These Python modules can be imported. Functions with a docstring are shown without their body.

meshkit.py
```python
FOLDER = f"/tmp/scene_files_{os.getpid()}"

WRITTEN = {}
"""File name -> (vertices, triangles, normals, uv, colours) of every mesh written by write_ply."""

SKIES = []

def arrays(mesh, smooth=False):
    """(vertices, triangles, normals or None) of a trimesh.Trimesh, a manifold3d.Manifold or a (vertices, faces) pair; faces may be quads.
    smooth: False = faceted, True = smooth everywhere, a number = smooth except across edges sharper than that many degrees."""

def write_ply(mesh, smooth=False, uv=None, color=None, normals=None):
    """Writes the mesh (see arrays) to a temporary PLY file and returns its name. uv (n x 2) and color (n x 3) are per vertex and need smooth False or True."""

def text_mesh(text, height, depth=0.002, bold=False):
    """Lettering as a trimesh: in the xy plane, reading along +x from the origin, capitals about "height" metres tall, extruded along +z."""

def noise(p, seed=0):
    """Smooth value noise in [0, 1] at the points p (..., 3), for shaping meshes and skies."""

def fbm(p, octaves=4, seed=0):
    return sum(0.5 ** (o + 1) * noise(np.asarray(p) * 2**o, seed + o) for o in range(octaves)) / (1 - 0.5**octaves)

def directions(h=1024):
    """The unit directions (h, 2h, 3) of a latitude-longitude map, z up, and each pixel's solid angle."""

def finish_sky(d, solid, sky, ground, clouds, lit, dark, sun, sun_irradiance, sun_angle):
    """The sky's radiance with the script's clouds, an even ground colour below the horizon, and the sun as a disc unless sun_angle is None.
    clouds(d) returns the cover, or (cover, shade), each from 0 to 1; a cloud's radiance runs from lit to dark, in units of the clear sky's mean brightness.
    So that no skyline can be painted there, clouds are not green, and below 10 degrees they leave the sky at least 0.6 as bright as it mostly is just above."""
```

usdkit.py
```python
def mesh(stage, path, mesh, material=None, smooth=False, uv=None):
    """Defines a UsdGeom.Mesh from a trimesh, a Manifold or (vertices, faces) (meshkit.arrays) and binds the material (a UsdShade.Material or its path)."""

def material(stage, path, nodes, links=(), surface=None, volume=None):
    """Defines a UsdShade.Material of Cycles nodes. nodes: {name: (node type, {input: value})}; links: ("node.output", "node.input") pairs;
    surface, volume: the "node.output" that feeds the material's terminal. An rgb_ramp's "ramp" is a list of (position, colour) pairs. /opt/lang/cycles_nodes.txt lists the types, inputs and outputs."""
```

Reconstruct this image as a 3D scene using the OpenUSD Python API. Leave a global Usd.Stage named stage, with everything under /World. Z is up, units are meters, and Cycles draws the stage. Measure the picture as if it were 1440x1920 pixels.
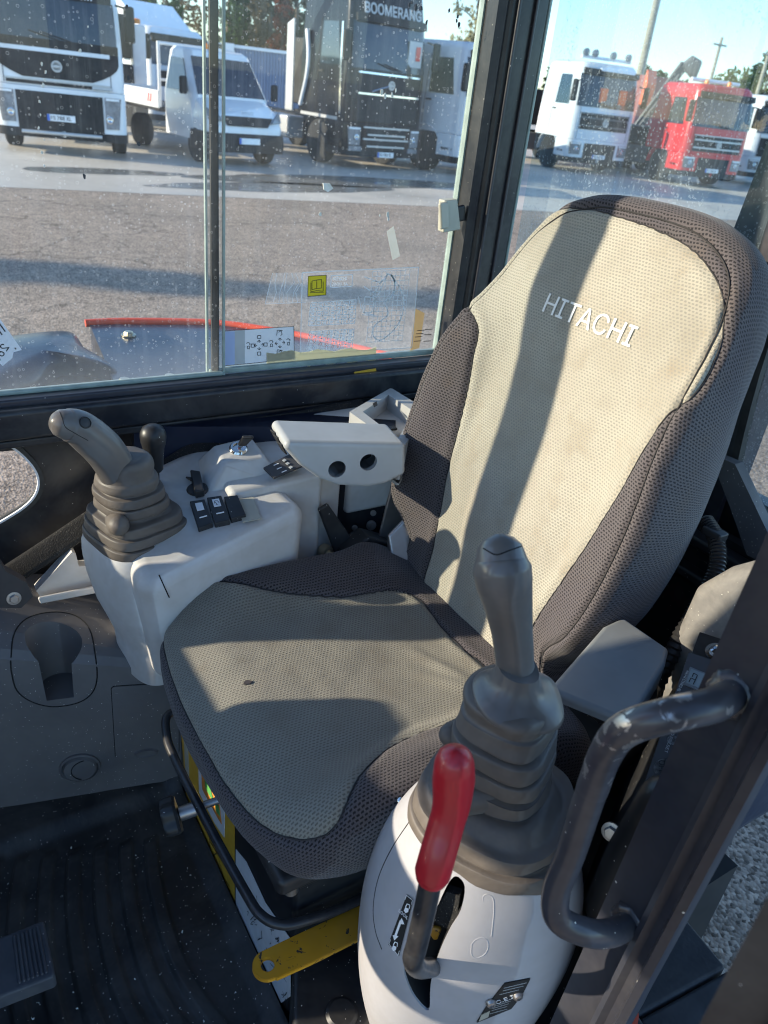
import math, random
import numpy as np, trimesh, manifold3d, meshkit, usdkit
from shapely.geometry import Polygon, LineString, Point, box as sbox
from shapely import contains_xy
from pxr import Usd, UsdGeom, UsdLux, UsdShade, Gf, Sdf

rng = random.Random(7)
nrg = np.random.default_rng(7)
stage = Usd.Stage.CreateInMemory()
UsdGeom.SetStageUpAxis(stage, UsdGeom.Tokens.z)
UsdGeom.SetStageMetersPerUnit(stage, 1.0)
stage.SetDefaultPrim(UsdGeom.Xform.Define(stage, '/World').GetPrim())
UsdGeom.Scope.Define(stage, '/World/Looks')

# ------------------------------------------------------------------ camera
FPX = 1442.0
CAM = np.array([0.85, 0.72, 1.95])
_p, _r, _y = np.radians([29.0, 6.66, 34.5])
_h = np.array([-math.sin(_y), -math.cos(_y), 0]); _z = np.array([0, 0, 1.0])
FWD = _h * math.cos(_p) - _z * math.sin(_p)
_r0 = np.cross(FWD, _z); _r0 /= np.linalg.norm(_r0); _u0 = np.cross(_r0, FWD)
UPV = _u0 * math.cos(_r) - _r0 * math.sin(_r)
RGT = _u0 * math.sin(_r) + _r0 * math.cos(_r)
cam = UsdGeom.Camera.Define(stage, '/World/camera')
m = np.eye(4); m[0, :3] = RGT; m[1, :3] = UPV; m[2, :3] = -FWD; m[3, :3] = CAM
cam.AddTransformOp().Set(Gf.Matrix4d(*m.ravel().tolist()))
cam.CreateHorizontalApertureAttr(24.0); cam.CreateVerticalApertureAttr(32.0)
cam.CreateFocalLengthAttr(24.0 * FPX / 1440)
cam.CreateClippingRangeAttr(Gf.Vec2f(0.02, 2000))
cam.CreateFStopAttr(8.0); cam.CreateFocusDistanceAttr(1.05)
cam.CreateExposureAttr(1.27)

# ------------------------------------------------------------------ sky and sun
SUN_E, SUN_A = math.radians(19.0), math.radians(22.0)      # height; angle from +x towards -y
SUN = np.array([math.cos(SUN_E) * math.cos(SUN_A), -math.cos(SUN_E) * math.sin(SUN_A), math.sin(SUN_E)])
dome = UsdLux.DomeLight.Define(stage, '/World/sky')
skym = usdkit.material(stage, '/World/Looks/sky', {
    'sky': ('sky_texture', {'sky_type': 'single_scattering', 'sun_disc': False, 'sun_elevation': SUN_E, 'sun_rotation': math.atan2(SUN[0], SUN[1]), 'air_density': 1.0, 'aerosol_density': 0.3, 'ozone_density': 2.0}),
    'tint': ('mix_color', {'blend_type': 'multiply', 'fac': 1.0, 'b': (0.79, 0.92, 1.06), 'use_clamp': False}),
    'bg': ('background_shader', {'strength': 0.13})}, [('sky.color', 'tint.a'), ('tint.result', 'bg.color')], surface='bg.background')
UsdShade.MaterialBindingAPI.Apply(dome.GetPrim()).Bind(skym)
sun = UsdLux.DistantLight.Define(stage, '/World/sun')
sun.CreateIntensityAttr(0.92); sun.CreateAngleAttr(0.5); sun.CreateColorAttr(Gf.Vec3f(1.0, 0.89, 0.70)); sun.CreateNormalizeAttr(True)
zx = SUN; xx = np.cross([0, 0, 1], zx); xx /= np.linalg.norm(xx); yx = np.cross(zx, xx)
m = np.eye(4); m[0, :3] = xx; m[1, :3] = yx; m[2, :3] = zx
sun.AddTransformOp().Set(Gf.Matrix4d(*m.ravel().tolist()))

GZ = 0.0        # ground level; the cab floor is at 0.75

# ------------------------------------------------------------------ measuring: where a sight line of the photograph meets a real plane
AX = {'x': 0, 'y': 1, 'z': 2}
def ray(u, v): return FWD + RGT * (u - 720) / FPX - UPV * (v - 960) / FPX
def at(u, v, axis, val):
    d = ray(u, v); i = AX[axis]
    return CAM + d * (val - CAM[i]) / d[i]
def atp(u, v, p0, n):
    d = ray(u, v); n = np.asarray(n, float)
    return CAM + d * ((np.asarray(p0) - CAM) @ n) / (d @ n)
def far(u, dist, z=None):
    """Ground point seen in column u (near the skyline) whose depth along the view is about dist."""
    d = ray(u, 300); d = d[:2] / np.linalg.norm(d[:2]); dist = dist / (0.875 * math.cos(math.atan((u - 720) / FPX)))
    return np.array([CAM[0] + d[0] * dist, CAM[1] + d[1] * dist, GZ if z is None else z])

# ------------------------------------------------------------------ stage helpers
used, BASE = set(), {}
def unique(parent, name):
    p = f'{parent}/{name}'; k = 0
    while p in used:
        k += 1; p = f'{parent}/{name}_{k:03d}'
    used.add(p); return p
def tag(prim, label=None, cat=None, group=None, kind=None):
    for k, v in (('label', label), ('category', cat), ('group', group), ('kind', kind)):
        if v: prim.SetCustomDataByKey(k, v)
def thing(name, label, cat, loc=(0, 0, 0), rz=0.0, group=None, local=False, kind=None):
    p = unique('/World', name)
    x = UsdGeom.Xform.Define(stage, p); x.AddTranslateOp().Set(Gf.Vec3d(*map(float, loc)))
    if rz: x.AddRotateZOp().Set(float(rz))
    tag(x.GetPrim(), label, cat, group, kind)
    BASE[p] = np.zeros(3) if local else np.array(loc, float)
    return p
def part(parent, name, mesh, mat, label=None, smooth=30, uv=None, kind=None):
    p = unique(parent, name); off = BASE[parent]; BASE[p] = off
    v, f = geo(mesh)
    md = usdkit.mesh(stage, p, (v - off, f), M[mat], smooth=smooth, uv=uv)
    tag(md.GetPrim(), label, kind=kind)
    return p
def solo(name, mesh, mat, label, cat, group=None, kind=None, smooth=30, uv=None):
    p = unique('/World', name); BASE[p] = np.zeros(3)
    md = usdkit.mesh(stage, p, geo(mesh), M[mat], smooth=smooth, uv=uv)
    tag(md.GetPrim(), label, cat, group, kind)
    return p
def geo(mesh):
    if hasattr(mesh, 'to_mesh'):
        g = mesh.to_mesh(); return np.array(g.vert_properties[:, :3], float), np.array(g.tri_verts, int)
    if isinstance(mesh, (tuple, list)):
        v, f = np.asarray(mesh[0], float), np.asarray(mesh[1], int)
        if f.shape[1] == 4: f = np.vstack([f[:, [0, 1, 2]], f[:, [0, 2, 3]]])
        return v, f
    return np.array(mesh.vertices, float), np.array(mesh.faces, int)
def join(*ms):
    vs, fs, n = [], [], 0
    for a in ms:
        v, f = geo(a); vs.append(v); fs.append(f + n); n += len(v)
    return np.vstack(vs), np.vstack(fs)

# ------------------------------------------------------------------ shapes
def frame(o, x, y):
    x = np.asarray(x, float); x = x / np.linalg.norm(x); y = np.asarray(y, float)
    z = np.cross(x, y); z /= np.linalg.norm(z); y = np.cross(z, x)
    T = np.eye(4); T[:3, 0] = x; T[:3, 1] = y; T[:3, 2] = z; T[:3, 3] = o
    return T
def xf(mesh, T):
    v, f = geo(mesh); return v @ T[:3, :3].T + T[:3, 3], f
def rotz(mesh, deg, c=(0, 0, 0)):
    a = math.radians(deg); R = np.array([[math.cos(a), -math.sin(a), 0], [math.sin(a), math.cos(a), 0], [0, 0, 1]])
    v, f = geo(mesh); c = np.asarray(c); return (v - c) @ R.T + c, f
def move(mesh, d):
    v, f = geo(mesh); return v + np.asarray(d, float), f
_ico = {}
def ico(s):
    if s not in _ico: _ico[s] = np.array(trimesh.creation.icosphere(subdivisions=s).vertices)
    return _ico[s]
def hull(pts):
    h = trimesh.convex.convex_hull(np.asarray(pts)); return np.array(h.vertices), np.array(h.faces)
def rhull(pts, r, s=2):
    return hull(np.vstack([np.asarray(p) + ico(s) * r for p in pts]))
def rbox(c, s, r=0.004, rz=0, sub=2):
    c = np.asarray(c, float); h = np.asarray(s, float) / 2 - r
    pts = [c + h * np.array([a, b, d]) for a in (-1, 1) for b in (-1, 1) for d in (-1, 1)]
    g = rhull(pts, r, sub)
    return rotz(g, rz, c) if rz else g
def bx(c, s, rz=0):
    g = trimesh.creation.box(s); g = (np.array(g.vertices) + np.asarray(c), np.array(g.faces))
    return rotz(g, rz, c) if rz else g
def man(mesh):
    v, f = geo(mesh)
    t = trimesh.Trimesh(v, f, process=True)
    if t.volume < 0: t.invert()
    return manifold3d.Manifold(manifold3d.Mesh(np.asarray(t.vertices, np.float32), np.asarray(t.faces, np.uint32)))
def cut(a, *bs):
    a = man(a) if not hasattr(a, 'to_mesh') else a
    for b in bs: a = a - man(b)
    return a
def cr(pts, n=8):
    P = np.asarray(pts, float); P = np.vstack([2 * P[0] - P[1], P, 2 * P[-1] - P[-2]]); out = []
    for i in range(1, len(P) - 2):
        for t in np.linspace(0, 1, n, endpoint=False):
            a, b, c, d = P[i - 1:i + 3]
            out.append(0.5 * (2 * b + (c - a) * t + (2 * a - 5 * b + 4 * c - d) * t * t + (3 * b - a - 3 * c + d) * t ** 3))
    return np.array(out + [P[-2]])
def loft(loops, cap=True):
    L = np.asarray(loops, float); n, k = L.shape[:2]
    v = L.reshape(-1, 3); f = []
    for i in range(n - 1):
        a = i * k + np.arange(k); b = i * k + (np.arange(k) + 1) % k
        f.append(np.stack([a, b, b + k, a + k], 1))
    f = np.vstack(f); f = np.vstack([f[:, [0, 1, 2]], f[:, [0, 2, 3]]])
    if cap:
        v = np.vstack([v, L[0].mean(0), L[-1].mean(0)]); c0, c1 = n * k, n * k + 1
        j = np.arange(k); jn = (j + 1) % k
        f = np.vstack([f, np.stack([jn, j, np.full(k, c0)], 1), np.stack([(n - 1) * k + j, (n - 1) * k + jn, np.full(k, c1)], 1)])
    return v, f
def tube(path, r, n=12, round_end=False):
    P = np.asarray(path, float); R = np.broadcast_to(np.asarray(r, float), len(P)).copy()
    if round_end:
        def ends(P, R):
            d = P[0] - P[1]; d /= np.linalg.norm(d); q = []
            for t in (0.98, 0.8, 0.5): q.append((P[0] + d * R[0] * t, R[0] * math.sqrt(1 - t * t)))
            return np.array([a for a, _ in q]), np.array([b for _, b in q])
        a, ra = ends(P, R); b, rb = ends(P[::-1], R[::-1])
        P = np.vstack([a, P, b[::-1]]); R = np.concatenate([ra, R, rb[::-1]])
    T = np.gradient(P, axis=0); T /= np.linalg.norm(T, axis=1, keepdims=True)
    u = np.cross(T[0], [0, 0, 1.0]);
    if np.linalg.norm(u) < 1e-3: u = np.cross(T[0], [1.0, 0, 0])
    u /= np.linalg.norm(u); loops = []
    th = np.linspace(0, 2 * math.pi, n, endpoint=False)
    for p, t, rr in zip(P, T, R):
        u = u - t * (u @ t); u /= np.linalg.norm(u); w = np.cross(t, u)
        loops.append(p + rr * (np.cos(th)[:, None] * u + np.sin(th)[:, None] * w))
    return loft(loops)
def lathe(prof, n=24, T=None):
    th = np.linspace(0, 2 * math.pi, n, endpoint=False)
    g = loft([np.stack([r * np.cos(th), r * np.sin(th), np.full(n, z)], 1) for r, z in prof])
    return xf(g, T) if T is not None else g
def sup(c, a, b, n=2.5, k=48, rz=0.0, ax=None, ay=None):
    """superellipse loop about c"""
    th = np.linspace(0, 2 * math.pi, k, endpoint=False)
    x = np.sign(np.cos(th)) * np.abs(np.cos(th)) ** (2 / n) * a; y = np.sign(np.sin(th)) * np.abs(np.sin(th)) ** (2 / n) * b
    if ax is None:
        q = math.radians(rz); ax = np.array([math.cos(q), math.sin(q), 0]); ay = np.array([-math.sin(q), math.cos(q), 0])
    return np.asarray(c, float) + x[:, None] * ax + y[:, None] * ay
def extr(poly, h, T=None):
    g = trimesh.creation.extrude_polygon(poly, h, engine='earcut'); g = (np.array(g.vertices), np.array(g.faces))
    return xf(g, T) if T is not None else g
def prism(pts, h, T=None): return extr(Polygon(pts), h, T)
def ngon(P, d):
    """plate whose face is the 3-D planar polygon P, thickened by vector d"""
    P = np.asarray(P, float); n = len(P); c = P.mean(0)
    T = frame(c, P[1] - P[0], P[2] - P[0])
    q = (P - c) @ T[:3, :3]; po = Polygon(q[:, :2])
    if not po.is_valid: po = po.buffer(0)
    h = float(np.asarray(d) @ T[:3, 2])
    g = extr(po, abs(h), T)
    return move(g, T[:3, 2] * min(h, 0))
def text(s, height, o, x, y, depth=0.0004, width=None, bold=False):
    g = meshkit.text_mesh(s, height, depth, bold); v = np.array(g.vertices)
    if width: v[:, 0] *= width / np.ptp(v[:, 0])
    return xf((v, np.array(g.faces)), frame(o, x, y))
def strokes(lines, w, n, lift=0.0):
    """flat ribbons (two faces thick 0) along 3-D polylines lying in the plane of normal n"""
    n = np.asarray(n, float); vs, fs, k = [], [], 0
    for L in lines:
        L = np.asarray(L, float)
        for a, b in zip(L[:-1], L[1:]):
            d = b - a
            if np.linalg.norm(d) < 1e-9: continue
            d = d / np.linalg.norm(d); s = np.cross(n, d) * w / 2
            vs += [a - s + n * lift, b - s + n * lift, b + s + n * lift, a + s + n * lift]; fs.append([k, k + 1, k + 2, k + 3]); k += 4
    return np.array(vs), np.array(fs)
def split(v, f, uv, val):
    """cuts the triangles along val = 0; returns (v, f, uv) of the negative and of the positive side"""
    v, f, uv = np.asarray(v), np.asarray(f), np.asarray(uv); out = {-1: [], 1: []}
    V, U, S = list(v), list(uv), list(val); edge = {}
    def mid(a, b):
        k = (min(a, b), max(a, b))
        if k not in edge:
            t = S[a] / (S[a] - S[b]); edge[k] = len(V)
            V.append(V[a] + (V[b] - V[a]) * t); U.append(U[a] + (U[b] - U[a]) * t); S.append(0.0)
        return edge[k]
    s = np.where(np.asarray(val) > 0, 1, -1); fs = s[f]
    same = np.abs(fs.sum(1)) == 3
    out[1].append(f[same & (fs[:, 0] > 0)]); out[-1].append(f[same & (fs[:, 0] < 0)])
    ex = {-1: [], 1: []}
    for t in f[~same]:
        q = [s[i] for i in t]
        k = [i for i in range(3) if q.count(q[i]) == 1][0]
        a, b, c = t[k], t[(k + 1) % 3], t[(k + 2) % 3]; ab, ac = mid(a, b), mid(a, c)
        ex[q[k]].append([a, ab, ac]); ex[-q[k]] += [[ab, b, c], [ab, c, ac]]
    V, U = np.array(V), np.array(U); res = []
    for k in (-1, 1):
        F = np.vstack([x for x in out[k] + [np.array(ex[k], int).reshape(-1, 3)] if len(x)])
        u, inv = np.unique(F, return_inverse=True)
        res.append((V[u], inv.reshape(-1, 3), U[u]))
    return res
def sdist(poly, xy):
    """signed distance (inside negative)"""
    import shapely
    d = shapely.distance(poly.exterior, shapely.points(xy))
    return np.where(contains_xy(poly, xy[:, 0], xy[:, 1]), -d, d)
def smoothpoly(pts, n=6):
    P = np.vstack([pts, pts[:1]]); Q = np.vstack([pts[-1:], P, pts[1:2]]); out = cr(Q, n)
    return Polygon(out[n:-n][:-1]).buffer(0)

# ------------------------------------------------------------------ materials
M = {}
def mat(name, c, c2=None, scale=6.0, rough=0.5, rough2=None, metal=0.0, spec=0.5, bump=0.0, bscale=300.0, dust=0.0, dustc=(0.42, 0.39, 0.34), dscale=5.0,
        speck=0.0, sscale=120.0, coat=0.0, chips=None, emit=None, sheen=0.0, edge=None, soft=0.012):
    """worn procedural surface: mottled colour, settled dust, small specks, fine grain"""
    N = {'tc': ('texture_coordinate', {}), 'p': ('principled_bsdf', {'metallic': metal, 'specular_ior_level': spec, 'coat_weight': coat, 'coat_roughness': 0.08, 'sheen_weight': sheen})}
    K = []; c2 = c2 or tuple(x * 0.8 for x in c)
    N['n'] = ('noise_texture', {'scale': scale, 'detail': 6.0, 'roughness': 0.62}); K.append(('tc.object', 'n.vector'))
    N['r'] = ('rgb_ramp', {'ramp': [(0.32, c2), (0.68, c)]}); K.append(('n.fac', 'r.fac')); col = 'r.color'
    N['rm'] = ('map_range', {'from_min': 0.3, 'from_max': 0.7, 'to_min': rough2 if rough2 is not None else min(1, rough * 1.25), 'to_max': rough}); K += [('n.fac', 'rm.value')]
    rgh = 'rm.result'
    if edge:            # convex edges rubbed paler, hollows holding dirt
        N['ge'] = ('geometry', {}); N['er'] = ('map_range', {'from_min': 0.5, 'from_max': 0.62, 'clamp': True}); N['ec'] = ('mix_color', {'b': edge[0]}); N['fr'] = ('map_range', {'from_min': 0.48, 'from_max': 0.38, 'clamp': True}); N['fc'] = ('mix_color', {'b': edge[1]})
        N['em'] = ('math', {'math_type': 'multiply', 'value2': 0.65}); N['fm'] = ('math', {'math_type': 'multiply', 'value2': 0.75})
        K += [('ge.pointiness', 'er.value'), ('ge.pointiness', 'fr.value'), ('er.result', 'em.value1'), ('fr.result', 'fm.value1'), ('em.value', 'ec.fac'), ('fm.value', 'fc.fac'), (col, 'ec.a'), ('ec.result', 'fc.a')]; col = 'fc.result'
    if dust > 0:
        N['dn'] = ('noise_texture', {'scale': dscale, 'detail': 9.0, 'roughness': 0.72, 'distortion': 0.4})
        N['dm'] = ('map_range', {'from_min': 0.42, 'from_max': 0.75, 'to_min': 0.0, 'to_max': dust, 'clamp': True})
        N['dc'] = ('mix_color', {'b': dustc}); K += [('tc.object', 'dn.vector'), ('dn.fac', 'dm.value'), (col, 'dc.a'), ('dm.result', 'dc.fac')]; col = 'dc.result'
        N['dr'] = ('mix_float', {'b': 0.85}); K += [('dm.result', 'dr.fac'), (rgh, 'dr.a')]; rgh = 'dr.result'
    if chips:
        cc, thr, cs, crough, cmet = chips
        N['cn'] = ('noise_texture', {'scale': cs, 'detail': 7.0, 'roughness': 0.6, 'distortion': 0.6})
        N['cm'] = ('map_range', {'from_min': thr, 'from_max': thr + soft, 'clamp': True})
        N['cx'] = ('mix_color', {'b': cc}); K += [('tc.object', 'cn.vector'), ('cn.fac', 'cm.value'), ('cm.result', 'cx.fac'), (col, 'cx.a')]; col = 'cx.result'
        N['cq'] = ('mix_float', {'b': crough}); K += [('cm.result', 'cq.fac'), (rgh, 'cq.a')]; rgh = 'cq.result'
        N['ct'] = ('math', {'math_type': 'multiply', 'value2': cmet}); K += [('cm.result', 'ct.value1'), ('ct.value', 'p.metallic')]
    if speck > 0:
        N['v'] = ('voronoi_texture', {'scale': sscale, 'randomness': 1.0}); N['vs'] = ('separate_color', {})
        N['vt'] = ('map_range', {'from_min': 1.0 - speck, 'from_max': 1.0, 'to_min': 0.0, 'to_max': 0.32, 'clamp': True})
        N['vl'] = ('math', {'math_type': 'less_than'}); N['vc'] = ('mix_color', {'b': (0.6, 0.57, 0.5)})
        K += [('tc.object', 'v.vector'), ('v.color', 'vs.color'), ('vs.r', 'vt.value'), ('v.distance', 'vl.value1'), ('vt.result', 'vl.value2'), ('vl.value', 'vc.fac'), (col, 'vc.a')]; col = 'vc.result'
    if bump > 0:
        N['bn'] = ('noise_texture', {'scale': bscale, 'detail': 3.0}); N['b'] = ('bump', {'strength': bump, 'distance': 0.002})
        K += [('tc.object', 'bn.vector'), ('bn.fac', 'b.height'), ('b.normal', 'p.normal')]
    if emit: N['p'][1].update({'emission_color': emit[0], 'emission_strength': emit[1]})
    K += [(col, 'p.base_color'), (rgh, 'p.roughness')]
    M[name] = usdkit.material(stage, '/World/Looks/' + name, N, K, surface='p.BSDF')
def fabric(name, c, hole, stain, bw=0.0054, rh=0.0041, stain_amt=0.5):
    N = {'uv': ('texture_coordinate', {}), 'k': ('brick_texture', {'scale': 1.0, 'offset': 0.5, 'brick_width': bw, 'row_height': rh, 'mortar_size': 0.00128, 'mortar_smooth': 0.35, 'color1': (0, 0, 0), 'color2': (0, 0, 0), 'mortar': (1, 1, 1)}),
         'n': ('noise_texture', {'scale': 7.0, 'detail': 6.0, 'roughness': 0.65}), 'm': ('map_range', {'from_min': 0.4, 'from_max': 0.72, 'to_max': stain_amt, 'clamp': True}),
         'n2': ('noise_texture', {'scale': 26.0, 'detail': 4.0}), 'm2': ('map_range', {'from_min': 0.55, 'from_max': 0.8, 'to_max': stain_amt * 0.6, 'clamp': True}),
         'a': ('mix_color', {'a': c, 'b': stain}), 'a2': ('mix_color', {'b': tuple(np.array(stain) * np.array([1.0, 0.82, 0.62]))}),
         'h': ('mix_color', {'a': hole}), 'fz': ('noise_texture', {'scale': 900.0, 'detail': 2.0}), 'fm': ('mix_color', {'blend_type': 'multiply', 'fac': 0.5}),
         'dz': ('vector_math', {'vector_type': 'x'}), 'wn': ('noise_texture', {'scale': 60.0, 'detail': 2.0}),
         'b': ('bump', {'strength': 0.7, 'distance': 0.0016}), 'b2': ('bump', {'strength': 0.25, 'distance': 0.0008}),
         'p': ('principled_bsdf', {'roughness': 0.92, 'specular_ior_level': 0.15, 'sheen_weight': 0.12, 'sheen_roughness': 0.5})}
    del N['dz']
    N['wv'] = ('vector_math', {'math_type': 'multiply_add', 'vector2': (0.004, 0.004, 0.0)})
    K = [('uv.object', 'wn.vector'), ('wn.color', 'wv.vector1'), ('uv.UV', 'wv.vector3'), ('wv.vector', 'k.vector'), ('uv.object', 'n.vector'), ('uv.object', 'n2.vector'), ('n.fac', 'm.value'), ('n2.fac', 'm2.value'),
         ('m.result', 'a.fac'), ('a.result', 'a2.a'), ('m2.result', 'a2.fac'), ('a2.result', 'h.b'), ('k.color', 'h.fac'), ('uv.object', 'fz.vector'), ('h.result', 'fm.a'), ('fz.color', 'fm.b'),
         ('fz.fac', 'b2.height'), ('k.color', 'b.height'), ('b2.normal', 'b.normal'), ('b.normal', 'p.normal'), ('h.result', 'p.base_color')]
    del N['fm']; K = [k for k in K if 'fm.' not in k[1]]
    M[name] = usdkit.material(stage, '/World/Looks/' + name, N, K, surface='p.BSDF')
def glass(name, tint, haze, hazec, spots, streak=0.0, gloss=1.0, low=None):
    """window pane: clear, with a fresnel reflection, a thin dust film and dried water spots"""
    N = {'tc': ('geometry', {}), 't': ('transparent_bsdf', {'color': tint}), 'g': ('glossy_bsdf', {'roughness': 0.0, 'color': (gloss, gloss, gloss)}), 'lw': ('layer_weight', {'blend': 0.5}), 'pw': ('math', {'math_type': 'power', 'value2': 4.0}), 'f': ('math', {'math_type': 'multiply_add', 'value2': 0.6, 'value3': 0.03}),
         'mg': ('mix_closure', {}), 'd': ('diffuse_bsdf', {'color': hazec}), 'tl': ('translucent_bsdf', {'color': hazec}), 'md': ('mix_closure', {'fac': 0.5}),
         'mx': ('mix_closure', {}),
         'v': ('voronoi_texture', {'scale': 165.0}), 'vs': ('separate_color', {}), 'r': ('map_range', {'from_min': 0.45, 'from_max': 1.0, 'to_min': 0.0, 'to_max': 0.34, 'clamp': True}),
         'df': ('math', {'math_type': 'subtract'}), 'ab': ('math', {'math_type': 'absolute'}), 'ring': ('math', {'math_type': 'less_than', 'value2': 0.055}),
         'big': ('math', {'math_type': 'greater_than', 'value2': 0.1}), 'rg': ('math', {'math_type': 'multiply'}),
         'v2': ('voronoi_texture', {'scale': 300.0}), 'v2s': ('separate_color', {}), 'r2': ('map_range', {'from_min': 0.5, 'from_max': 1.0, 'to_min': 0.0, 'to_max': 0.36, 'clamp': True}), 'sp': ('math', {'math_type': 'less_than'}),
         'pn': ('noise_texture', {'scale': 3.5, 'detail': 7.0, 'roughness': 0.7}), 'pm': ('map_range', {'from_min': 0.36, 'from_max': 0.66, 'to_min': 0.12, 'to_max': 1.25, 'clamp': True}),
         'mxm': ('math', {'math_type': 'maximum'}), 'sa': ('math', {'math_type': 'multiply', 'value2': spots}), 'sb': ('math', {'math_type': 'multiply'}),
         'hz': ('math', {'math_type': 'multiply', 'value2': haze}), 'sum': ('math', {'math_type': 'add', 'use_clamp': True})}
    K = [('tc.position', 'v.vector'), ('tc.position', 'v2.vector'), ('tc.position', 'pn.vector'), ('v.color', 'vs.color'), ('vs.r', 'r.value'), ('v.distance', 'df.value1'), ('r.result', 'df.value2'), ('df.value', 'ab.value1'), ('ab.value', 'ring.value1'),
         ('r.result', 'big.value1'), ('ring.value', 'rg.value1'), ('big.value', 'rg.value2'), ('v2.color', 'v2s.color'), ('v2s.g', 'r2.value'), ('v2.distance', 'sp.value1'), ('r2.result', 'sp.value2'),
         ('rg.value', 'mxm.value1'), ('sp.value', 'mxm.value2'), ('mxm.value', 'sa.value1'), ('pn.fac', 'pm.value'), ('sa.value', 'sb.value1'), ('pm.result', 'sb.value2'), ('pm.result', 'hz.value1'), ('sb.value', 'sum.value1'), ('hz.value', 'sum.value2'),
         ('lw.facing', 'pw.value1'), ('pw.value', 'f.value1'), ('f.value', 'mg.fac'), ('t.BSDF', 'mg.closure1'), ('g.BSDF', 'mg.closure2'), ('d.BSDF', 'md.closure1'), ('tl.BSDF', 'md.closure2'), ('mg.closure', 'mx.closure1'), ('md.closure', 'mx.closure2')]
    last = 'sum.value'
    if streak > 0:      # runs of dried water, drawn out downwards
        N['sm'] = ('mapping', {'mapping_type': 'point', 'scale': (60.0, 60.0, 3.0)}); N['sn'] = ('noise_texture', {'scale': 1.0, 'detail': 5.0, 'roughness': 0.7})
        N['sr'] = ('map_range', {'from_min': 0.5, 'from_max': 0.8, 'to_max': streak, 'clamp': True}); N['s2'] = ('math', {'math_type': 'add', 'use_clamp': True})
        K += [('tc.position', 'sm.vector'), ('sm.vector', 'sn.vector'), ('sn.fac', 'sr.value'), ('sr.result', 's2.value1'), (last, 's2.value2')]; last = 's2.value'
    if low:             # more dust towards the bottom of the pane
        N['sx'] = ('separate_xyz', {}); N['lm'] = ('map_range', {'from_min': low[1], 'from_max': low[0], 'to_max': low[2], 'clamp': True}); N['l2'] = ('math', {'math_type': 'add', 'use_clamp': True})
        K += [('tc.position', 'sx.vector'), ('sx.z', 'lm.value'), ('lm.result', 'l2.value1'), (last, 'l2.value2')]; last = 'l2.value'
    K += [(last, 'mx.fac')]
    M[name] = usdkit.material(stage, '/World/Looks/' + name, N, K, surface='mx.closure')
def flat(name, c, rough=0.6): mat(name, c, tuple(np.array(c) * 0.93), scale=20, rough=rough)
def film(name, c, alpha):
    N = {'t': ('transparent_bsdf', {}), 'd': ('diffuse_bsdf', {'color': c}), 'l': ('translucent_bsdf', {'color': c}), 'a': ('mix_closure', {'fac': 0.45}), 'm': ('mix_closure', {'fac': alpha})}
    M[name] = usdkit.material(stage, '/World/Looks/' + name, N, [('d.BSDF', 'a.closure1'), ('l.BSDF', 'a.closure2'), ('t.BSDF', 'm.closure1'), ('a.closure', 'm.closure2')], surface='m.closure')
fabric('fabric_light', (0.365, 0.345, 0.285), (0.24, 0.228, 0.19), (0.225, 0.19, 0.14), stain_amt=0.62)
fabric('fabric_shaded', (0.25, 0.237, 0.195), (0.14, 0.13, 0.11), (0.16, 0.145, 0.12), stain_amt=0.6)  # beige cloth again, its colour darkened for the deep shade on the cushion
fabric('fabric_dark', (0.085, 0.075, 0.08), (0.022, 0.02, 0.022), (0.12, 0.105, 0.095), stain_amt=0.55)
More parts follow.
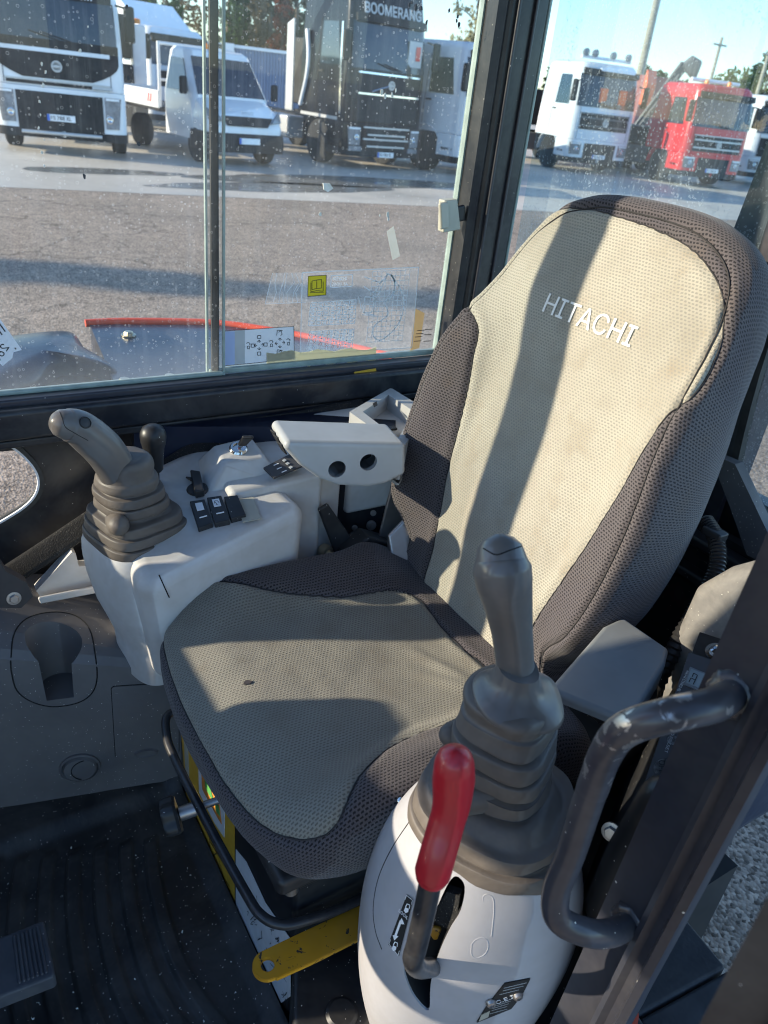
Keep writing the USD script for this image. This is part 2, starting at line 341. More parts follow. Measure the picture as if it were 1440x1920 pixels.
mat('white_plastic', (0.58, 0.575, 0.57), (0.47, 0.455, 0.43), 9, 0.42, 0.6, chips=((0.20, 0.18, 0.16), 0.735, 42, 0.6, 0.0), soft=0.05, dust=0.55, dustc=(0.36, 0.32, 0.27), dscale=11, bump=0.05, bscale=500)
mat('pod_plastic', (0.40, 0.395, 0.415), (0.335, 0.325, 0.33), 10, 0.30, 0.5, dust=0.3, dustc=(0.33, 0.30, 0.27), dscale=13, bump=0.05, bscale=600, chips=((0.12, 0.11, 0.12), 0.755, 34, 0.6, 0.0))
mat('black_paint', (0.014, 0.015, 0.019), (0.011, 0.011, 0.013), 8, 0.22, 0.38, dust=0.12, dscale=7, speck=0.012, sscale=420)
mat('pillar_paint', (0.026, 0.027, 0.036), (0.02, 0.02, 0.027), 10, 0.24, 0.4, dust=0.06, dscale=9, speck=0.006, sscale=270)
mat('rubber_seal', (0.012, 0.012, 0.012), (0.008, 0.008, 0.008), 12, 0.6, dust=0.15)
mat('black_plastic', (0.014, 0.014, 0.015), (0.011, 0.011, 0.012), 12, 0.36, dust=0.06, dscale=14, speck=0.028, sscale=360)
mat('foam_strip', (0.022, 0.021, 0.02), (0.014, 0.014, 0.014), 60, 0.95, bump=0.7, bscale=400, speck=0.122, sscale=1260)
mat('grey_trim', (0.125, 0.118, 0.120), (0.095, 0.090, 0.090), 7, 0.55, 0.75, dust=0.30, dustc=(0.20, 0.185, 0.17), dscale=6, speck=0.077, sscale=390, bump=0.25, bscale=700)
mat('groove', (0.006, 0.006, 0.006), None, 10, 0.8)
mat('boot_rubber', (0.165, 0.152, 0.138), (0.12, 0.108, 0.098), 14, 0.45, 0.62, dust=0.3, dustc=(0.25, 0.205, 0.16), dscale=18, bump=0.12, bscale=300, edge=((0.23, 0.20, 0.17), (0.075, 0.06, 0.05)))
mat('grip_rubber', (0.125, 0.118, 0.112), (0.095, 0.082, 0.075), 18, 0.2, 0.36, dust=0.12, dustc=(0.2, 0.16, 0.13), dscale=20, chips=((0.03, 0.028, 0.028), 0.74, 22, 0.4, 0.0))
mat('armrest_light', (0.42, 0.42, 0.41), (0.36, 0.36, 0.35), 12, 0.32, 0.42, dust=0.1, dscale=12, bump=0.05, bscale=800)
mat('armrest_dark', (0.19, 0.205, 0.21), (0.16, 0.17, 0.175), 9, 0.42, 0.5, dust=0.1, dscale=12, bump=0.08, bscale=900)
mat('red_plastic', (0.40, 0.012, 0.02), (0.33, 0.01, 0.018), 16, 0.30, 0.42, dust=0.12, dustc=(0.25, 0.06, 0.05), dscale=16, coat=0.15)
mat('yellow_paint', (0.55, 0.27, 0.012), (0.47, 0.22, 0.01), 12, 0.36, chips=((0.035, 0.03, 0.028), 0.615, 55, 0.55, 0.0), dust=0.1)
mat('handle_paint', (0.035, 0.033, 0.042), (0.026, 0.025, 0.032), 12, 0.2, 0.34, chips=((0.42, 0.40, 0.39), 0.555, 46, 0.3, 0.85), soft=0.03, dust=0.1)
mat('handle_plain', (0.038, 0.036, 0.044), (0.028, 0.027, 0.034), 12, 0.16, 0.3, dust=0.1, speck=0.021, sscale=360)
mat('chrome', (0.75, 0.75, 0.74), None, 20, 0.12, metal=1.0)
mat('zinc', (0.55, 0.50, 0.38), (0.42, 0.38, 0.28), 60, 0.32, metal=0.9)
mat('steel', (0.45, 0.42, 0.40), (0.35, 0.32, 0.30), 30, 0.34, metal=0.9)
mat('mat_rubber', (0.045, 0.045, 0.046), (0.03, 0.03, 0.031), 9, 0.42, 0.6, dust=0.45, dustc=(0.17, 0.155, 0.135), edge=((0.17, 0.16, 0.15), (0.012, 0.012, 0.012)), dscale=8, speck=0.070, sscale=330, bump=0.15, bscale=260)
mat('pedal_rubber', (0.05, 0.052, 0.062), (0.04, 0.04, 0.046), 20, 0.5, dust=0.2, speck=0.035, sscale=360)
mat('base_metal', (0.014, 0.015, 0.018), (0.01, 0.01, 0.011), 10, 0.35, dust=0.3, dustc=(0.16, 0.15, 0.13), speck=0.042, sscale=360)
mat('joint_brown', (0.07, 0.058, 0.054), (0.05, 0.042, 0.04), 20, 0.5)
mat('body_gloss', (0.010, 0.014, 0.028), (0.008, 0.010, 0.02), 4, 0.16, 0.28, dust=0.10, dustc=(0.12, 0.13, 0.15), spec=0.35)
mat('orange_paint', (0.62, 0.075, 0.03), (0.55, 0.065, 0.025), 10, 0.35)
mat('decal_yellow', (0.62, 0.36, 0.02), (0.52, 0.29, 0.02), 30, 0.5, dust=0.3, dustc=(0.25, 0.2, 0.1), dscale=30)
flat('bright_yellow', (0.72, 0.55, 0.01)); flat('ink_black', (0.012, 0.012, 0.012)); flat('ink_grey', (0.05, 0.05, 0.055))
mat('decal_white', (0.66, 0.68, 0.70), (0.58, 0.58, 0.58), 30, 0.4, dust=0.2, dscale=20)
flat('sticker_white', (0.72, 0.73, 0.76), 0.4); flat('sticker_blue', (0.36, 0.45, 0.68), 0.4); flat('decal_orange', (0.62, 0.22, 0.03)); flat('decal_green', (0.08, 0.3, 0.07))
flat('print_white', (0.85, 0.85, 0.85)); flat('thread_white', (0.78, 0.77, 0.74), 0.8); flat('icon_grey', (0.42, 0.44, 0.45))
mat('label_cream', (0.44, 0.42, 0.34), None, 10, 0.45)
film('tape_residue', (0.85, 0.80, 0.58), 0.92)
mat('bird_lime', (0.75, 0.73, 0.68), (0.6, 0.58, 0.5), 90, 0.9)
film('clear_film', (0.7, 0.72, 0.72), 0.045); film('tan_film', (0.62, 0.42, 0.18), 0.6); film('tape_clear', (0.75, 0.74, 0.66), 0.5)
mat('edge_glass', (0.10, 0.27, 0.24), (0.07, 0.2, 0.18), 30, 0.12)
mat('edge_green', (0.30, 0.37, 0.34), (0.2, 0.25, 0.23), 30, 0.2)
mat('lcd', (0.22, 0.27, 0.29), None, 10, 0.2); mat('lcd_bezel', (0.15, 0.165, 0.18), None, 10, 0.4)
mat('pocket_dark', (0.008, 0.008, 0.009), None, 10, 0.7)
mat('dome_plastic', (0.17, 0.165, 0.155), (0.11, 0.105, 0.1), 12, 0.6, dust=0.4, dscale=16, speck=0.070, sscale=360)
glass('pane_glass', (0.93, 0.96, 0.95), 0.035, (0.78, 0.76, 0.72), 0.28, streak=0.05, low=(1.47, 1.54, 0.18))
glass('rear_glass', (0.74, 0.87, 0.90), 0.06, (0.6, 0.68, 0.70), 0.40, streak=0.16, low=(1.62, 1.86, 0.16))
M['clean_glass'] = None
glass('clean_glass', (0.9, 0.93, 0.93), 0.03, (0.7, 0.7, 0.7), 0.3)
mat('track_rubber', (0.032, 0.032, 0.036), (0.02, 0.02, 0.022), 12, 0.7, 0.85, dust=0.25, dustc=(0.10, 0.095, 0.09), dscale=10, bump=0.4, bscale=90)
mat('thread_dark', (0.03, 0.028, 0.028), None, 40, 0.8)
# ================================================================== the yard outside
def gravelly(n, c, scale, contrast, patchc):
    N = {'g': ('geometry', {}), 'v': ('voronoi_texture', {'scale': scale}), 'sc': ('separate_color', {}), 'mr': ('map_range', {'to_min': 1.0 - contrast, 'to_max': 1.0 + contrast}),
         'c': ('noise_texture', {'scale': 0.55, 'detail': 8.0, 'roughness': 0.68}), 'r': ('rgb_ramp', {'ramp': [(0.30, patchc), (0.70, c)]}), 'm': ('mix_color', {'blend_type': 'multiply', 'fac': 1.0, 'use_clamp': False}),
         'c2': ('noise_texture', {'scale': 7.0, 'detail': 7.0, 'roughness': 0.75}), 'm2': ('map_range', {'from_min': 0.3, 'from_max': 0.7, 'to_min': 0.72, 'to_max': 1.22}), 'mm': ('math', {'math_type': 'multiply'}),
         'cv': ('voronoi_texture', {'scale': 0.5, 'feature': 'distance_to_edge'}), 'cw': ('noise_texture', {'scale': 2.0, 'detail': 4.0}), 'ca': ('vector_math', {'math_type': 'multiply_add', 'vector2': (0.9, 0.9, 0.9)}), 'cl': ('map_range', {'from_min': 0.0, 'from_max': 0.012, 'to_min': 0.45, 'to_max': 1.0, 'clamp': True}), 'm3': ('math', {'math_type': 'multiply'}),
         'cc': ('combine_xyz', {}), 'b': ('bump', {'strength': 0.8, 'distance': 0.006, 'invert': True}), 'p': ('principled_bsdf', {'roughness': 0.85, 'specular_ior_level': 0.3})}
    K = [('g.position', 'v.vector'), ('v.color', 'sc.color'), ('sc.r', 'mr.value'), ('g.position', 'c.vector'), ('c.fac', 'r.fac'), ('g.position', 'c2.vector'), ('c2.fac', 'm2.value'), ('mr.result', 'mm.value1'), ('m2.result', 'mm.value2'),
         ('g.position', 'cw.vector'), ('cw.color', 'ca.vector1'), ('g.position', 'ca.vector3'), ('ca.vector', 'cv.vector'), ('cv.distance', 'cl.value'), ('mm.value', 'm3.value1'), ('cl.result', 'm3.value2'),
         ('m3.value', 'cc.x'), ('m3.value', 'cc.y'), ('m3.value', 'cc.z'), ('r.color', 'm.a'), ('cc.vector', 'm.b'), ('m.result', 'p.base_color'), ('v.distance', 'b.height'), ('b.normal', 'p.normal')]
    M[n] = usdkit.material(stage, '/World/Looks/' + n, N, K, surface='p.BSDF')
gravelly('asphalt', (0.36, 0.28, 0.215), 95.0, 0.7, (0.23, 0.185, 0.145))
mat('concrete', (0.56, 0.50, 0.42), (0.40, 0.36, 0.31), 0.35, 0.75, rough2=0.25, dust=0.4, dustc=(0.16, 0.15, 0.14), dscale=0.7, bump=0.3, bscale=40)
mat('wet_patch', (0.17, 0.155, 0.135), (0.10, 0.095, 0.085), 1.5, 0.05, 0.4)
solo('ground', ([(-400, -400, GZ), (400, -400, GZ), (400, 400, GZ), (-400, 400, GZ)], [[0, 1, 2, 3]]), 'asphalt', 'grey asphalt yard', 'ground', kind='structure', smooth=False)
e0, e1 = at(-200, 342, 'z', GZ)[:2], at(870, 390, 'z', GZ)[:2]; ed = (e1 - e0) / np.linalg.norm(e1 - e0)
apron = [(*(e0 - ed * 60), GZ + 0.004), (*(e0 + ed * 120), GZ + 0.004), (*(e0 + ed * 120 + np.array([0, -60])), GZ + 0.004), (*(e0 - ed * 60 + np.array([0, -60])), GZ + 0.004)]
solo('concrete_apron', (apron, [[0, 1, 2, 3]]), 'concrete', 'pale concrete apron the lorries are parked on', 'apron', kind='structure', smooth=False)
def blob(c, a, b, rz, seed, name, m, label):
    th = np.linspace(0, 2 * math.pi, 60, endpoint=False); rr = 0.75 + 0.5 * meshkit.fbm(np.stack([np.cos(th) * 1.6 + seed, np.sin(th) * 1.6, th * 0], 1), 4, seed)
    p = np.stack([np.cos(th) * a * rr, np.sin(th) * b * rr, np.full(60, GZ + 0.008)], 1); v = np.vstack([p, [[0, 0, GZ + 0.008]]]) + np.array([c[0], c[1], 0])
    j = np.arange(60); g = rotz((v, np.stack([j, (j + 1) % 60, np.full(60, 60)], 1)), rz, (c[0], c[1], 0))
    solo(name, g, m, label, 'puddle', kind='structure', smooth=False)
blob(at(640, 340, 'z', GZ), 3.6, 0.8, 6, 3, 'puddle', 'wet_patch', 'long wet streak on the concrete in front of the black lorry')
blob(at(540, 352, 'z', GZ), 2.6, 0.6, 8, 5, 'puddle', 'wet_patch', 'wet patch on the concrete in front of the small white van truck')
blob(at(200, 322, 'z', GZ), 1.5, 0.4, 3, 8, 'puddle', 'wet_patch', 'narrow wet patch on the concrete in front of the left lorry')

# paints for the vehicles
def paint(n, c, rough=0.25, dust=0.15, metal=0.0, spec=0.5, coat=0.3): mat(n, c, tuple(np.array(c) * 0.9), 3, rough, dust=dust, dustc=(0.3, 0.28, 0.25), dscale=1.2, coat=coat, metal=metal, spec=spec)
paint('paint_white', (0.68, 0.70, 0.73)); paint('paint_black', (0.005, 0.005, 0.007), 0.14, 0.02, spec=0.3, coat=0.0); paint('paint_red', (0.55, 0.02, 0.025)); paint('paint_darkred', (0.20, 0.03, 0.04), 0.5)
paint('paint_dark', (0.012, 0.012, 0.013), 0.5, 0.08, spec=0.25, coat=0.0); paint('paint_silver', (0.5, 0.5, 0.5), 0.3, metal=0.4); paint('paint_blue', (0.16, 0.22, 0.33), 0.5); paint('paint_orange', (0.7, 0.09, 0.02), 0.4); paint('paint_grey', (0.09, 0.09, 0.095), 0.5)
mat('tyre', (0.018, 0.018, 0.018), (0.025, 0.024, 0.023), 6, 0.85); mat('screen', (0.012, 0.018, 0.026), (0.02, 0.028, 0.038), 1.2, 0.06, spec=0.8); mat('side_screen', (0.02, 0.035, 0.045), None, 2, 0.06, spec=0.9)
mat('lamp_lens', (0.22, 0.23, 0.25), (0.10, 0.105, 0.11), 14, 0.12, spec=0.8); mat('amber', (0.75, 0.22, 0.02), None, 10, 0.25); mat('plate_white', (0.75, 0.76, 0.78), None, 10, 0.5); mat('plate_blue', (0.05, 0.14, 0.5), None, 10, 0.5)
mat('rim_steel', (0.38, 0.38, 0.38), (0.28, 0.27, 0.26), 8, 0.4, metal=0.6)

def foot(z, w, d, r, taper, z0, z1, lean=0.0, n=96):
    """rounded footprint of a cab at height z: front at y = 0, nose tapering upwards; runs from the left rear round the front to the right rear"""
    t = np.clip((z - z0) / (z1 - z0), 0, 1); hw = w / 2 - taper * t ** 2; yf = -lean * t ** 2.2; r = min(r, hw * 0.9)
    pts = [(-hw, -d)]
    for a in np.linspace(math.pi, math.pi / 2, 14): pts.append((-hw + r + r * math.cos(a), yf - r * 0.75 + r * 0.75 * math.sin(a)))
    for s in np.linspace(-1, 1, 12)[1:-1]: pts.append((s * (hw - r), yf + 0.06 * (1 - s * s)))
    for a in np.linspace(math.pi / 2, 0, 14): pts.append((hw - r + r * math.cos(a), yf - r * 0.75 + r * 0.75 * math.sin(a)))
    pts.append((hw, -d)); P = np.array(pts)
    L_ = np.r_[0, np.cumsum(np.hypot(*np.diff(P, axis=0).T))]; s = np.linspace(0, L_[-1], n)
    return np.stack([np.interp(s, L_, P[:, 0]), np.interp(s, L_, P[:, 1]), np.full(n, z)], 1)
def shell(zs, F):
    loops = [F(z) for z in zs]; return loft(loops)
def patch(F, zs, x0, x1, off, side=None, inset=None):
    """a piece of the cab's skin, lifted off by off: columns where x0 <= x <= x1 on the front, or along the flank"""
    rows = []
    for i, z in enumerate(zs):
        P = F(z); c = P.mean(0)
        if side is None:
            fr_ = P[(P[:, 1] > P[:, 1].max() - 0.55)]; a, b = (x0(z), x1(z)) if callable(x0) else (x0, x1)
            xs = np.linspace(a, b, 26); xo = fr_[:, 0]; o = np.argsort(xo); q = np.stack([xs, np.interp(xs, xo[o], fr_[o, 1]), np.full(26, z)], 1)
        else:
            fl_ = P[P[:, 0] * side > 0.5 * np.abs(P[:, 0]).max()]; ys = np.linspace(*((x0(z), x1(z)) if callable(x0) else (x0, x1)), 14); o = np.argsort(fl_[:, 1])
            q = np.stack([np.interp(ys, fl_[o, 1], fl_[o, 0]), ys, np.full(14, z)], 1)
        rows.append(q)
    R_ = np.array(rows); n, k = R_.shape[:2]
    du = np.gradient(R_, axis=1); dv = np.gradient(R_, axis=0); nn = np.cross(du, dv); nn /= np.linalg.norm(nn, axis=2, keepdims=True) + 1e-12
    out = np.array([0, 1.0, 0]) if side is None else np.array([side, 0, 0.0])
    if (nn.reshape(-1, 3) @ out).mean() < 0: nn = -nn
    A = (R_ + nn * off).reshape(-1, 3); B = (R_ - nn * 0.02).reshape(-1, 3)
    i = np.arange((n - 1) * k).reshape(n - 1, k)[:, :-1].ravel(); f = np.stack([i, i + 1, i + k + 1, i + k], 1)
    ed_ = np.r_[np.arange(k), np.arange(1, n) * k + k - 1, (n - 1) * k + np.arange(k - 2, -1, -1), np.arange(n - 2, 0, -1) * k]
    m_ = len(ed_); nx_ = np.roll(ed_, -1); sk = np.stack([ed_, ed_ + n * k, nx_ + n * k, nx_], 1)
    return np.vstack([A, B]), np.vstack([f, f[:, ::-1] + n * k, sk])
def wheel(t, x, y, r=0.5, w=0.30, rim='rim_steel', side=1):
    T = frame((x, y, r), (0, 1, 0), (0, 0, 1))
    o = part(t, 'wheel', xf(lathe([(r * 0.55, -w / 2), (r * 0.9, -w / 2), (r, -w * 0.38), (r, w * 0.38), (r * 0.9, w / 2), (r * 0.55, w / 2)], 30), T), 'tyre', smooth=40)
    part(o, 'rim', xf(lathe([(0.001, w * 0.30), (r * 0.2, w * 0.42), (r * 0.24, w * 0.2), (r * 0.5, w * 0.25), (r * 0.56, w * 0.5), (r * 0.60, w * 0.48), (r * 0.6, -w * 0.5), (r * 0.56, -w * 0.5), (r * 0.5, -w * 0.25), (r * 0.24, -w * 0.2), (r * 0.2, -w * 0.42), (0.001, -w * 0.30)], 24), T), rim)
    return o
def cb(parent, name, c, s, m, r=0.02, label=None, rx=0.0):
    return part(parent, name, rbox(c, s, min(r, min(s) * 0.45), sub=1), m, label)
def truck(name, label, loc, rz, body='paint_white', h=3.4, w=2.45, d=2.1, zb=1.0, lean=0.28, face='paint_white', lower='paint_dark', wind=(1.75, 2.75), style='tall', group=None, visor=True, grille=(1.0, 1.6), screen='screen', bars=0, barm='paint_silver', plate=True, mirror='paint_dark', chassis=3.5, beacon=0, plate_z=0.52, lamp_x=0.74, grille_half=0.62):
    t = thing(name, label, 'lorry' if style != 'van' else 'van', loc, rz, group, local=True)
    z0, z1 = zb, h
    F = lambda z: foot(z, w, d, 0.26, 0.16, z0, z1, lean)
    zs = list(np.linspace(zb, h - 0.18, 12)) + [h - 0.10, h - 0.04, h]
    def F2(z):
        P = F(z)
        if z > h - 0.17:
            k = 1 - 0.10 * ((z - h + 0.17) / 0.17) ** 2; c = np.array([0, -d * 0.5, 0]); P = P.copy(); P[:, :2] = (P[:, :2] - c[:2]) * k + c[:2]
        return P
    part(t, 'cab', shell(zs, F2), body, smooth=40)
    hw = w / 2
    wz = np.linspace(wind[0], wind[1], 10)
    part(t, 'windscreen', patch(F, wz, lambda z: -hw + 0.10 + 0.05 * (z - wind[0]), lambda z: hw - 0.10 - 0.05 * (z - wind[0]), 0.012), screen, smooth=40)
    for s in (-1, 1):
        sw = part(t, 'side_window', patch(F, np.linspace(wind[0] + 0.02, wind[1] - 0.05, 6), lambda z: -1.25, lambda z: -0.42 - 0.25 * (z - wind[0]), 0.012, side=s), 'side_screen', smooth=40)
        part(t, 'door_gap', patch(F, np.linspace(zb + 0.05, wind[1] + 0.02, 5), lambda z: -1.36, lambda z: -1.345, 0.006, side=s), 'paint_dark', smooth=40)
        hm_ = cb(t, 'mirror', (s * (hw + 0.16), 0.02, wind[0] + 0.42), (0.20, 0.12, 0.62), mirror, 0.05)
        part(hm_, 'mirror_arm', tube([(s * (hw - 0.08), -0.1, wind[0] + 0.72), (s * (hw + 0.14), 0.0, wind[0] + 0.68)], 0.02, 8), 'paint_dark')
    part(t, 'grille', patch(F, np.linspace(grille[0], grille[1], 6), -hw + 0.28, hw - 0.28, 0.012), lower, smooth=40)
    for k in range(bars):
        z = grille[0] + (grille[1] - grille[0]) * (k + 0.5) / bars
        part(t, 'grille_bar', patch(F, np.linspace(z - 0.022, z + 0.022, 3), -hw + 0.30, hw - 0.30, 0.03), barm, smooth=40)
    Fb = lambda z: foot(z, w + 0.02, 0.75, 0.28, 0.0, 0.3, 3, 0.0)
    part(t, 'bumper', shell([0.34, 0.38, 0.5, zb - 0.03, zb], lambda z: Fb(z) * (np.array([0.97, 1, 1]) if z < 0.36 or z == zb else 1)), face, smooth=40)
    part(t, 'bumper_grille', patch(Fb, np.linspace(0.45, zb - 0.10, 4), -grille_half, grille_half, 0.012), 'paint_dark', smooth=40)
    for s in (-1, 1):
        hl_ = part(t, 'headlight', patch(Fb, np.linspace(0.55, zb - 0.10, 5), *((lambda z: lamp_x, lambda z: hw - 0.07 - 0.1 * (zb - z)) if s > 0 else (lambda z: -hw + 0.07 + 0.1 * (zb - z), lambda z: -lamp_x)), 0.02), 'lamp_lens', smooth=40)
        part(hl_, 'daylight_strip', patch(Fb, np.linspace(zb - 0.15, zb - 0.11, 2), *((lambda z: lamp_x + 0.02, lambda z: hw - 0.12) if s > 0 else (lambda z: -hw + 0.12, lambda z: -lamp_x - 0.02)), 0.03), 'plate_white', smooth=40)
        part(hl_, 'lamp_ring', lathe([(0.055, 0), (0.055, 0.03), (0.04, 0.035), (0.0005, 0.01)], 16, frame((s * 1.04, Fb(0.7)[:, 1].max() - 0.10, 0.80), (1, 0, 0), (0, 0, -1))), 'chrome')
        part(hl_, 'lamp_ring', lathe([(0.07, 0), (0.07, 0.03), (0.05, 0.035), (0.0005, 0.01)], 16, frame((s * 0.92, Fb(0.7)[:, 1].max() - 0.045, 0.72), (1, 0, 0), (0, 0, -1))), 'chrome')
    if plate:
        pl0 = part(t, 'number_plate', rbox((0, 0.085, plate_z), (0.52, 0.02, 0.12), 0.004, sub=1), 'plate_white')
        part(pl0, 'blue_strip', bx((0.235, 0.087, plate_z), (0.05, 0.02, 0.115)), 'plate_blue')
        part(pl0, 'characters', text('FS 788 XL', 0.065, (0.20, 0.0955, plate_z - 0.032), (-1, 0, 0), (0, 0, 1), 0.002, width=0.38, bold=True), 'ink_black', smooth=False)
    if visor: part(t, 'sun_visor', patch(F, np.linspace(wind[1] - 0.02, wind[1] + 0.14, 4), -hw + 0.2, hw - 0.2, 0.12), 'paint_dark', smooth=40)
    part(t, 'lower_bumper', shell([0.30, 0.33, 0.46], lambda z: foot(z, w + 0.05, 0.75, 0.28, 0.0, 0.3, 3, 0.0)), 'paint_dark', smooth=40)
    part(t, 'grille_frame', patch(F, np.linspace(grille[1] + 0.005, grille[1] + 0.035, 2), -hw + 0.26, hw - 0.26, 0.022), barm, smooth=40)
    for s in (-1, 1):
        part(t, 'corner_gap', patch(F, np.linspace(zb + 0.02, wind[0] - 0.02, 4), s * (hw - 0.245) - 0.006, s * (hw - 0.245) + 0.006, 0.004), 'paint_dark', smooth=40)
        hd_ = part(t, 'door_handle', patch(F, np.linspace(wind[0] - 0.16, wind[0] - 0.12, 2), lambda z: -1.30, lambda z: -1.12, 0.02, side=s), 'paint_dark', smooth=40)
        part(t, 'entry_step', rbox((s * (hw - 0.10), -0.42, 0.62), (0.22, 0.42, 0.10), 0.02, sub=1), 'paint_dark')
    for s in (-1, 1):
        part(t, 'wiper', tube([(s * 0.1 - 0.2, 0.085, wind[0] + 0.02), (s * 0.1 + 0.35, 0.03, wind[0] + 0.14)], 0.012, 6), 'paint_dark')
    wheel(t, -hw + 0.17, -1.25); wheel(t, hw - 0.17, -1.25)
    # wheel arches, steps, frame and rear axle
    for s in (-1, 1):
        th = np.linspace(0.05, math.pi - 0.05, 14); arc = np.stack([np.full(14, s * (hw - 0.17)), -1.25 + 0.60 * np.cos(th), 0.52 + 0.60 * np.sin(th)], 1)
        part(t, 'wheel_arch', loft([np.array([p + (-0.17, 0, 0), p + (0.18, 0, 0), p + (0.18, 0, 0.03), p + (-0.17, 0, 0.03)]) for p in arc]), face if style != 'dark' else 'paint_dark')
        cb(t, 'side_tank', (s * (hw - 0.32), -3.3, 0.68), (0.55, 1.2, 0.55), 'paint_grey' if body != 'paint_black' else 'paint_silver', 0.06)
        wheel(t, s * (hw - 0.2), -2.1 - chassis * 0.75, 0.5, 0.34)
    cb(t, 'chassis', (0, -2.0 - chassis / 2, 0.85), (0.85, chassis, 0.25), 'paint_dark')
    for k in range(beacon):
        b = part(t, 'beacon', lathe([(0.075, 0), (0.07, 0.12), (0.04, 0.16), (0.001, 0.165)], 14, frame(((k - (beacon - 1) / 2) * 0.9, -0.75, h - 0.01), (1, 0, 0), (0, 1, 0))), 'amber', smooth=50)
    t_F[t] = F
    return t, F
t_F = {}
def ringbadge(t, y, z, r, m='paint_silver', slash=True, x=0.0):
    o = part(t, 'badge', lathe([(r, 0), (r, 0.02), (r * 0.72, 0.02), (r * 0.72, 0)], 26, frame((x, y, z), (1, 0, 0), (0, 0, -1))), m)
    part(o, 'badge_bar', rbox((x, y + 0.012, z), (r * 1.3, 0.012, r * 0.42), 0.004, sub=1), m)
    return o
def front_y(F, z, x=0.0): P = F(z); P = P[P[:, 1] > P[:, 1].max() - 0.4]; o = np.argsort(P[:, 0]); return float(np.interp(x, P[o, 0], P[o, 1]))
def front_bar(t, F, z0, z1, x0, x1, m, name='trim_bar', off=0.035, rise=0.0):
    return part(t, name, patch(F, np.linspace(z0, z1, 3), x0, x1, off), m, smooth=40)
def rot_for(loc, rel):      # turned so that the front looks rel degrees off the camera
    d = CAM[:2] - np.asarray(loc)[:2]; return math.degrees(math.atan2(-d[0], d[1])) + rel

# 1 large white and black lorry at the left
p = at(122, 291, 'z', GZ); T1, F1 = truck('parked_lorry', 'tall white lorry with dark windscreen and web address across its top, leftmost of the row', p, rot_for(p, -4), h=3.75, wind=(2.0, 2.72), zb=1.22, grille=(1.24, 1.30), lean=0.34, visor=False, chassis=6, plate_z=0.68, lamp_x=0.84, grille_half=0.80)
part(T1, 'dark_brow', patch(F1, np.linspace(2.70, 3.62, 9), -1.06, 1.06, 0.016), 'paint_dark', smooth=40)
part(T1, 'lower_screen', patch(F1, np.linspace(1.36, 2.02, 9), lambda z: -1.14 + 0.5 * max(0, (1.7 - z) / 0.34) ** 2, lambda z: 1.14 - 0.5 * max(0, (1.7 - z) / 0.34) ** 2, 0.014), 'paint_dark', smooth=40)
front_bar(T1, F1, 1.80, 1.87, -0.98, 0.98, 'paint_white')
ringbadge(T1, front_y(F1, 1.58) + 0.03, 1.58, 0.10)
z = 2.74; y = front_y(F1, z) + 0.025
part(T1, 'web_address', text('www.autotrup.com', 0.13, (0.83, y + 0.02, z), (-1, 0, 0), (0, -0.16, 1), 0.01, width=1.55, bold=True), 'print_white', smooth=False)
part(T1, 'orange_line', patch(F1, np.linspace(2.925, 2.96, 3), -0.95, 1.0, 0.024), 'amber', smooth=40)
for k, (x, dz) in enumerate(((-0.55, 0.0), (-0.42, 0.05), (-0.30, -0.02), (-0.66, -0.03))):
    part(T1, 'logo_stroke', tube([(x - 0.12, front_y(F1, 3.08) + 0.05, 3.02 + dz), (x, front_y(F1, 3.08) + 0.06, 3.07 + dz), (x + 0.14, front_y(F1, 3.15) + 0.045, 3.20 + dz)], 0.014, 6), ('print_white', 'decal_green', 'bright_yellow', 'print_white')[k])
front_bar(T1, F1, 1.25, 1.30, -1.0, -0.62, 'icon_grey', 'nameplate')
part(T1, 'bumper_bar', tube([(-0.75, 0.10, 0.40), (0.75, 0.10, 0.40)], 0.035, 10), 'paint_silver')

# 2 small white flatbed van truck
p = at(462, 312, 'z', GZ); rz = rot_for(p, 31)
vn = thing('flatbed_van', 'small white dropside van truck with low bonnet and red marked side boards', 'van', p, rz, local=True)
def vloop(z, yf, yr, hw, r=0.18):
    q = Polygon([(-hw, yr), (hw, yr), (hw, yf), (-hw, yf)]).buffer(-r).buffer(r, 6); return q
def hullz(*secs): return hull(np.vstack([np.c_[np.array(s.exterior.coords), np.full(len(s.exterior.coords), z)] for s, z in secs]))
part(vn, 'bonnet', hullz((vloop(0, 0.02, -1.2, 0.92), 0.55), (vloop(0, 0.04, -1.2, 0.95), 0.75), (vloop(0, -0.05, -1.2, 0.93), 1.02), (vloop(0, -0.78, -1.3, 0.86), 1.36)), 'paint_white', smooth=35)
part(vn, 'cab', hullz((vloop(0, -0.55, -2.1, 0.96), 0.45), (vloop(0, -0.62, -2.1, 0.96), 1.30), (vloop(0, -1.22, -2.1, 0.80), 2.12), (vloop(0, -1.40, -2.05, 0.72, 0.12), 2.20)), 'paint_white', smooth=35)
ws = [(-0.84, -0.655, 1.33), (0.84, -0.655, 1.33), (0.72, -1.165, 2.03), (-0.72, -1.165, 2.03)]
part(vn, 'windscreen', ngon([np.array(q) + (0, 0.02, 0.012) for q in ws], (0, -0.025, -0.015)), 'screen')
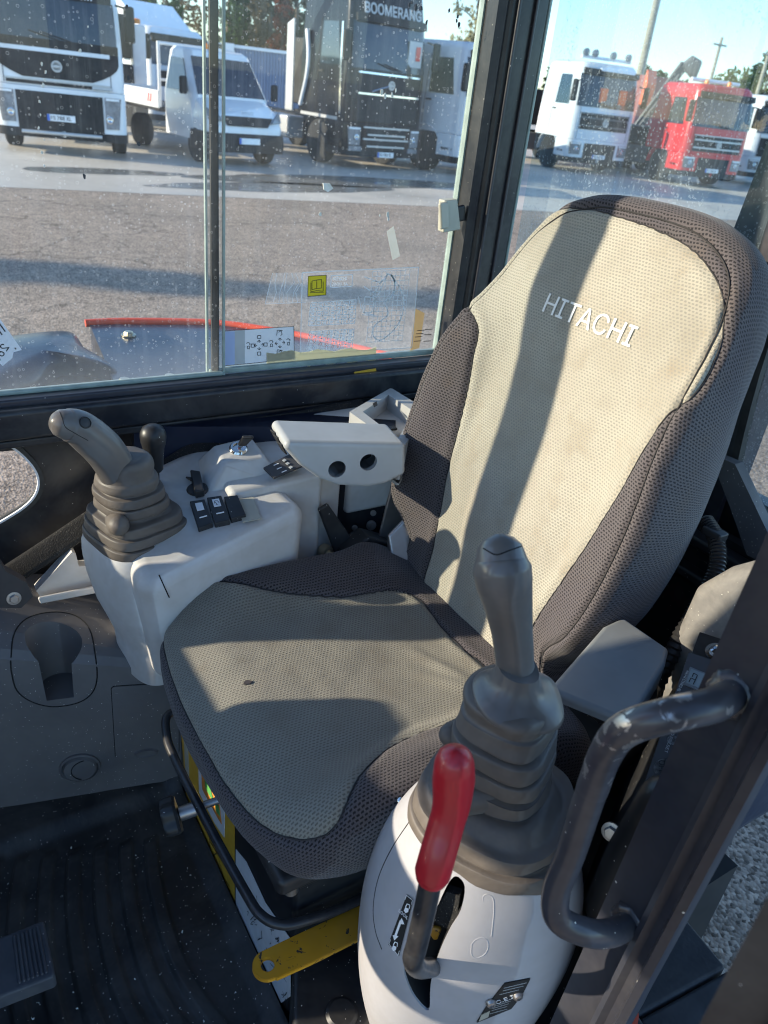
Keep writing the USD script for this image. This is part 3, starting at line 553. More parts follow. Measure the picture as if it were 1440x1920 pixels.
for s in (-1, 1):
    part(vn, 'side_window', ngon([(s * 0.962, -0.85, 1.36), (s * 0.962, -1.85, 1.36), (s * 0.84, -1.85, 1.98), (s * 0.845, -1.28, 1.98)], (s * 0.012, 0, 0.004)), 'side_screen')
    mm = cb(vn, 'mirror', (s * 1.14, -0.72, 1.48), (0.17, 0.10, 0.34), 'paint_dark', 0.04)
    part(vn, 'headlight', rhull([(s * 0.62, 0.05, 0.90), (s * 0.90, -0.06, 0.92), (s * 0.90, -0.16, 1.10), (s * 0.70, -0.0, 0.98)], 0.02), 'lamp_lens')
    wheel(vn, s * 0.82, -0.62, 0.36, 0.24); wheel(vn, s * 0.80, -3.6, 0.36, 0.30)
part(vn, 'grille', rhull([(-0.50, 0.055, 0.82), (0.50, 0.055, 0.82), (0.62, 0.02, 0.98), (-0.62, 0.02, 0.98)], 0.015), 'paint_dark')
part(vn, 'bumper', hullz((vloop(0, 0.10, -0.9, 0.97), 0.28), (vloop(0, 0.12, -0.9, 0.99), 0.45), (vloop(0, 0.08, -0.9, 0.97), 0.66)), 'paint_dark', smooth=35)
pl0 = part(vn, 'number_plate', rbox((0, 0.13, 0.52), (0.52, 0.02, 0.12), 0.004, sub=1), 'plate_white'); part(pl0, 'blue_strip', bx((0.235, 0.132, 0.52), (0.05, 0.02, 0.115)), 'plate_blue')
part(vn, 'name_badge', text('IVECO', 0.055, (0.15, 0.005, 1.045), (-1, 0, 0), (0, -0.4, 0.9), 0.006, width=0.30, bold=True), 'icon_grey', smooth=False)
part(vn, 'beacon', lathe([(0.06, 0), (0.055, 0.10), (0.001, 0.13)], 14, frame((0.1, -1.6, 2.19), (1, 0, 0), (0, 1, 0))), 'amber', smooth=50)
fb_ = part(vn, 'load_floor', rbox((0, -3.55, 0.90), (2.0, 2.7, 0.10), 0.02, sub=1), 'paint_dark')
for s in (-1, 1):
    sb_ = part(vn, 'side_board', rbox((s * 1.0, -3.55, 1.10), (0.05, 2.7, 0.36), 0.012, sub=1), 'paint_white')
    for yy in (-2.55, -2.68, -4.35, -4.48):
        part(sb_, 'red_mark', ngon([(s * 1.0265, yy, 1.02), (s * 1.0265, yy - 0.07, 1.02), (s * 1.0265, yy - 0.02, 1.20), (s * 1.0265, yy + 0.05, 1.20)], (s * 0.003, 0, 0)), 'paint_red')
part(vn, 'tail_board', rbox((0, -4.92, 1.10), (2.0, 0.05, 0.36), 0.012, sub=1), 'paint_white')
for s in (-1, 1): part(vn, 'head_frame', tube([(s * 0.95, -2.25, 0.9), (s * 0.95, -2.25, 2.25)], 0.04, 8), 'paint_white')
part(vn, 'cross_bar', tube([(-0.95, -2.25, 2.22), (0.95, -2.25, 2.22)], 0.035, 8), 'paint_white'); part(vn, 'cross_bar', tube([(-0.95, -2.25, 1.5), (0.95, -2.25, 1.5)], 0.03, 8), 'paint_white')

# 3 the tall black lorry
p = at(716, 319, 'z', GZ); T3, F3 = truck('parked_lorry', 'tall black lorry with chrome grille bars and lettering above the windscreen', p, rot_for(p, 39), body='paint_black', face='paint_black', h=4.05, wind=(2.2, 3.15), zb=1.05, grille=(1.08, 2.1), plate_z=0.36, lamp_x=0.80, lean=0.30, visor=True, style='dark', chassis=4.5, mirror='paint_dark')
part(T3, 'lettering', text('BOOMERANG', 0.21, (0.88, front_y(F3, 3.32, 0.8) + 0.07, 3.32), (-1, 0, 0), (0, -0.18, 1), 0.012, width=1.72, bold=True), 'icon_grey', smooth=False)
front_bar(T3, F3, 2.10, 2.14, -0.95, 0.95, 'chrome', 'chrome_bar'); front_bar(T3, F3, 1.66, 1.70, -0.95, 0.95, 'chrome', 'chrome_bar')
ringbadge(T3, front_y(F3, 1.86) + 0.03, 1.90, 0.10); part(T3, 'badge_slash', tube([(0.6, front_y(F3, 1.75) + 0.05, 1.74), (0.1, front_y(F3, 1.85) + 0.05, 1.88)], 0.018, 6), 'chrome')
Fb3 = lambda z: foot(z, 2.47, 0.75, 0.28, 0.0, 0.3, 3, 0.0)
for z0, z1 in ((0.80, 0.96), (0.54, 0.70)):
    for zz in (z0, z1):
        part(T3, 'bumper_trim', patch(Fb3, np.linspace(zz - 0.018, zz + 0.018, 3), -0.72 if zz == z1 else -0.60, 0.72 if zz == z1 else 0.60, 0.04), 'paint_silver', smooth=40)
for s in (-1, 1): part(T3, 'lower_lamp', patch(Fb3, np.linspace(0.42, 0.53, 3), *((0.75, 1.10) if s > 0 else (-1.10, -0.75)), 0.03), 'lamp_lens', smooth=40)
part(T3, 'flag', bx((-0.72, front_y(F3, 2.6, -0.7) + 0.04, 2.62), (0.42, 0.01, 0.55)), 'icon_grey', 'pale flag behind the windscreen'); part(T3, 'flag_mark', bx((-0.80, front_y(F3, 2.6, -0.7) + 0.055, 2.64), (0.14, 0.01, 0.30)), 'paint_red')
for s in (-1, 1):
    part(T3, 'side_deflector', rhull([(s * 1.20, -2.45, 1.1), (s * 1.20, -2.75, 1.1), (s * 1.20, -2.75, 3.0), (s * 1.20, -2.50, 3.1)], 0.03), 'paint_silver')
    part(T3, 'chrome_strip', tube(cr([(s * 1.26, -2.0, 1.25), (s * 1.27, -1.75, 1.9), (s * 1.26, -1.72, 2.4), (s * 1.24, -1.85, 2.9)], 5), 0.05, 8), 'paint_white')
    part(T3, 'side_stripe', patch(F3, np.linspace(1.05, 1.12, 3), lambda z: -2.0, lambda z: -0.4, 0.012, side=s), 'paint_silver', smooth=40)
    part(T3, 'pillar_trim', patch(F3, np.linspace(1.2, 3.1, 5), lambda z: -0.32 - 0.1 * (z - 1.2), lambda z: -0.26 - 0.1 * (z - 1.2), 0.02, side=s), 'chrome', smooth=40)

# 4 white tipper cab partly behind the pillar
p = at(905, 331, 'z', GZ); T4, F4 = truck('parked_lorry', 'white tipper lorry cut off by the cab pillar, beside the black lorry', p, rot_for(p, 55), h=3.05, wind=(1.85, 2.72), zb=0.98, grille=(1.02, 1.5), lean=0.18, chassis=4, beacon=1)
cb(T4, 'tipper_body', (0, -4.6, 2.0), (2.45, 4.4, 1.7), 'paint_dark', 0.04)
# 5 white lorry through the rear window
p = at(1112, 326, 'z', GZ); T5, F5 = truck('parked_lorry', 'white low-cab lorry with roof bar and orange seats, in the rear window', p, rot_for(p, 36), h=3.2, wind=(1.95, 2.86), zb=1.0, grille=(1.3, 1.75), lean=0.20, bars=2, barm='paint_grey', chassis=4)
ringbadge(T5, front_y(F5, 1.52) + 0.03, 1.52, 0.11)
for x in (0.25, -0.5): part(T5, 'orange_seat', rbox((x, front_y(F5, 2.1) - 0.0 - 0.02, 2.30), (0.30, 0.05, 0.42), 0.02, sub=1), 'paint_orange')
rb_ = part(T5, 'roof_bar', tube([(-0.95, -0.6, 3.33), (0.95, -0.6, 3.33)], 0.05, 10), 'paint_white')
for x in (-0.8, -0.2, 0.5, 0.85): part(rb_, 'roof_lamp', lathe([(0.001, -0.06), (0.10, -0.04), (0.11, 0.05), (0.001, 0.06)], 14, frame((x, -0.55, 3.45), (1, 0, 0), (0, 0, -1))), 'lamp_lens', smooth=50)
part(T5, 'roof_stripe', patch(F5, np.linspace(2.95, 3.03, 3), -0.8, 0.5, 0.135), 'paint_white', smooth=40)
cb(T5, 'load_body', (0, -4.8, 1.75), (2.45, 4.6, 1.1), 'paint_dark', 0.04)
# 6 red lorry, 7 far white lorry, 8 dark red tipper box and its arm
p = at(1322, 352, 'z', GZ); T6, F6 = truck('parked_lorry', 'bright red lorry with amber roof beacons at the right of the rear window', p, rot_for(p, 40), body='paint_red', face='paint_red', h=2.95, wind=(1.75, 2.58), zb=0.98, grille=(1.05, 1.5), lean=0.18, bars=2, chassis=4, beacon=2)
part(T6, 'roof_bar', tube([(-0.95, -0.9, 3.06), (0.95, -0.9, 3.06)], 0.06, 10), 'paint_white'); ringbadge(T6, front_y(F6, 1.3) + 0.03, 1.28, 0.10)
cb(T6, 'load_body', (0, -5.0, 1.3), (2.4, 4.6, 0.5), 'paint_dark', 0.04)
p = at(1440, 352, 'z', GZ); T7, F7 = truck('parked_lorry', 'far white lorry at the right edge, behind the red lorry', p, rot_for(p, 38), h=2.95, wind=(1.75, 2.6), zb=0.98, chassis=4, beacon=1)
p = far(1205, 34.0); hk = thing('hook_lorry', 'dark red tipper body with an orange end, rising between the white and the red lorry', 'lorry', p, rot_for(p, 50), local=True)
part(hk, 'tipper_box', hull([(a, b, z) for a in (-1.25, 1.25) for b, z in ((0, 1.2), (-5.5, 1.2), (-5.5, 3.2), (0.2, 3.4))]), 'paint_darkred'); part(hk, 'orange_end', rhull([(a, b, z) for a in (0.75, 1.25) for b, z in ((0.18, 3.55), (0.30, 3.1), (0.24, 2.3), (0.16, 2.3))], 0.05), 'paint_orange')
for k in range(6): part(hk, 'side_rib', rbox((1.28, -0.5 - k * 0.95, 2.25), (0.07, 0.12, 2.0), 0.02, sub=1), 'paint_darkred')
for s in (-1, 1): wheel(hk, s * 1.05, -1.0); wheel(hk, s * 1.05, -4.5)
cb(hk, 'chassis', (0, -2.7, 0.9), (0.9, 5.6, 0.4), 'paint_dark')
p = far(1226, 28.0); cr_ = thing('loader_arm', 'grey hydraulic loader arm leaning up beside the red lorry', 'arm', p, rot_for(p, 0), local=True)
part(cr_, 'boom', rhull([(1.0, -0.2, 1.0), (1.25, 0.0, 1.0), (-0.35, -0.1, 3.6), (-0.12, 0.1, 3.65)], 0.06), 'paint_grey'); part(cr_, 'ram', tube([(1.0, 0.2, 1.2), (-0.15, 0.2, 3.3)], 0.05, 10), 'paint_grey')
part(cr_, 'elbow', rhull([(-0.25, 0, 3.6), (-0.45, 0, 3.8), (-0.7, 0, 3.7), (-0.65, 0, 3.3)], 0.12), 'paint_grey'); part(cr_, 'base', rhull([(0.8, -0.4, 0), (1.8, 0.4, 0), (0.9, -0.3, 1.2), (1.6, 0.3, 1.2)], 0.05), 'paint_dark')
# lorries behind, at the left
for i, (u, d_, rel, hh, lab) in enumerate(((300, 26.0, 38, 2.75, 'white tractor lorry behind the flatbed van, left of the pair with tall roofs'), (350, 23.0, 42, 2.70, 'white tractor lorry behind the flatbed van, nearer the window bar'))):
    p = far(u, d_); t, F = truck('parked_lorry', lab, p, rot_for(p, rel), h=hh, wind=(1.75, 2.35), zb=0.98, lean=0.30, chassis=3, plate=False)
    part(t, 'roof_fairing', hull([(a, b, z) for a in (-1.0, 1.0) for b, z in ((-0.7, hh - 0.05), (-1.9, hh - 0.05), (-1.9, hh + 0.62), (-1.6, hh + 0.62))]), 'paint_white')
    for s in (-1, 1): part(t, 'side_fairing', rhull([(s * 1.2, -2.2, 1.0), (s * 1.2, -2.8, 1.0), (s * 1.2, -2.8, 2.7), (s * 1.2, -2.2, 2.8)], 0.03), 'paint_white')
p = far(268, 20.0); ld = thing('truck_crane', 'white stand with an amber lamp and black boxes right of the large lorry', 'equipment', p, rot_for(p, 10), local=True)
part(ld, 'mast', rbox((0, 0, 1.3), (0.35, 0.4, 2.6), 0.04, sub=1), 'paint_white'); part(ld, 'lamp', lathe([(0.10, 0), (0.09, 0.10), (0.001, 0.12)], 14, frame((0, 0, 2.62), (1, 0, 0), (0, 1, 0))), 'amber'); part(ld, 'box', rbox((0.45, 0.1, 2.3), (0.5, 0.5, 0.95), 0.05, sub=1), 'paint_dark'); part(ld, 'box', rbox((0.42, 0.1, 1.45), (0.45, 0.5, 0.5), 0.05, sub=1), 'paint_dark'); part(ld, 'foot', rbox((0.2, 0, 0.9), (1.4, 0.7, 0.3), 0.05, sub=1), 'paint_white')
# blue container far behind
p = far(505, 34.0); ct = thing('shipping_container', 'blue corrugated shipping container behind the small van', 'container', p, rot_for(p, 8), local=True)
nx = 90; xs = np.linspace(-6.0, 6.0, nx * 4 + 1); zig = np.array([0, 0.04, 0.04, 0])[np.arange(len(xs)) % 4]
v = np.array([(x, y, z) for z in (0.15, 2.6) for x, y in zip(xs, zig)]); n = len(xs); i = np.arange(n - 1)
part(ct, 'corrugated_side', (v, np.stack([i, i + 1, i + n + 1, i + n], 1)), 'paint_blue', smooth=False); part(ct, 'box', bx((0, -1.25, 1.38), (12.0, 2.44, 2.42)), 'paint_blue'); part(ct, 'roof_rail', rbox((0, 0.03, 2.66), (12.1, 0.10, 0.12), 0.01, sub=1), 'paint_white'); part(ct, 'floor_rail', rbox((0, 0.03, 0.12), (12.1, 0.10, 0.14), 0.01, sub=1), 'paint_white')
cb(ct, 'corner_post', (1.9, 0.10, 1.4), (0.5, 0.12, 2.7), 'paint_white')
# poles
def pole(u, d_, h, r, lab, lean=0.0):
    p = far(u, d_); t = thing('utility_pole', lab, 'pole', p); n = 10
    part(t, 'pole', tube([p + np.array([lean * z, 0, z]) for z in np.linspace(0, h, n)], np.linspace(r, r * 0.7, n), 12), 'pole_wood', smooth=60); return t, p
mat('pole_wood', (0.34, 0.32, 0.26), (0.24, 0.22, 0.18), 5, 0.85)
pole(1163, 36.0, 15.0, 0.20, 'tall pale pole rising behind the white lorry in the rear window', lean=0.0)
for u, d_, lab in ((1292, 46.0, 'short far pole above the red lorry, with wires'), (1382, 48.0, 'short far pole rising out of the trees at the right')):
    t, p = pole(u, d_, 6.3, 0.13, lab); part(t, 'cross_arm', rbox(p + np.array([0, 0, 5.9]), (1.2, 0.1, 0.1), 0.02, sub=1), 'pole_wood')

# ------------------------------------------------------------------ trees
def leafmat(n, a, b):
    N = {'o': ('object_info', {}), 'g': ('geometry', {}), 'r': ('rgb_ramp', {'ramp': [(0.0, a), (1.0, b)]}), 'd': ('diffuse_bsdf', {}), 't': ('translucent_bsdf', {}), 'm': ('mix_closure', {'fac': 0.35})}
    M[n] = usdkit.material(stage, '/World/Looks/' + n, N, [('g.random_per_island', 'r.fac'), ('r.color', 'd.color'), ('r.color', 't.color'), ('d.BSDF', 'm.closure1'), ('t.BSDF', 'm.closure2')], surface='m.closure')
leafmat('leaf_yellowgreen', (0.10, 0.12, 0.02), (0.30, 0.28, 0.06)); leafmat('leaf_green', (0.04, 0.07, 0.02), (0.11, 0.13, 0.04)); leafmat('leaf_brown', (0.13, 0.10, 0.06), (0.24, 0.20, 0.12)); leafmat('leaf_red', (0.16, 0.05, 0.03), (0.26, 0.10, 0.06)); leafmat('leaf_pale', (0.24, 0.23, 0.13), (0.42, 0.40, 0.26)); leafmat('leaf_dark', (0.035, 0.05, 0.03), (0.08, 0.09, 0.05))
mat('bark', (0.13, 0.105, 0.08), (0.08, 0.065, 0.05), 8, 0.9)
def tree(name, lab, u, d_, h, w, m, seed, shape='round', n=2600, leaf=0.16, base=0.2, group=None, limbs=9, p=None):
    q = np.random.default_rng(seed); p = far(u, d_) if p is None else np.array(p, float); t = thing(name, lab, 'tree', p, group=group)
    tr = [tube([p + np.array([0.12 * math.sin(z * 0.5 + seed), 0.1 * math.cos(z * 0.4 + seed), z]) for z in np.linspace(0, h * 0.86, 8)], np.linspace(0.02 * h + 0.03, 0.02, 8), 8)]
    tips = []
    for k in range(limbs):
        z = h * (base + (0.86 - base) * (k + q.random()) / limbs); a = q.uniform(0, 2 * math.pi); s = (1.0 if shape == 'round' else 0.75) * w * 0.5 * (0.5 + 0.5 * q.random()) * (math.sin(math.pi * min(1, max(0.08, (z / h - base) / (1 - base)))) ** 0.6 if shape == 'round' else 0.9 * (1.02 - z / h) ** 0.7)
        e = p + np.array([math.cos(a) * s, math.sin(a) * s, z + s * (0.5 if shape == 'round' else 0.9)]); b = p + np.array([0, 0, z]); tips.append(e)
        tr.append(tube([b, (b + e) / 2 + np.array([0, 0, 0.05 * s]), e], [0.012 * h * 0.4 + 0.02, 0.03, 0.012], 6))
    part(t, 'trunk', join(*tr), 'bark', smooth=60)
    C_, R_ = [], []
    nc = 26 if shape == 'round' else 34
    for k in range(nc):
        z = base + (1 - base) * (k + q.random()) / nc; a = q.uniform(0, 2 * math.pi)
        pr_ = math.sin(math.pi * np.clip((z - base) / (1 - base) * 0.9 + 0.07, 0, 1)) ** 0.55 if shape == 'round' else (1.03 - z) ** 0.6 * min(1, (z - base) * 6 + 0.35)
        s = w * 0.5 * pr_ * math.sqrt(q.random()) * 0.85
        C_.append(p + np.array([math.cos(a) * s, math.sin(a) * s, h * z])); R_.append(w * (0.16 if shape == 'round' else 0.17) * (0.6 + 0.7 * q.random()))
    C_ = np.array(C_ + tips); R_ = np.array(R_ + [w * 0.12] * len(tips)); k = q.integers(0, len(C_), n)
    dd_ = q.normal(size=(n, 3)); dd_ /= np.linalg.norm(dd_, axis=1, keepdims=True)
    o = C_[k] + dd_ * (R_[k] * q.random(n) ** 0.4)[:, None] * np.array([1, 1, 0.85])
    a_ = q.normal(size=(n, 3)); a_ /= np.linalg.norm(a_, axis=1, keepdims=True); b_ = np.cross(a_, q.normal(size=(n, 3))); b_ /= np.linalg.norm(b_, axis=1, keepdims=True); s = leaf * (0.5 + q.random(n))[:, None]
    v = np.stack([o - a_ * s, o + b_ * s * 0.55, o + a_ * s, o - b_ * s * 0.55], 1).reshape(-1, 3); f = np.arange(4 * n).reshape(n, 4)
    part(t, 'crown', (v, f), m, smooth=False, kind='stuff'); return t
tree('leafy_tree', 'yellow-green leafy tree right of the large white lorry', 268, 40, 7.4, 4.2, 'leaf_yellowgreen', 1, n=3400, base=0.25)
tree('sparse_tree', 'thin brown-green tree with open branches above the white tractors', 345, 44, 8.8, 7.0, 'leaf_brown', 2, n=1700, leaf=0.15, base=0.25, limbs=16)
tree('round_bush', 'small dark green tree in front of the thin open-branched one', 316, 38, 5.6, 2.2, 'leaf_green', 3, n=1500, base=0.1)
for i, (u, h, m, lab) in enumerate(((428, 9.5, 'leaf_green', 'dark green conical tree just right of the window bar'), (452, 10.0, 'leaf_brown', 'brownish conical tree, second right of the window bar'), (478, 10.6, 'leaf_brown', 'pale brown conical tree, third right of the window bar'), (500, 10.2, 'leaf_brown', 'tall brown tree left of the small red one'), (548, 10.5, 'leaf_brown', 'tall brown tree between the red tree and the black lorry'), (572, 10.2, 'leaf_green', 'green conical tree touching the black lorry'))):
    tree('conical_tree', lab, u, 48 + (i % 3) * 2, h, 3.4, m, 20 + i, 'cone', n=3000, base=0.06, leaf=0.17)
tree('red_tree', 'small rust-red conical tree above the blue container', 523, 44, 5.9, 2.0, 'leaf_red', 33, 'cone', n=1500, base=0.08)
tree('pale_tree', 'pale see-through poplar behind the black lorry, right', 856, 40, 8.4, 3.4, 'leaf_pale', 41, 'round', n=1700, leaf=0.12, base=0.12)
for i, (u, d_, h, w, m, lab) in enumerate(((1205, 62, 4.8, 5, 'leaf_green', 'low far tree left of the loader arm'), (1240, 66, 4.3, 5, 'leaf_yellowgreen', 'far yellowish tree behind the loader arm'), (1318, 60, 4.7, 6, 'leaf_yellowgreen', 'far yellow-green tree above the red lorry'), (1350, 64, 5.6, 5, 'leaf_yellowgreen', 'far light green tree right of the short pole'), (1395, 56, 6.9, 4.0, 'leaf_green', 'tallest far green tree at the right of the rear window'), (1428, 58, 5.8, 5, 'leaf_yellowgreen', 'far yellow-green tree at the right edge'), (1465, 60, 6.0, 5, 'leaf_dark', 'far dark tree beyond the right edge'))):
    tree('roadside_tree', lab, u, d_, h, w, m, 60 + i, 'round', n=1900, leaf=0.2, base=0.1)
# tall poplars out to the front: their long shadow crosses the yard
for i, (dx, yy) in enumerate(((24.0, -7.1),)):
    q0_ = np.array([-1.2, yy]); sh_ = SUN[:2] / np.linalg.norm(SUN[:2]); pp = q0_ + sh_ * 30.0
    tree('poplar_tree', 'tall narrow poplar in front of the machine, outside the view', 0, 0, 13.0, 2.2, 'leaf_green', 80 + i, 'cone', n=5200, base=0.05, leaf=0.2, p=(pp[0], pp[1], GZ))
far_row = [(u, 75 + 8 * math.sin(u), 3.6 + 1.2 * math.sin(u * 1.7)) for u in (860, 1040)]
for i, (u, d_, h) in enumerate(far_row):
    tree('hedge_tree', ('low dark hedge tree far behind the white tipper lorry', 'low dark hedge tree at the left edge of the rear window')[i], u, d_, h, 6.5, 'leaf_dark', 100 + i, 'round', n=900, leaf=0.28, base=0.05)
# ================================================================== the cab
cab = thing('excavator_cab', 'black painted steel cab shell around the driver seat, with pillars and window sill', 'cab', (0, 0, 0.75))
# right-hand side wall under the window (an oval glazed cut-out near the front)
wall = Polygon([(-0.24, 0.70), (1.32, 0.70), (1.32, 1.438), (-0.24, 1.438)])
ov = smoothpoly(np.array([(1.05, 1.40), (0.80, 1.405), (0.748, 1.392), (0.713, 1.361), (0.692, 1.314), (0.707, 1.271), (0.767, 1.235), (0.9, 1.18), (1.05, 1.17), (1.12, 1.28)]), 6)
TW = frame((0, -0.545, 0), (1, 0, 0), (0, 0, 1))     # z of this frame points to -y
part(cab, 'wall_panel', xf(extr(wall.difference(ov), 0.012), TW), 'black_paint')
part(cab, 'window_seal', xf(extr(ov.buffer(0.007).difference(ov), 0.02), frame((0, -0.541, 0), (1, 0, 0), (0, 0, 1))), 'rubber_seal')
part(cab, 'window_bead', xf(extr(ov.buffer(0.0).difference(ov.buffer(-0.0035)), 0.004), frame((0, -0.5405, 0), (1, 0, 0), (0, 0, 1))), 'print_white')
sill = rhull([(x, y, z) for x in (-0.2, 1.32) for y, z in ((-0.488, 1.452), (-0.53, 1.452), (-0.492, 1.418), (-0.53, 1.412))], 0.009)
part(cab, 'sill_beam', sill, 'black_paint')
part(cab, 'sill_lip', rbox((0.56, -0.512, 1.4655), (1.52, 0.030, 0.013), 0.004), 'pillar_paint')
part(cab, 'lower_rail', rbox((0.56, -0.515, 1.398), (1.52, 0.035, 0.014), 0.004), 'black_paint')
# rear right pillar: a box post with door-seal ribs
def post(pts, z0, z1, m, name, lean=(0, 0), label=None):
    g = extr(Polygon(pts), z1 - z0); v, f = g; t = v[:, 2:3] / (z1 - z0); v = v + np.hstack([t * lean[0], t * lean[1], np.full_like(t, z0)])
    return part(cab, name, (v, f), m, label)
rp = post([(-0.093, -0.53), (-0.093, -0.492), (-0.108, -0.486), (-0.113, -0.490), (-0.118, -0.484), (-0.150, -0.480), (-0.196, -0.486), (-0.202, -0.50), (-0.21, -0.55), (-0.12, -0.56)], 0.8, 2.44, 'black_paint', 'pillar', label='black rear pillar between the side window and the rear window')
for x in (-0.128, -0.165):
    part(cab, 'pillar_rib', rbox((x, -0.4795, 1.76), (0.006, 0.007, 0.9), 0.002, sub=1), 'pillar_paint')
part(cab, 'pillar_seal', rbox((-0.2085, -0.4985, 1.86), (0.008, 0.010, 0.84), 0.003, sub=1), 'edge_green')
# door pillar with its ribs, and the grab handle welded to it
dp = post([(0.392, 0.463), (0.395, 0.500), (0.403, 0.503), (0.406, 0.509), (0.401, 0.514), (0.402, 0.521), (0.408, 0.525), (0.403, 0.531), (0.390, 0.531), (0.36, 0.515), (0.31, 0.49), (0.30, 0.465), (0.33, 0.459)], 0.78, 2.44, 'pillar_paint', 'pillar', lean=(0.0, 0.055), label='near door pillar with raised seal ribs')
hp = [(0.385, 0.513, 1.597), (0.43, 0.522, 1.610), (0.463, 0.515, 1.609), (0.478, 0.497, 1.586), (0.474, 0.486, 1.552), (0.470, 0.482, 1.507), (0.470, 0.482, 1.434), (0.474, 0.483, 1.392), (0.474, 0.493, 1.368), (0.45, 0.508, 1.352), (0.42, 0.512, 1.336), (0.385, 0.510, 1.325)]
hc = cr(hp, 10); k = len(hc)
HR = 0.0115
i0 = int(k * 0.42)
gh = part(cab, 'grab_handle', tube(hc, HR, 24), 'handle_plain', 'bent tubular grab handle, its paint worn to bright metal at the upper bend', smooth=60)
# worn zone: skin over the upper bend
part(gh, 'worn_patch', tube(hc[int(k * 0.08):int(k * 0.46)], HR + 0.0003, 24), 'handle_paint', smooth=60)
for p, q in ((hc[0], hc[3]), (hc[-1], hc[-4])):
    d = (q - p) / np.linalg.norm(q - p); T = frame(p + d * 0.010, np.cross(d, [0, 0, 1.0]), np.cross(d, np.cross(d, [0, 0, 1.0])))
    th = np.linspace(0, 2 * math.pi, 40, endpoint=False); loops = []
    for rr, zz in ((0.0150, -0.008), (0.0178, -0.004), (0.0182, 0.001), (0.0160, 0.004), (0.0133, 0.006)):
        w = rr + 0.0008 * np.sin(th * 9 + zz * 300) + 0.0006 * np.sin(th * 17)
        loops.append(np.stack([w * np.cos(th), w * np.sin(th), np.full(40, zz)], 1))
    s = -1 if T[:3, 2] @ d < 0 else 1
    for l in loops: l[:, 2] *= s
    part(gh, 'weld_bead', xf(loft(loops), T), 'handle_plain', smooth=60)
part(cab, 'door_sill', rhull([(x, y, z) for x, y in ((0.30, 0.45), (0.50, 0.455), (0.95, 0.47), (0.95, 0.53), (0.30, 0.53)) for z in (0.74, 0.80)], 0.006), 'black_paint')
# rear: post in the middle of the rear glass, lower frame, roof, floor, front frame
q0, q1, q2 = at(1440, 262, 'x', -0.235), at(1376, 428, 'x', -0.235), at(1392, 800, 'x', -0.235)
def slab(p, w, d, m, name, label=None):
    p = np.asarray(p); loops = []
    for c in p: loops.append(np.array([c, c + [0, w, 0], c + [-d, w, 0], c + [-d, 0, 0]]))
    return part(cab, name, loft(loops), m, label)
slab([(-0.235, 0.012, 0.9), (-0.235, 0.012, 1.55), q1 + (0, 0.0, 0), q0, q0 + 2.2 * (q0 - q1)], 0.085, 0.05, 'pillar_paint', 'pillar', 'black rear post behind the backrest')
part(cab, 'rear_panel', bx((-0.262, -0.13, 1.07), (0.03, 0.80, 0.74)), 'black_paint')
part(cab, 'rear_corner', move(prism([(0.29, 0.475), (0.29, 0.495), (0.05, 0.42), (-0.24, 0.28), (-0.24, 0.26), (0.05, 0.395)], 0.70), (0, 0, 0.75)), 'black_paint')
part(cab, 'roof', rbox((0.45, 0.0, 2.47), (1.5, 1.16, 0.08), 0.03), 'black_paint')
part(cab, 'floor', move(prism([(1.34, -0.55), (1.34, 0.55), (0.42, 0.53), (0.29, 0.48), (0.05, 0.40), (-0.24, 0.26), (-0.26, -0.55)], 0.06), (0, 0, 0.68)), 'base_metal')
for y in (-0.50, 0.52):
    s_ = 1 if y > 0 else -1
    part(cab, 'front_pillar', tube([(1.32, y, 0.72), (1.32, s_ * 0.49, 1.45), (1.22, s_ * 0.475, 1.8), (1.15, s_ * 0.50, 2.03), (1.08, s_ * 0.555, 2.26), (1.02, s_ * 0.57, 2.42)], 0.045, 12), 'black_paint')
part(cab, 'front_crossbar', rbox((1.32, 0.0, 1.445), (0.05, 1.02, 0.06), 0.01), 'black_paint')
part(cab, 'front_panel', rbox((1.32, 0.12, 0.94), (0.04, 0.80, 0.42), 0.01), 'black_paint')  # solid panel added out of view to keep sun off the floor
part(cab, 'lever_housing', rbox((1.28, -0.20, 1.26), (0.05, 0.38, 0.36), 0.02), 'black_plastic')  # unseen box added to block sun from the seat base front
part(cab, 'wiper_housing', rbox((1.30, -0.12, 1.51), (0.06, 0.36, 0.085), 0.02), 'black_plastic')  # box put in out of view to shape the shadow on the cushion
# grey rubber foam along the wall, over the console edge
fp = [at(u, v, 'y', -0.475) for u, v in ((-60, 1125), (20, 1078), (160, 985), (300, 890), (430, 815), (560, 790), (680, 765))]
fc = cr(fp, 6); loops = []
for i, p in enumerate(fc):
    t = np.gradient(fc, axis=0)[i]; t /= np.linalg.norm(t); n = np.array([0, 0.75, 0.66]); s = np.cross(t, n); s /= np.linalg.norm(s)
    loops.append(sup(p, 0.019, 0.009, 3.5, 16, ax=s, ay=n))
part(cab, 'foam_strip', loft(loops), 'foam_strip')
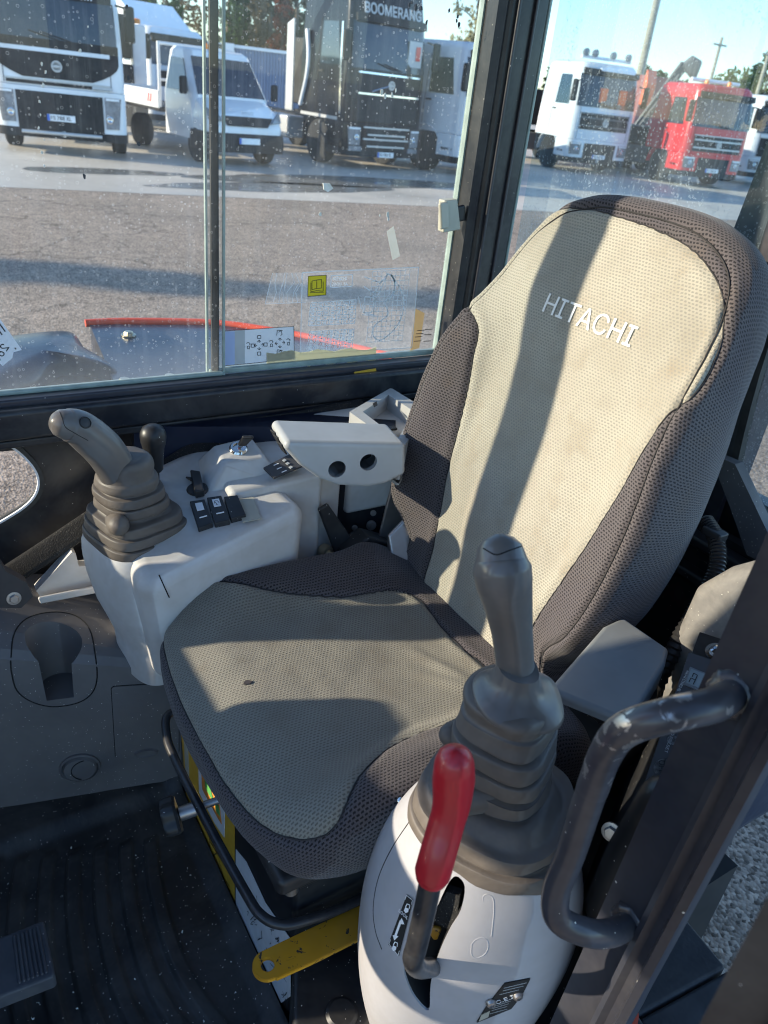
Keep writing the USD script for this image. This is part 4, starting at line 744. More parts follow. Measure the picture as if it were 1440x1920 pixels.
# joint plate bolted at the left
jp = [at(u, v, 'y', -0.40) for u, v in ((-30, 1010), (12, 1072), (50, 1093), (62, 1118), (40, 1140), (-30, 1140))]
b = part(cab, 'joint_plate', ngon(jp, (0, -0.02, 0)), 'joint_brown')
def bolt(parent, p, n, r=0.008, m='zinc', hexa=True, name='bolt', washer=True):
    n = np.asarray(n, float) / np.linalg.norm(n); x = np.cross(n, [0.3, 0.2, 0.9]); T = frame(p, x, np.cross(n, x))
    head = lathe([(r * 0.98, 0), (r * 0.98, r * 0.55), (r * 0.82, r * 0.75), (0.001, r * 0.76)], 6 if hexa else 20)
    if not hexa: head = lathe([(r, 0), (r, r * 0.2), (r * 0.75, r * 0.6), (r * 0.4, r * 0.72), (r * 0.38, r * 0.45), (0.0005, r * 0.45)], 24)
    o = part(parent, name, xf(head, T), m, smooth=25) if parent else None
    if washer: part(o, 'washer', xf(lathe([(r * 1.45, -0.001), (r * 1.45, r * 0.14), (r * 0.9, r * 0.2)], 24), T), m)
    return o
bolt(b, at(26, 1122, 'y', -0.398), (0, 1, 0.2), 0.0075, 'steel')

# ------------------------------------------------------------------ glazing
def pane(name, pts, th, m, label, edge=None):
    t = thing(name, label, 'window', np.mean(pts, 0))
    P = np.asarray(pts, float); n = np.cross(P[1] - P[0], P[2] - P[0]); n /= np.linalg.norm(n)
    part(t, 'glass', (P, [[0, 1, 2, 3]]), m, smooth=False)
    return t
w1 = pane('window_pane', [(0.374, -0.522, 1.472), (1.27, -0.522, 1.472), (1.06, -0.522, 2.36), (0.374, -0.522, 2.36)], 0.005, 'pane_glass', 'front half of the sliding side window, dusty with dried water spots')
w2 = pane('window_pane', [(-0.098, -0.535, 1.472), (0.398, -0.535, 1.472), (0.398, -0.535, 2.36), (-0.13, -0.535, 2.36)], 0.005, 'pane_glass', 'rear half of the sliding side window, carrying the load chart and the pattern sticker')
for t, x, y, m2 in ((w1, 0.3735, -0.522, 'edge_green'), (w2, 0.3985, -0.535, 'edge_green')):
    part(t, 'glass_edge', bx((x, y, 1.916), (0.0035, 0.006, 0.888)), m2)
part(w2, 'meeting_rail', rbox((0.3865, -0.5285, 1.916), (0.0135, 0.006, 0.886), 0.001, sub=1), 'rubber_seal')
part(w2, 'frame_edge', bx((-0.094, -0.533, 1.916), (0.009, 0.014, 0.90)), 'edge_green')
part(w2, 'bottom_channel', rbox((0.152, -0.532, 1.4765), (0.49, 0.012, 0.011), 0.003, sub=1), 'edge_green')
part(w1, 'bottom_channel', rbox((0.82, -0.522, 1.4755), (0.89, 0.010, 0.008), 0.003, sub=1), 'edge_green')
rw = pane('window_pane', [(-0.232, -0.50, 1.40), (-0.232, 0.02, 1.40), (-0.232, 0.02, 2.42), (-0.232, -0.50, 2.42)], 0.005, 'rear_glass', 'large rear window, hazy and streaked, right of the thick pillar')
rl = thing('window_pane', 'small rear quarter glass with rounded lower corner, at the right edge behind the backrest', 'window', (-0.23, 0.3, 1.6))
gp = smoothpoly(np.array([(0.105, 1.51), (0.125, 1.475), (0.20, 1.43), (0.45, 1.36), (0.47, 1.9), (0.11, 2.2), (0.09, 1.75)]), 5)
TR = frame((-0.236, 0, 0), (0, 1, 0), (0, 0, 1))
part(rl, 'glass', xf(extr(gp, 0.004), TR), 'clean_glass')
part(rl, 'seal', xf(extr(gp.buffer(0.012).difference(gp), 0.014), TR), 'rubber_seal')
part(cab, 'rear_ledge', ngon([at(u, v, 'x', -0.19) for u, v in ((1330, 850), (1378, 870), (1445, 1010), (1445, 1065), (1400, 1040), (1372, 960))], (-0.02, 0, 0)), 'grey_trim')
# latch on the rear pane
la = part(w2, 'latch', rhull([at(u, v, 'y', -0.507) + np.array([0, dy, 0]) for u, v in ((826, 376), (846, 374), (852, 425), (824, 430)) for dy in (0, 0.014)], 0.003), 'label_cream', 'pale plastic window latch on the rear edge of the pane')
part(la, 'ridge', rhull([at(u, v, 'y', -0.488) for u, v in ((826, 384), (836, 382), (838, 424), (828, 426))], 0.004), 'label_cream')
part(la, 'catch', rhull([at(u, v, 'y', -0.50) for u, v in ((850, 392), (868, 388), (868, 410), (852, 414))], 0.004), 'black_plastic')

# ------------------------------------------------------------------ stickers and prints on the panes
YG = -0.5335
def px(y, *uv): return [at(u, v, 'y', y) for u, v in uv]
NY = (0, 1, 0)
def sheet(parent, name, uv, m, y=YG, label=None, th=0.0004): return part(parent, name, ngon(px(y, *uv), (0, th, 0)), m, label)
def L(uv): return px(YG + 0.0008, *uv)
st = sheet(w2, 'sticker', [(421, 621), (551, 612), (552, 673), (421, 686)], 'sticker_white', label='lever pattern sticker with black arrow icons')
sheet(st, 'tint_band', [(422, 622), (440, 621), (440, 683), (422, 685)], 'sticker_blue', YG + 0.0005)
sheet(st, 'tint_band', [(440, 621), (459, 619), (459, 681), (440, 683)], 'icon_grey', YG + 0.0005, 'grey tint band')
def icons():
    out = []
    for cx, cy in ((450, 651), (486, 647), (525, 643)):
        for dx, dy in ((9, -1), (-9, 1), (0, -9), (0, 9)):
            out.append([(cx + dx * 0.45, cy + dy * 0.45), (cx + dx, cy + dy)])
            w = (-dy * 0.35, dx * 0.35)
            out.append([(cx + dx * 0.7 + w[0], cy + dy * 0.7 + w[1]), (cx + dx, cy + dy), (cx + dx * 0.7 - w[0], cy + dy * 0.7 - w[1])])
    for cx, cy in ((450, 632), (450, 668), (525, 624), (525, 661)):
        out += [[(cx - 6, cy + 5), (cx - 5, cy - 5), (cx + 5, cy - 4)], [(cx - 3, cy - 1), (cx + 2, cy - 4), (cx + 4, cy + 3), (cx + 1, cy + 5)]]
    for cx, cy in ((436, 652), (466, 649), (509, 645), (541, 642)):
        out += [[(cx - 4, cy - 5), (cx - 1, cy - 7), (cx + 3, cy - 5), (cx + 2, cy - 2)], [(cx - 2, cy), (cx + 2, cy), (cx + 2, cy + 5), (cx - 2, cy + 5), (cx - 2, cy)]]
    for cx, cy in ((486, 632), (486, 663), (474, 648), (498, 646)):
        out += [[(cx - 3, cy - 3), (cx + 3, cy - 3), (cx + 3, cy + 3), (cx - 3, cy + 3), (cx - 3, cy - 3)]]
    return out
part(st, 'icons', strokes([L(l) for l in icons()], 0.0011, NY), 'ink_black', smooth=False)
part(st, 'border', strokes([L([(421, 621), (551, 612), (552, 673), (421, 686), (421, 621)])], 0.0009, NY), 'ink_black', smooth=False)
bk = sheet(w2, 'sticker', [(578, 518), (612, 516), (611, 553), (577, 556)], 'bright_yellow', label='yellow square sticker showing an open book')
part(bk, 'book_icon', strokes([L(l) for l in ([(583, 530), (583, 547), (594, 545), (606, 546), (606, 528)], [(585, 527), (585, 543), (594, 541), (594, 525), (585, 527)], [(594, 525), (603, 524), (603, 540), (594, 541)], [(581, 549), (592, 548), (607, 548)], [(578, 518), (612, 516), (611, 553), (577, 556), (578, 518)])], 0.0010, NY), 'ink_black', smooth=False)
ch = sheet(w2, 'sticker', [(567, 511), (785, 501), (772, 652), (563, 664)], 'clear_film', label='clear film printed in white with a load chart and reach diagram', y=YG - 0.0006)
lines = [[(567, 511), (785, 501), (772, 652), (563, 664), (567, 511)], [(621, 517), (661, 515), (660, 537), (620, 539), (621, 517)]]
def quadgrid(q, nx, ny):
    q = np.asarray(q, float); o = []
    for i in range(nx + 1):
        t = i / nx; o.append([tuple(q[0] + (q[1] - q[0]) * t), tuple(q[3] + (q[2] - q[3]) * t)])
    for j in range(ny + 1):
        t = j / ny; o.append([tuple(q[0] + (q[3] - q[0]) * t), tuple(q[1] + (q[2] - q[1]) * t)])
    return o
lines += quadgrid([(583, 568), (668, 562), (665, 606), (578, 611)], 7, 5) + quadgrid([(581, 622), (664, 617), (660, 652), (575, 657)], 7, 5)
gridl = quadgrid([(699, 509), (769, 506), (754, 638), (687, 642)], 8, 14)
arc = [tuple(p[:2]) for p in cr([(725, 513, 0), (738, 520, 0), (737, 548, 0), (722, 566, 0), (727, 590, 0), (703, 610, 0), (700, 630, 0), (716, 637, 0), (745, 610, 0), (757, 575, 0), (752, 545, 0), (733, 515, 0)], 6)]
arc2 = [tuple(p[:2]) for p in cr([(733, 515, 0), (742, 535, 0), (737, 552, 0), (726, 565, 0)], 5)]
mach = [[(684, 557), (700, 557), (701, 590), (684, 588), (684, 557)], [(680, 570), (698, 571), (697, 586), (681, 586), (680, 570)], [(679, 590), (705, 592)], [(700, 555), (713, 530), (727, 514), (720, 530), (706, 558)], [(712, 532), (724, 521)], [(683, 519), (712, 530)], [(682, 537), (705, 552)], [(672, 556), (678, 580)], [(702, 560), (706, 575), (703, 585)]]
part(ch, 'printed_lines', strokes([L(l) for l in lines + mach], 0.00149, NY), 'print_white', smooth=False)
part(ch, 'reach_diagram', strokes([L(l) for l in gridl], 0.00095, NY), 'print_white', smooth=False)
part(ch, 'reach_curve', strokes([L(arc), L(arc2)], 0.00216, NY), 'print_white', smooth=False)
xw = np.array(L([(660, 527)])[0]) - np.array(L([(622, 528.5)])[0])
part(ch, 'lettering', text('HITACHI', 0.0056, L([(624, 526)])[0], xw, (0, 0, 1), 0.0002, width=0.029, bold=True), 'print_white', smooth=False)
part(ch, 'lettering', text('ZX48U-5A', 0.0052, L([(622.5, 536)])[0], xw, (0, 0, 1), 0.0002, width=0.032, bold=True), 'print_white', smooth=False)
cells = []
for q, nx, ny in (([(583, 568), (668, 562), (665, 606), (578, 611)], 7, 5), ([(581, 622), (664, 617), (660, 652), (575, 657)], 7, 5)):
    q = np.asarray(q, float)
    for i in range(nx):
        for j in range(ny):
            for w in (0.35, 0.65):
                a = (i + 0.22) / nx; b2 = (i + 0.78 - 0.2 * rng.random()) / nx; t = (j + w) / ny
                f = lambda s: tuple((q[0] + (q[1] - q[0]) * s) * (1 - t) + (q[3] + (q[2] - q[3]) * s) * t)
                cells.append([f(a), f(b2)])
part(ch, 'table_figures', strokes([L(l) for l in cells], 0.00162, NY), 'print_white', smooth=False)
fl = sheet(w2, 'sticker', [(511, 512), (580, 510), (574, 567), (497, 570)], 'clear_film', label='torn crinkled film left of the yellow book sticker', y=YG - 0.001)
part(fl, 'creases', strokes([L([(u + rng.uniform(-2, 2), 512), (u + rng.uniform(-6, 6), 530), (u - 6 + rng.uniform(-6, 6), 548), (u - 8, 567)]) for u in (520, 531, 540, 548, 556, 566)] + [L([(511, 512), (497, 570), (574, 567)])], 0.0008, NY), 'print_white', smooth=False)
rs = px(YG + 0.0004, *[(500 + 205 * t, 661 - 8 * t + 3 * math.sin(t * 23)) for t in np.linspace(0, 1, 14)], *[(705 - 205 * t, 676 + 12 * t + 4 * math.sin(t * 31 + 1)) for t in np.linspace(0, 1, 14)])
part(w2, 'tape_residue', ngon(rs, (0, 0.0012, 0)), 'tape_residue', 'cream strip of tape residue along the lower edge of the pane')
tn = sheet(w2, 'sticker', [(778, 578), (796, 587), (786, 652), (769, 658)], 'tan_film', label='faded tan sticker in the lower corner of the pane')
part(tn, 'fine_print', strokes([L([(u, v), (u + 14, v - 1)]) for u, v in ((782, 620), (780, 626), (778, 632), (776, 640), (795, 628), (794, 640), (797, 618))], 0.0014, NY), 'ink_black', smooth=False)
part(cab, 'yellow_mark', ngon([at(u, v, 'y', -0.4955) + np.array([0, 0.001, 0]) for u, v in ((663, 697), (704, 690), (705, 699), (664, 706))], (0, 0.001, 0)), 'decal_yellow')
sheet(w2, 'tape_scrap', [(725, 434), (738, 424), (750, 480), (736, 488)], 'tape_clear', label='scrap of clear tape high on the pane')
sheet(w2, 'dry_leaf', [(605, 343), (617, 343), (624, 353), (614, 360), (606, 355)], 'bird_lime', th=0.002)
def splat(parent, uvs, y, r0, seed, m='bird_lime'):
    q = random.Random(seed); ps = []
    for u, v in uvs:
        c = at(u, v, 'y', y); r = r0 * q.uniform(0.5, 1.4); k = 9
        ps.append(ngon([c + r * q.uniform(0.6, 1.3) * np.array([math.cos(a), 0, math.sin(a) * 1.6]) for a in np.linspace(0, 2 * math.pi, k, endpoint=False)], (0, 0.0006, 0)))
    part(parent, 'droppings', join(*ps), m, smooth=False)
splat(w2, [(712, 404), (727, 402), (728, 410), (600, 402), (716, 172), (722, 180), (735, 178), (742, 170)], YG, 0.0022, 3)
splat(w2, [(856, 38), (860, 45), (768, 10), (780, 14), (790, 16), (842, 20), (800, 42), (858, 30), (772, 5)], YG, 0.0028, 4, 'ink_grey')
splat(w1, [(240, 145), (238, 12), (260, 270), (158, 330)], -0.5205, 0.002, 6, 'ink_grey')
splat(w1, [(78 + rng.uniform(-8, 8), v) for v in (120, 135, 150, 160, 190, 215, 240, 262, 285, 310)] + [(150, 95), (172, 86), (165, 50)], -0.5205, 0.0013, 5)
# price tag hung inside the front pane
tg = thing('paper_tag', 'white paper tag with printed number stuck to the window at the left edge', 'tag', at(15, 635, 'y', -0.518))
part(tg, 'paper', ngon(px(-0.518, (-40, 560), (0, 598), (41, 656), (25, 660), (23, 671), (5, 686), (-40, 650)), (0, 0.0005, 0)), 'sticker_white')
o = at(16, 651, 'y', -0.5165); xd = at(-20, 668, 'y', -0.5165) - o
part(tg, 'number', text('2601', 0.012, at(19, 650, 'y', -0.5172), at(-4, 682, 'y', -0.5172) - at(19, 650, 'y', -0.5172), at(10, 640, 'y', -0.5172) - at(19, 650, 'y', -0.5172), 0.0003), 'ink_black', smooth=False)
for l_ in (((-6, 600), (10, 622)), ((-12, 606), (4, 628)), ((28, 652), (30, 655))): part(tg, 'small_print', strokes([px(-0.5168, *l_)], 0.0016, NY), 'ink_black', smooth=False)

# ------------------------------------------------------------------ machine bodywork outside the window
mb = thing('machine_cover', 'glossy black bodywork with orange edge trim just outside the side window', 'cover', (0.4, -0.9, 1.0))
top = [at(u, v, 'z', 1.42) for u, v in ((170, 612), (420, 612), (600, 636), (738, 672), (700, 720), (250, 760), (120, 760))]
part(mb, 'side_cover', ngon([np.array(p) for p in [at(168, 608, 'z', 1.40), at(420, 610, 'z', 1.40), at(600, 634, 'z', 1.40), at(742, 672, 'z', 1.40), at(742, 800, 'z', 1.40), at(250, 800, 'z', 1.40)]], (0, 0, -0.25)), 'body_gloss')
part(mb, 'edge_trim', tube(cr([at(u, v, 'z', 1.402) for u, v in ((160, 606), (240, 603), (400, 606), (520, 622), (600, 637), (700, 660), (736, 670))], 6), 0.009, 10), 'orange_paint', smooth=60)
hood = [(at(-80, 640, 'z', 1.42), at(120, 607, 'z', 1.42), at(165, 640, 'z', 1.42), at(225, 690, 'z', 1.41), at(120, 672, 'z', 1.42), at(60, 700, 'z', 1.42), at(-80, 735, 'z', 1.42))]
hd = np.array(hood[0]); hl = []
hp_ = np.array(smoothpoly(hd[:, :2], 6).exterior.coords)[:-1]; hc2 = hp_.mean(0)
for k2, dz in ((1.0, -0.07), (1.0, -0.045), (0.985, -0.03), (0.95, -0.018), (0.88, -0.008), (0.75, -0.001), (0.5, 0.006), (0.2, 0.009)):
    hl.append(np.c_[hc2 + (hp_ - hc2) * k2, np.full(len(hp_), 1.42 + dz)])
part(mb, 'hood', loft(hl), 'body_gloss', 'rounded black hood at the left', smooth=60)
part(mb, 'lower_cover', ngon([at(u, v, 'z', 1.385) for u, v in ((-80, 740), (60, 702), (130, 676), (225, 694), (250, 735), (100, 790), (-80, 800))], (0, 0, -0.05)), 'black_plastic')
for u, v in ((241, 628), (233, 717), (318, 710)):
    bolt(mb, at(u, v, 'z', 1.402), (0, 0, 1), 0.011, 'zinc')

# unseen light blocker shaped as a raised boom, added to shade the door side
bm = thing('excavator_boom', 'added light blocker shaped as an orange boom and arm, outside the view', 'boom', (2.4, -0.2, 1.0))
part(bm, 'boom', rhull([(x, y, z) for y in (-0.36, 0.10) for x, z in ((1.72, 1.98), (2.0, 1.93), (2.75, 2.8), (2.5, 3.05))], 0.03), 'orange_paint')
part(bm, 'arm', rhull([(x, y, z) for y in (-0.28, 0.02) for x, z in ((2.5, 2.9), (2.75, 2.6), (3.6, 1.7), (3.4, 1.6))], 0.03), 'orange_paint')
part(bm, 'foot', rhull([(x, y, z) for y in (-0.95, -0.55) for x, z in ((1.6, 0.75), (2.1, 0.75), (2.0, 1.3), (1.75, 1.3))], 0.04), 'black_paint')
part(bm, 'bucket', rhull([(x, y, z) for y in (-0.45, 0.2) for x, z in ((3.3, 1.65), (3.7, 1.7), (3.8, 1.2), (3.5, 1.05), (3.25, 1.2))], 0.02), 'paint_dark')

# undercarriage frame below the cab and the rear counterweight
uf = thing('undercarriage', 'dark steel machine frame under the cab, out of sight below the floor', 'frame', (0.4, -0.4, 0.4))
part(uf, 'frame', bx((0.45, -0.55, 0.45), (1.7, 1.7, 0.40)), 'paint_dark')
part(uf, 'engine_bay', rbox((-0.62, -0.55, 0.80), (0.62, 1.5, 0.75), 0.12), 'body_gloss')
# ================================================================== the seat
def pad(outline, topf, r, depth, K=420, inner=46, rnd=12, side=14, bulge=0.0, under=0.006, seam=None, seam_w=0.0035, seam_d=0.0035, edge_seam=None):
    """upholstered pad: returns v (a, b, c), faces and unrolled uv"""
    c = np.array(outline.centroid.coords[0]); th = np.linspace(0, 2 * math.pi, K, endpoint=False)
    D = np.stack([np.cos(th), np.sin(th)], 1); ring = outline.exterior
    R = np.array([max(np.hypot(*(np.array(g.coords) - c).T).max() if g.geom_type == 'LineString' else 0 for g in [LineString([c, c + d * 2]).intersection(outline)]) for d in D])
    V, U = [], []
    def add(rad, drop, un): V.append(np.hstack([c + D * rad[:, None], -drop[:, None] if np.ndim(drop) else np.full((K, 1), -drop)])); U.append(c + D * un[:, None])
    Ri = R - r
    for s in np.linspace(0.02, 1, inner) ** 0.9: add(Ri * s, 0.0, Ri * s)
    for q in np.linspace(0, math.pi / 2, rnd + 1)[1:]: add(Ri + r * math.sin(q), r * (1 - math.cos(q)), Ri + r * q)
    e = Ri + r * math.pi / 2
    for t in np.linspace(0, 1, side + 1)[1:]: add(R + bulge * math.sin(t * math.pi) - under * t * t, r + (depth - r) * t, e + (depth - r) * t)
    V, U = np.array(V), np.array(U); n = len(V)
    v = V.reshape(-1, 3); u = U.reshape(-1, 2)
    v[:, 2] += topf(v[:, 0], v[:, 1]) * np.clip(1 + v[:, 2] / depth * 0.9, 0, 1)
    f = loft(V, cap=False)[1]
    c0 = len(v); v = np.vstack([v, [[c[0], c[1], v[:K, 2].mean()]], [[c[0], c[1], -depth]]]); u = np.vstack([u, [c], [c]])
    j = np.arange(K); jn = (j + 1) % K
    f = np.vstack([f, np.stack([j, np.full(K, c0), jn], 1), np.stack([(n - 1) * K + j, (n - 1) * K + jn, np.full(K, c0 + 1)], 1)])
    t = trimesh.Trimesh(v, f, process=False)
    if t.volume < 0: f = f[:, ::-1]; t = trimesh.Trimesh(v, f, process=False)
    nv = np.array(t.vertex_normals)
    sd = np.full(len(v), 1.0)
    if seam is not None:
        sd = sdist(seam, u); v = v - nv * (seam_d * np.exp(-(sd / seam_w) ** 2) - 0.0018 * np.exp(-((np.abs(sd) - 0.010) / 0.008) ** 2))[:, None]
    if edge_seam is not None:
        rr = np.hypot(*(u - c).T); tt = np.arctan2(u[:, 1] - c[1], u[:, 0] - c[0]) % (2 * math.pi)
        es = rr - np.interp(tt, th, Ri + edge_seam, period=2 * math.pi)
        v = v - nv * (0.0035 * np.exp(-(es / 0.003) ** 2) - 0.0016 * np.exp(-((np.abs(es) - 0.009) / 0.006) ** 2))[:, None]
    v = v + nv * ((meshkit.fbm(v * 22, 3, 3) - 0.5) * 0.003)[:, None]
    thr = []
    if seam is not None or edge_seam is not None:
        from scipy.spatial import cKDTree
        kt_ = cKDTree(u)
        def follow(q):
            d, k = kt_.query(q, k=4); w_ = 1 / (d + 1e-4); w_ /= w_.sum(1, keepdims=True); return (v[k] * w_[..., None]).sum(1) + (nv[k] * w_[..., None]).sum(1) * 0.0004
        if seam is not None: thr.append(follow(np.array([seam.exterior.interpolate(x).coords[0] for x in np.arange(0, seam.exterior.length, 0.006)])))
        if edge_seam is not None: thr.append(follow(np.array([c + D[i] * (Ri[i] + edge_seam) for i in range(0, K, 3)])))
    return v, f, u, sd, thr
def upholster(parent, name, padres, T, light='fabric_light', dark='fabric_dark', lab=(None, None)):
    v, f, u, sd, thr = padres
    (v1, f1, u1), (v2, f2, u2) = split(v, f, u, sd)
    b = part(parent, name, xf((v2, f2), T), dark, lab[0], smooth=True, uv=u2)
    part(b, 'centre_panel', xf((v1, f1), T), light, lab[1], smooth=True, uv=u1)
    for q in thr: part(b, 'seam_thread', xf(tube(np.vstack([q, q[:1]]), 0.0010, 6), T), 'thread_dark', smooth=60)
    return b
def ss(x, a, b): t = np.clip((x - a) / (b - a), 0, 1); return t * t * (3 - 2 * t)

seat = thing('driver_seat', 'upholstered driver seat in dimpled beige and charcoal fabric, filling the middle of the cab', 'seat', (0.38, 0.0, 1.05))
SZ = 1.213
co = smoothpoly(np.array([(0.13, -0.235), (0.28, -0.258), (0.43, -0.264), (0.53, -0.25), (0.595, -0.20), (0.617, -0.08), (0.617, 0.05), (0.600, 0.165), (0.556, 0.238), (0.45, 0.262), (0.30, 0.260), (0.13, 0.235)]), 8)
cpan_px = [(290, 1150), (322, 1116), (365, 1108), (430, 1124), (520, 1131), (640, 1122), (765, 1106), (845, 1185), (925, 1268), (870, 1350), (790, 1378), (725, 1420), (680, 1475), (655, 1515), (630, 1560), (590, 1572), (530, 1555), (470, 1515), (405, 1435), (350, 1335), (310, 1240)]
cpan = smoothpoly(np.array([at(u, v, 'z', SZ)[:2] for u, v in cpan_px]), 6)
def ctop(x, y):
    bol = 0.036 * ss(np.abs(y + 0.003), 0.13, 0.215) * ss(x, 0.12, 0.24) * (1 - ss(x, 0.47, 0.60))
    dish = -0.010 * np.exp(-((x - 0.27) / 0.10) ** 2 - (y / 0.13) ** 2)
    wr = 0.0045 * np.exp(-(((x - 0.26) * 0.75 + (y - 0.085) * 0.66) / 0.012) ** 2) * np.exp(-(((x - 0.26) * -0.66 + (y - 0.085) * 0.75) / 0.05) ** 2)
    wr += 0.004 * np.exp(-(((x - 0.25) * 0.93 + (y - 0.05) * 0.36) / 0.011) ** 2) * np.exp(-(((x - 0.25) * -0.36 + (y - 0.05) * 0.93) / 0.05) ** 2)
    return bol + dish + wr - 0.012 * ss(x, 0.52, 0.62) - 0.004 * (1 - ss(x, 0.1, 0.3))
cp = pad(co, ctop, 0.034, 0.112, seam=cpan, bulge=0.004, under=0.036)
cu = upholster(seat, 'cushion', cp, frame((0, 0, SZ), (1, 0, 0), (0, 1, 0)), light='fabric_shaded', lab=('charcoal seat cushion sides and bolsters', 'worn beige centre of the seat cushion, colour darkened for shade'))
# small tear in the cloth
h0 = at(464, 1281, 'z', SZ - 0.001)
part(cu, 'tear', ngon([h0 + np.array([a * 0.0062 * q, b * 0.0048 * q, 0]) for a, b, q in ((1, 0.1, 1), (0.5, 0.9, 0.8), (-0.3, 0.9, 1.0), (-1, 0.3, 1.1), (-0.7, -0.6, 0.8), (0.2, -1, 0.9))], (0, 0, 0.0025)), 'joint_brown')
# backrest
TILT = math.radians(11.0)
BUP = np.array([-math.sin(TILT), 0, math.cos(TILT)]); BN = np.array([math.cos(TILT), 0, math.sin(TILT)]); BO = np.array([0.150, -0.032, 1.22])
TB = frame(BO, (0, 1, 0), BUP)
bl = [(-0.17, -0.05), (-0.19, 0.03), (-0.238, 0.095), (-0.252, 0.18), (-0.250, 0.28), (-0.233, 0.38), (-0.208, 0.47), (-0.186, 0.555), (-0.152, 0.612), (-0.08, 0.646)]
outl = np.array(bl + [(0.01, 0.653)] + [(-a + 0.085 * max(0, (h - 0.1)) - 0.010, h) for a, h in bl[::-1]])
bo = smoothpoly(outl, 8)
pr = [(0.118, -0.06), (0.135, 0.07), (0.162, 0.17), (0.183, 0.25), (0.200, 0.34), (0.212, 0.425), (0.2235, 0.450), (0.223, 0.48), (0.210, 0.53), (0.182, 0.572), (0.138, 0.600), (0.085, 0.615), (0.03, 0.621)]
pl = [(-0.118, -0.06), (-0.122, 0.10), (-0.135, 0.18), (-0.143, 0.27), (-0.152, 0.37), (-0.168, 0.425), (-0.25, 0.462), (-0.25, 0.50), (-0.225, 0.555), (-0.165, 0.608), (-0.09, 0.623), (-0.03, 0.624)]
bpan = Polygon(cr([p + (0,) for p in pr + pl[::-1]], 6)[:, :2]).buffer(0)
def btop(a, h):
    lo = ss(h, 0.0, 0.12) * (1 - ss(h, 0.36, 0.52))
    s = np.abs(a - 0.03 * ss(h, 0.1, 0.6))
    bol = 0.040 * ss(s, 0.12, 0.225) * lo
    lum = 0.016 * np.exp(-((h - 0.17) / 0.11) ** 2) * (1 - ss(s, 0.08, 0.2))
    return bol + lum - 0.040 * ss(h, 0.44, 0.66) ** 1.5 - 0.02 * ss(s, 0.10, 0.25) * ss(h, 0.40, 0.55)
bp = pad(bo, btop, 0.024, 0.135, K=480, inner=66, rnd=14, side=18, bulge=0.006, under=0.03, seam=bpan, edge_seam=0.004)
br = upholster(seat, 'backrest', bp, TB, lab=('charcoal backrest shell and side bolsters', 'sunlit beige centre panel of the backrest'))
def bsurf(a, h): return BO + np.array([0, 1, 0]) * a + BUP * h + BN * float(btop(np.array([a]), np.array([h]))[0])
g = meshkit.text_mesh('HITACHI', 0.0265, 0.0010); v = np.array(g.vertices); v[:, 0] *= 0.168 / np.ptp(v[:, 0]); v[:, 0] -= v[:, 0].min()
g2 = trimesh.Trimesh(v, g.faces, process=True).subdivide_to_size(0.006)
v = np.array(g2.vertices); a = -0.060 + v[:, 0]; h = 0.477 + v[:, 1]
c = btop(a, h); cz = np.array([bsurf(x, y) for x, y in zip(a, h)]) + BN * (v[:, 2] * 0.6 - 0.0003 + (0.0010))[:, None]
part(br, 'lettering', (cz, np.array(g2.faces)), 'thread_white', 'embroidered white lettering on the backrest', smooth=False)
part(seat, 'hinge_shield', rhull([(0.17, -0.20, 1.17), (0.17, -0.24, 1.25), (0.05, -0.24, 1.36), (-0.02, -0.24, 1.15), (0.17, -0.2, 1.1), (0.0, -0.2, 1.05)], 0.006), 'steel')
part(seat, 'seat_pan', rbox((0.36, 0.0, 1.09), (0.44, 0.40, 0.03), 0.01), 'base_metal')
for y in (-0.15, 0.165):
    part(seat, 'slide_rail', rbox((0.34, y, 1.063), (0.44, 0.035, 0.022), 0.004), 'steel')
part(seat, 'mount_clip', lathe([(0.010, 0), (0.010, 0.02), (0.006, 0.021), (0.006, 0.004)], 20, frame(at(545, 1668, 'z', 1.06), (1, 0, 0), (0, 1, 0))), 'steel')

# seat base box with its warning plates
sbase = thing('pedestal', 'black steel box under the driver seat, its front carrying yellow and white warning plates', 'pedestal', (0.28, 0, 0.75))
part(sbase, 'box', rbox((0.245, -0.062, 0.90), (0.60, 0.476, 0.30), 0.008), 'base_metal')
part(sbase, 'top_plate', rbox((0.25, -0.02, 1.050), (0.585, 0.40, 0.012), 0.003), 'base_metal')
XB = 0.5462
def bsheet(uv, m, name='warning_plate', lift=0.0, parent=None, label=None): return part(parent or sbase, name, ngon([at(u, v, 'x', XB + lift) for u, v in uv], (0.0008, 0, 0)), m, label)
pw = bsheet([(338, 1345), (364, 1372), (395, 1440), (424, 1500), (440, 1545), (440, 1690), (352, 1520), (345, 1430)], 'decal_yellow', label='yellow warning plate on the seat base front')
bsheet([(344, 1360), (352, 1375), (356, 1490), (350, 1480)], 'label_cream', 'plate_margin', 0.001, pw)
for p in ([(352, 1515), (440, 1690)], [(393, 1560), (393, 1600)], [(394, 1578), (437, 1650)], [(400, 1604), (406, 1600)], [(405, 1610), (420, 1650), (410, 1612)], [(424, 1652), (430, 1662)], [(426, 1662), (432, 1672)]):
    part(pw, 'print', strokes([[at(u, v, 'x', XB + 0.0016) for u, v in p]], 0.0022, (1, 0, 0)), 'ink_black', smooth=False)
pa = bsheet([(372, 1420), (402, 1470), (422, 1512), (421, 1570), (404, 1545), (374, 1486)], 'decal_white', lift=0.0012, label='white plate with an orange framed diagram')
bsheet([(378, 1446), (410, 1496), (416, 1545), (409, 1534), (380, 1480)], 'decal_orange', 'diagram_frame', 0.0022, pa)
bsheet([(384, 1462), (396, 1482), (402, 1506), (386, 1478)], 'decal_green', 'diagram', 0.0032, pa)
bsheet([(403, 1500), (410, 1512), (413, 1530), (405, 1520)], 'decal_green', 'diagram', 0.0032, pa)
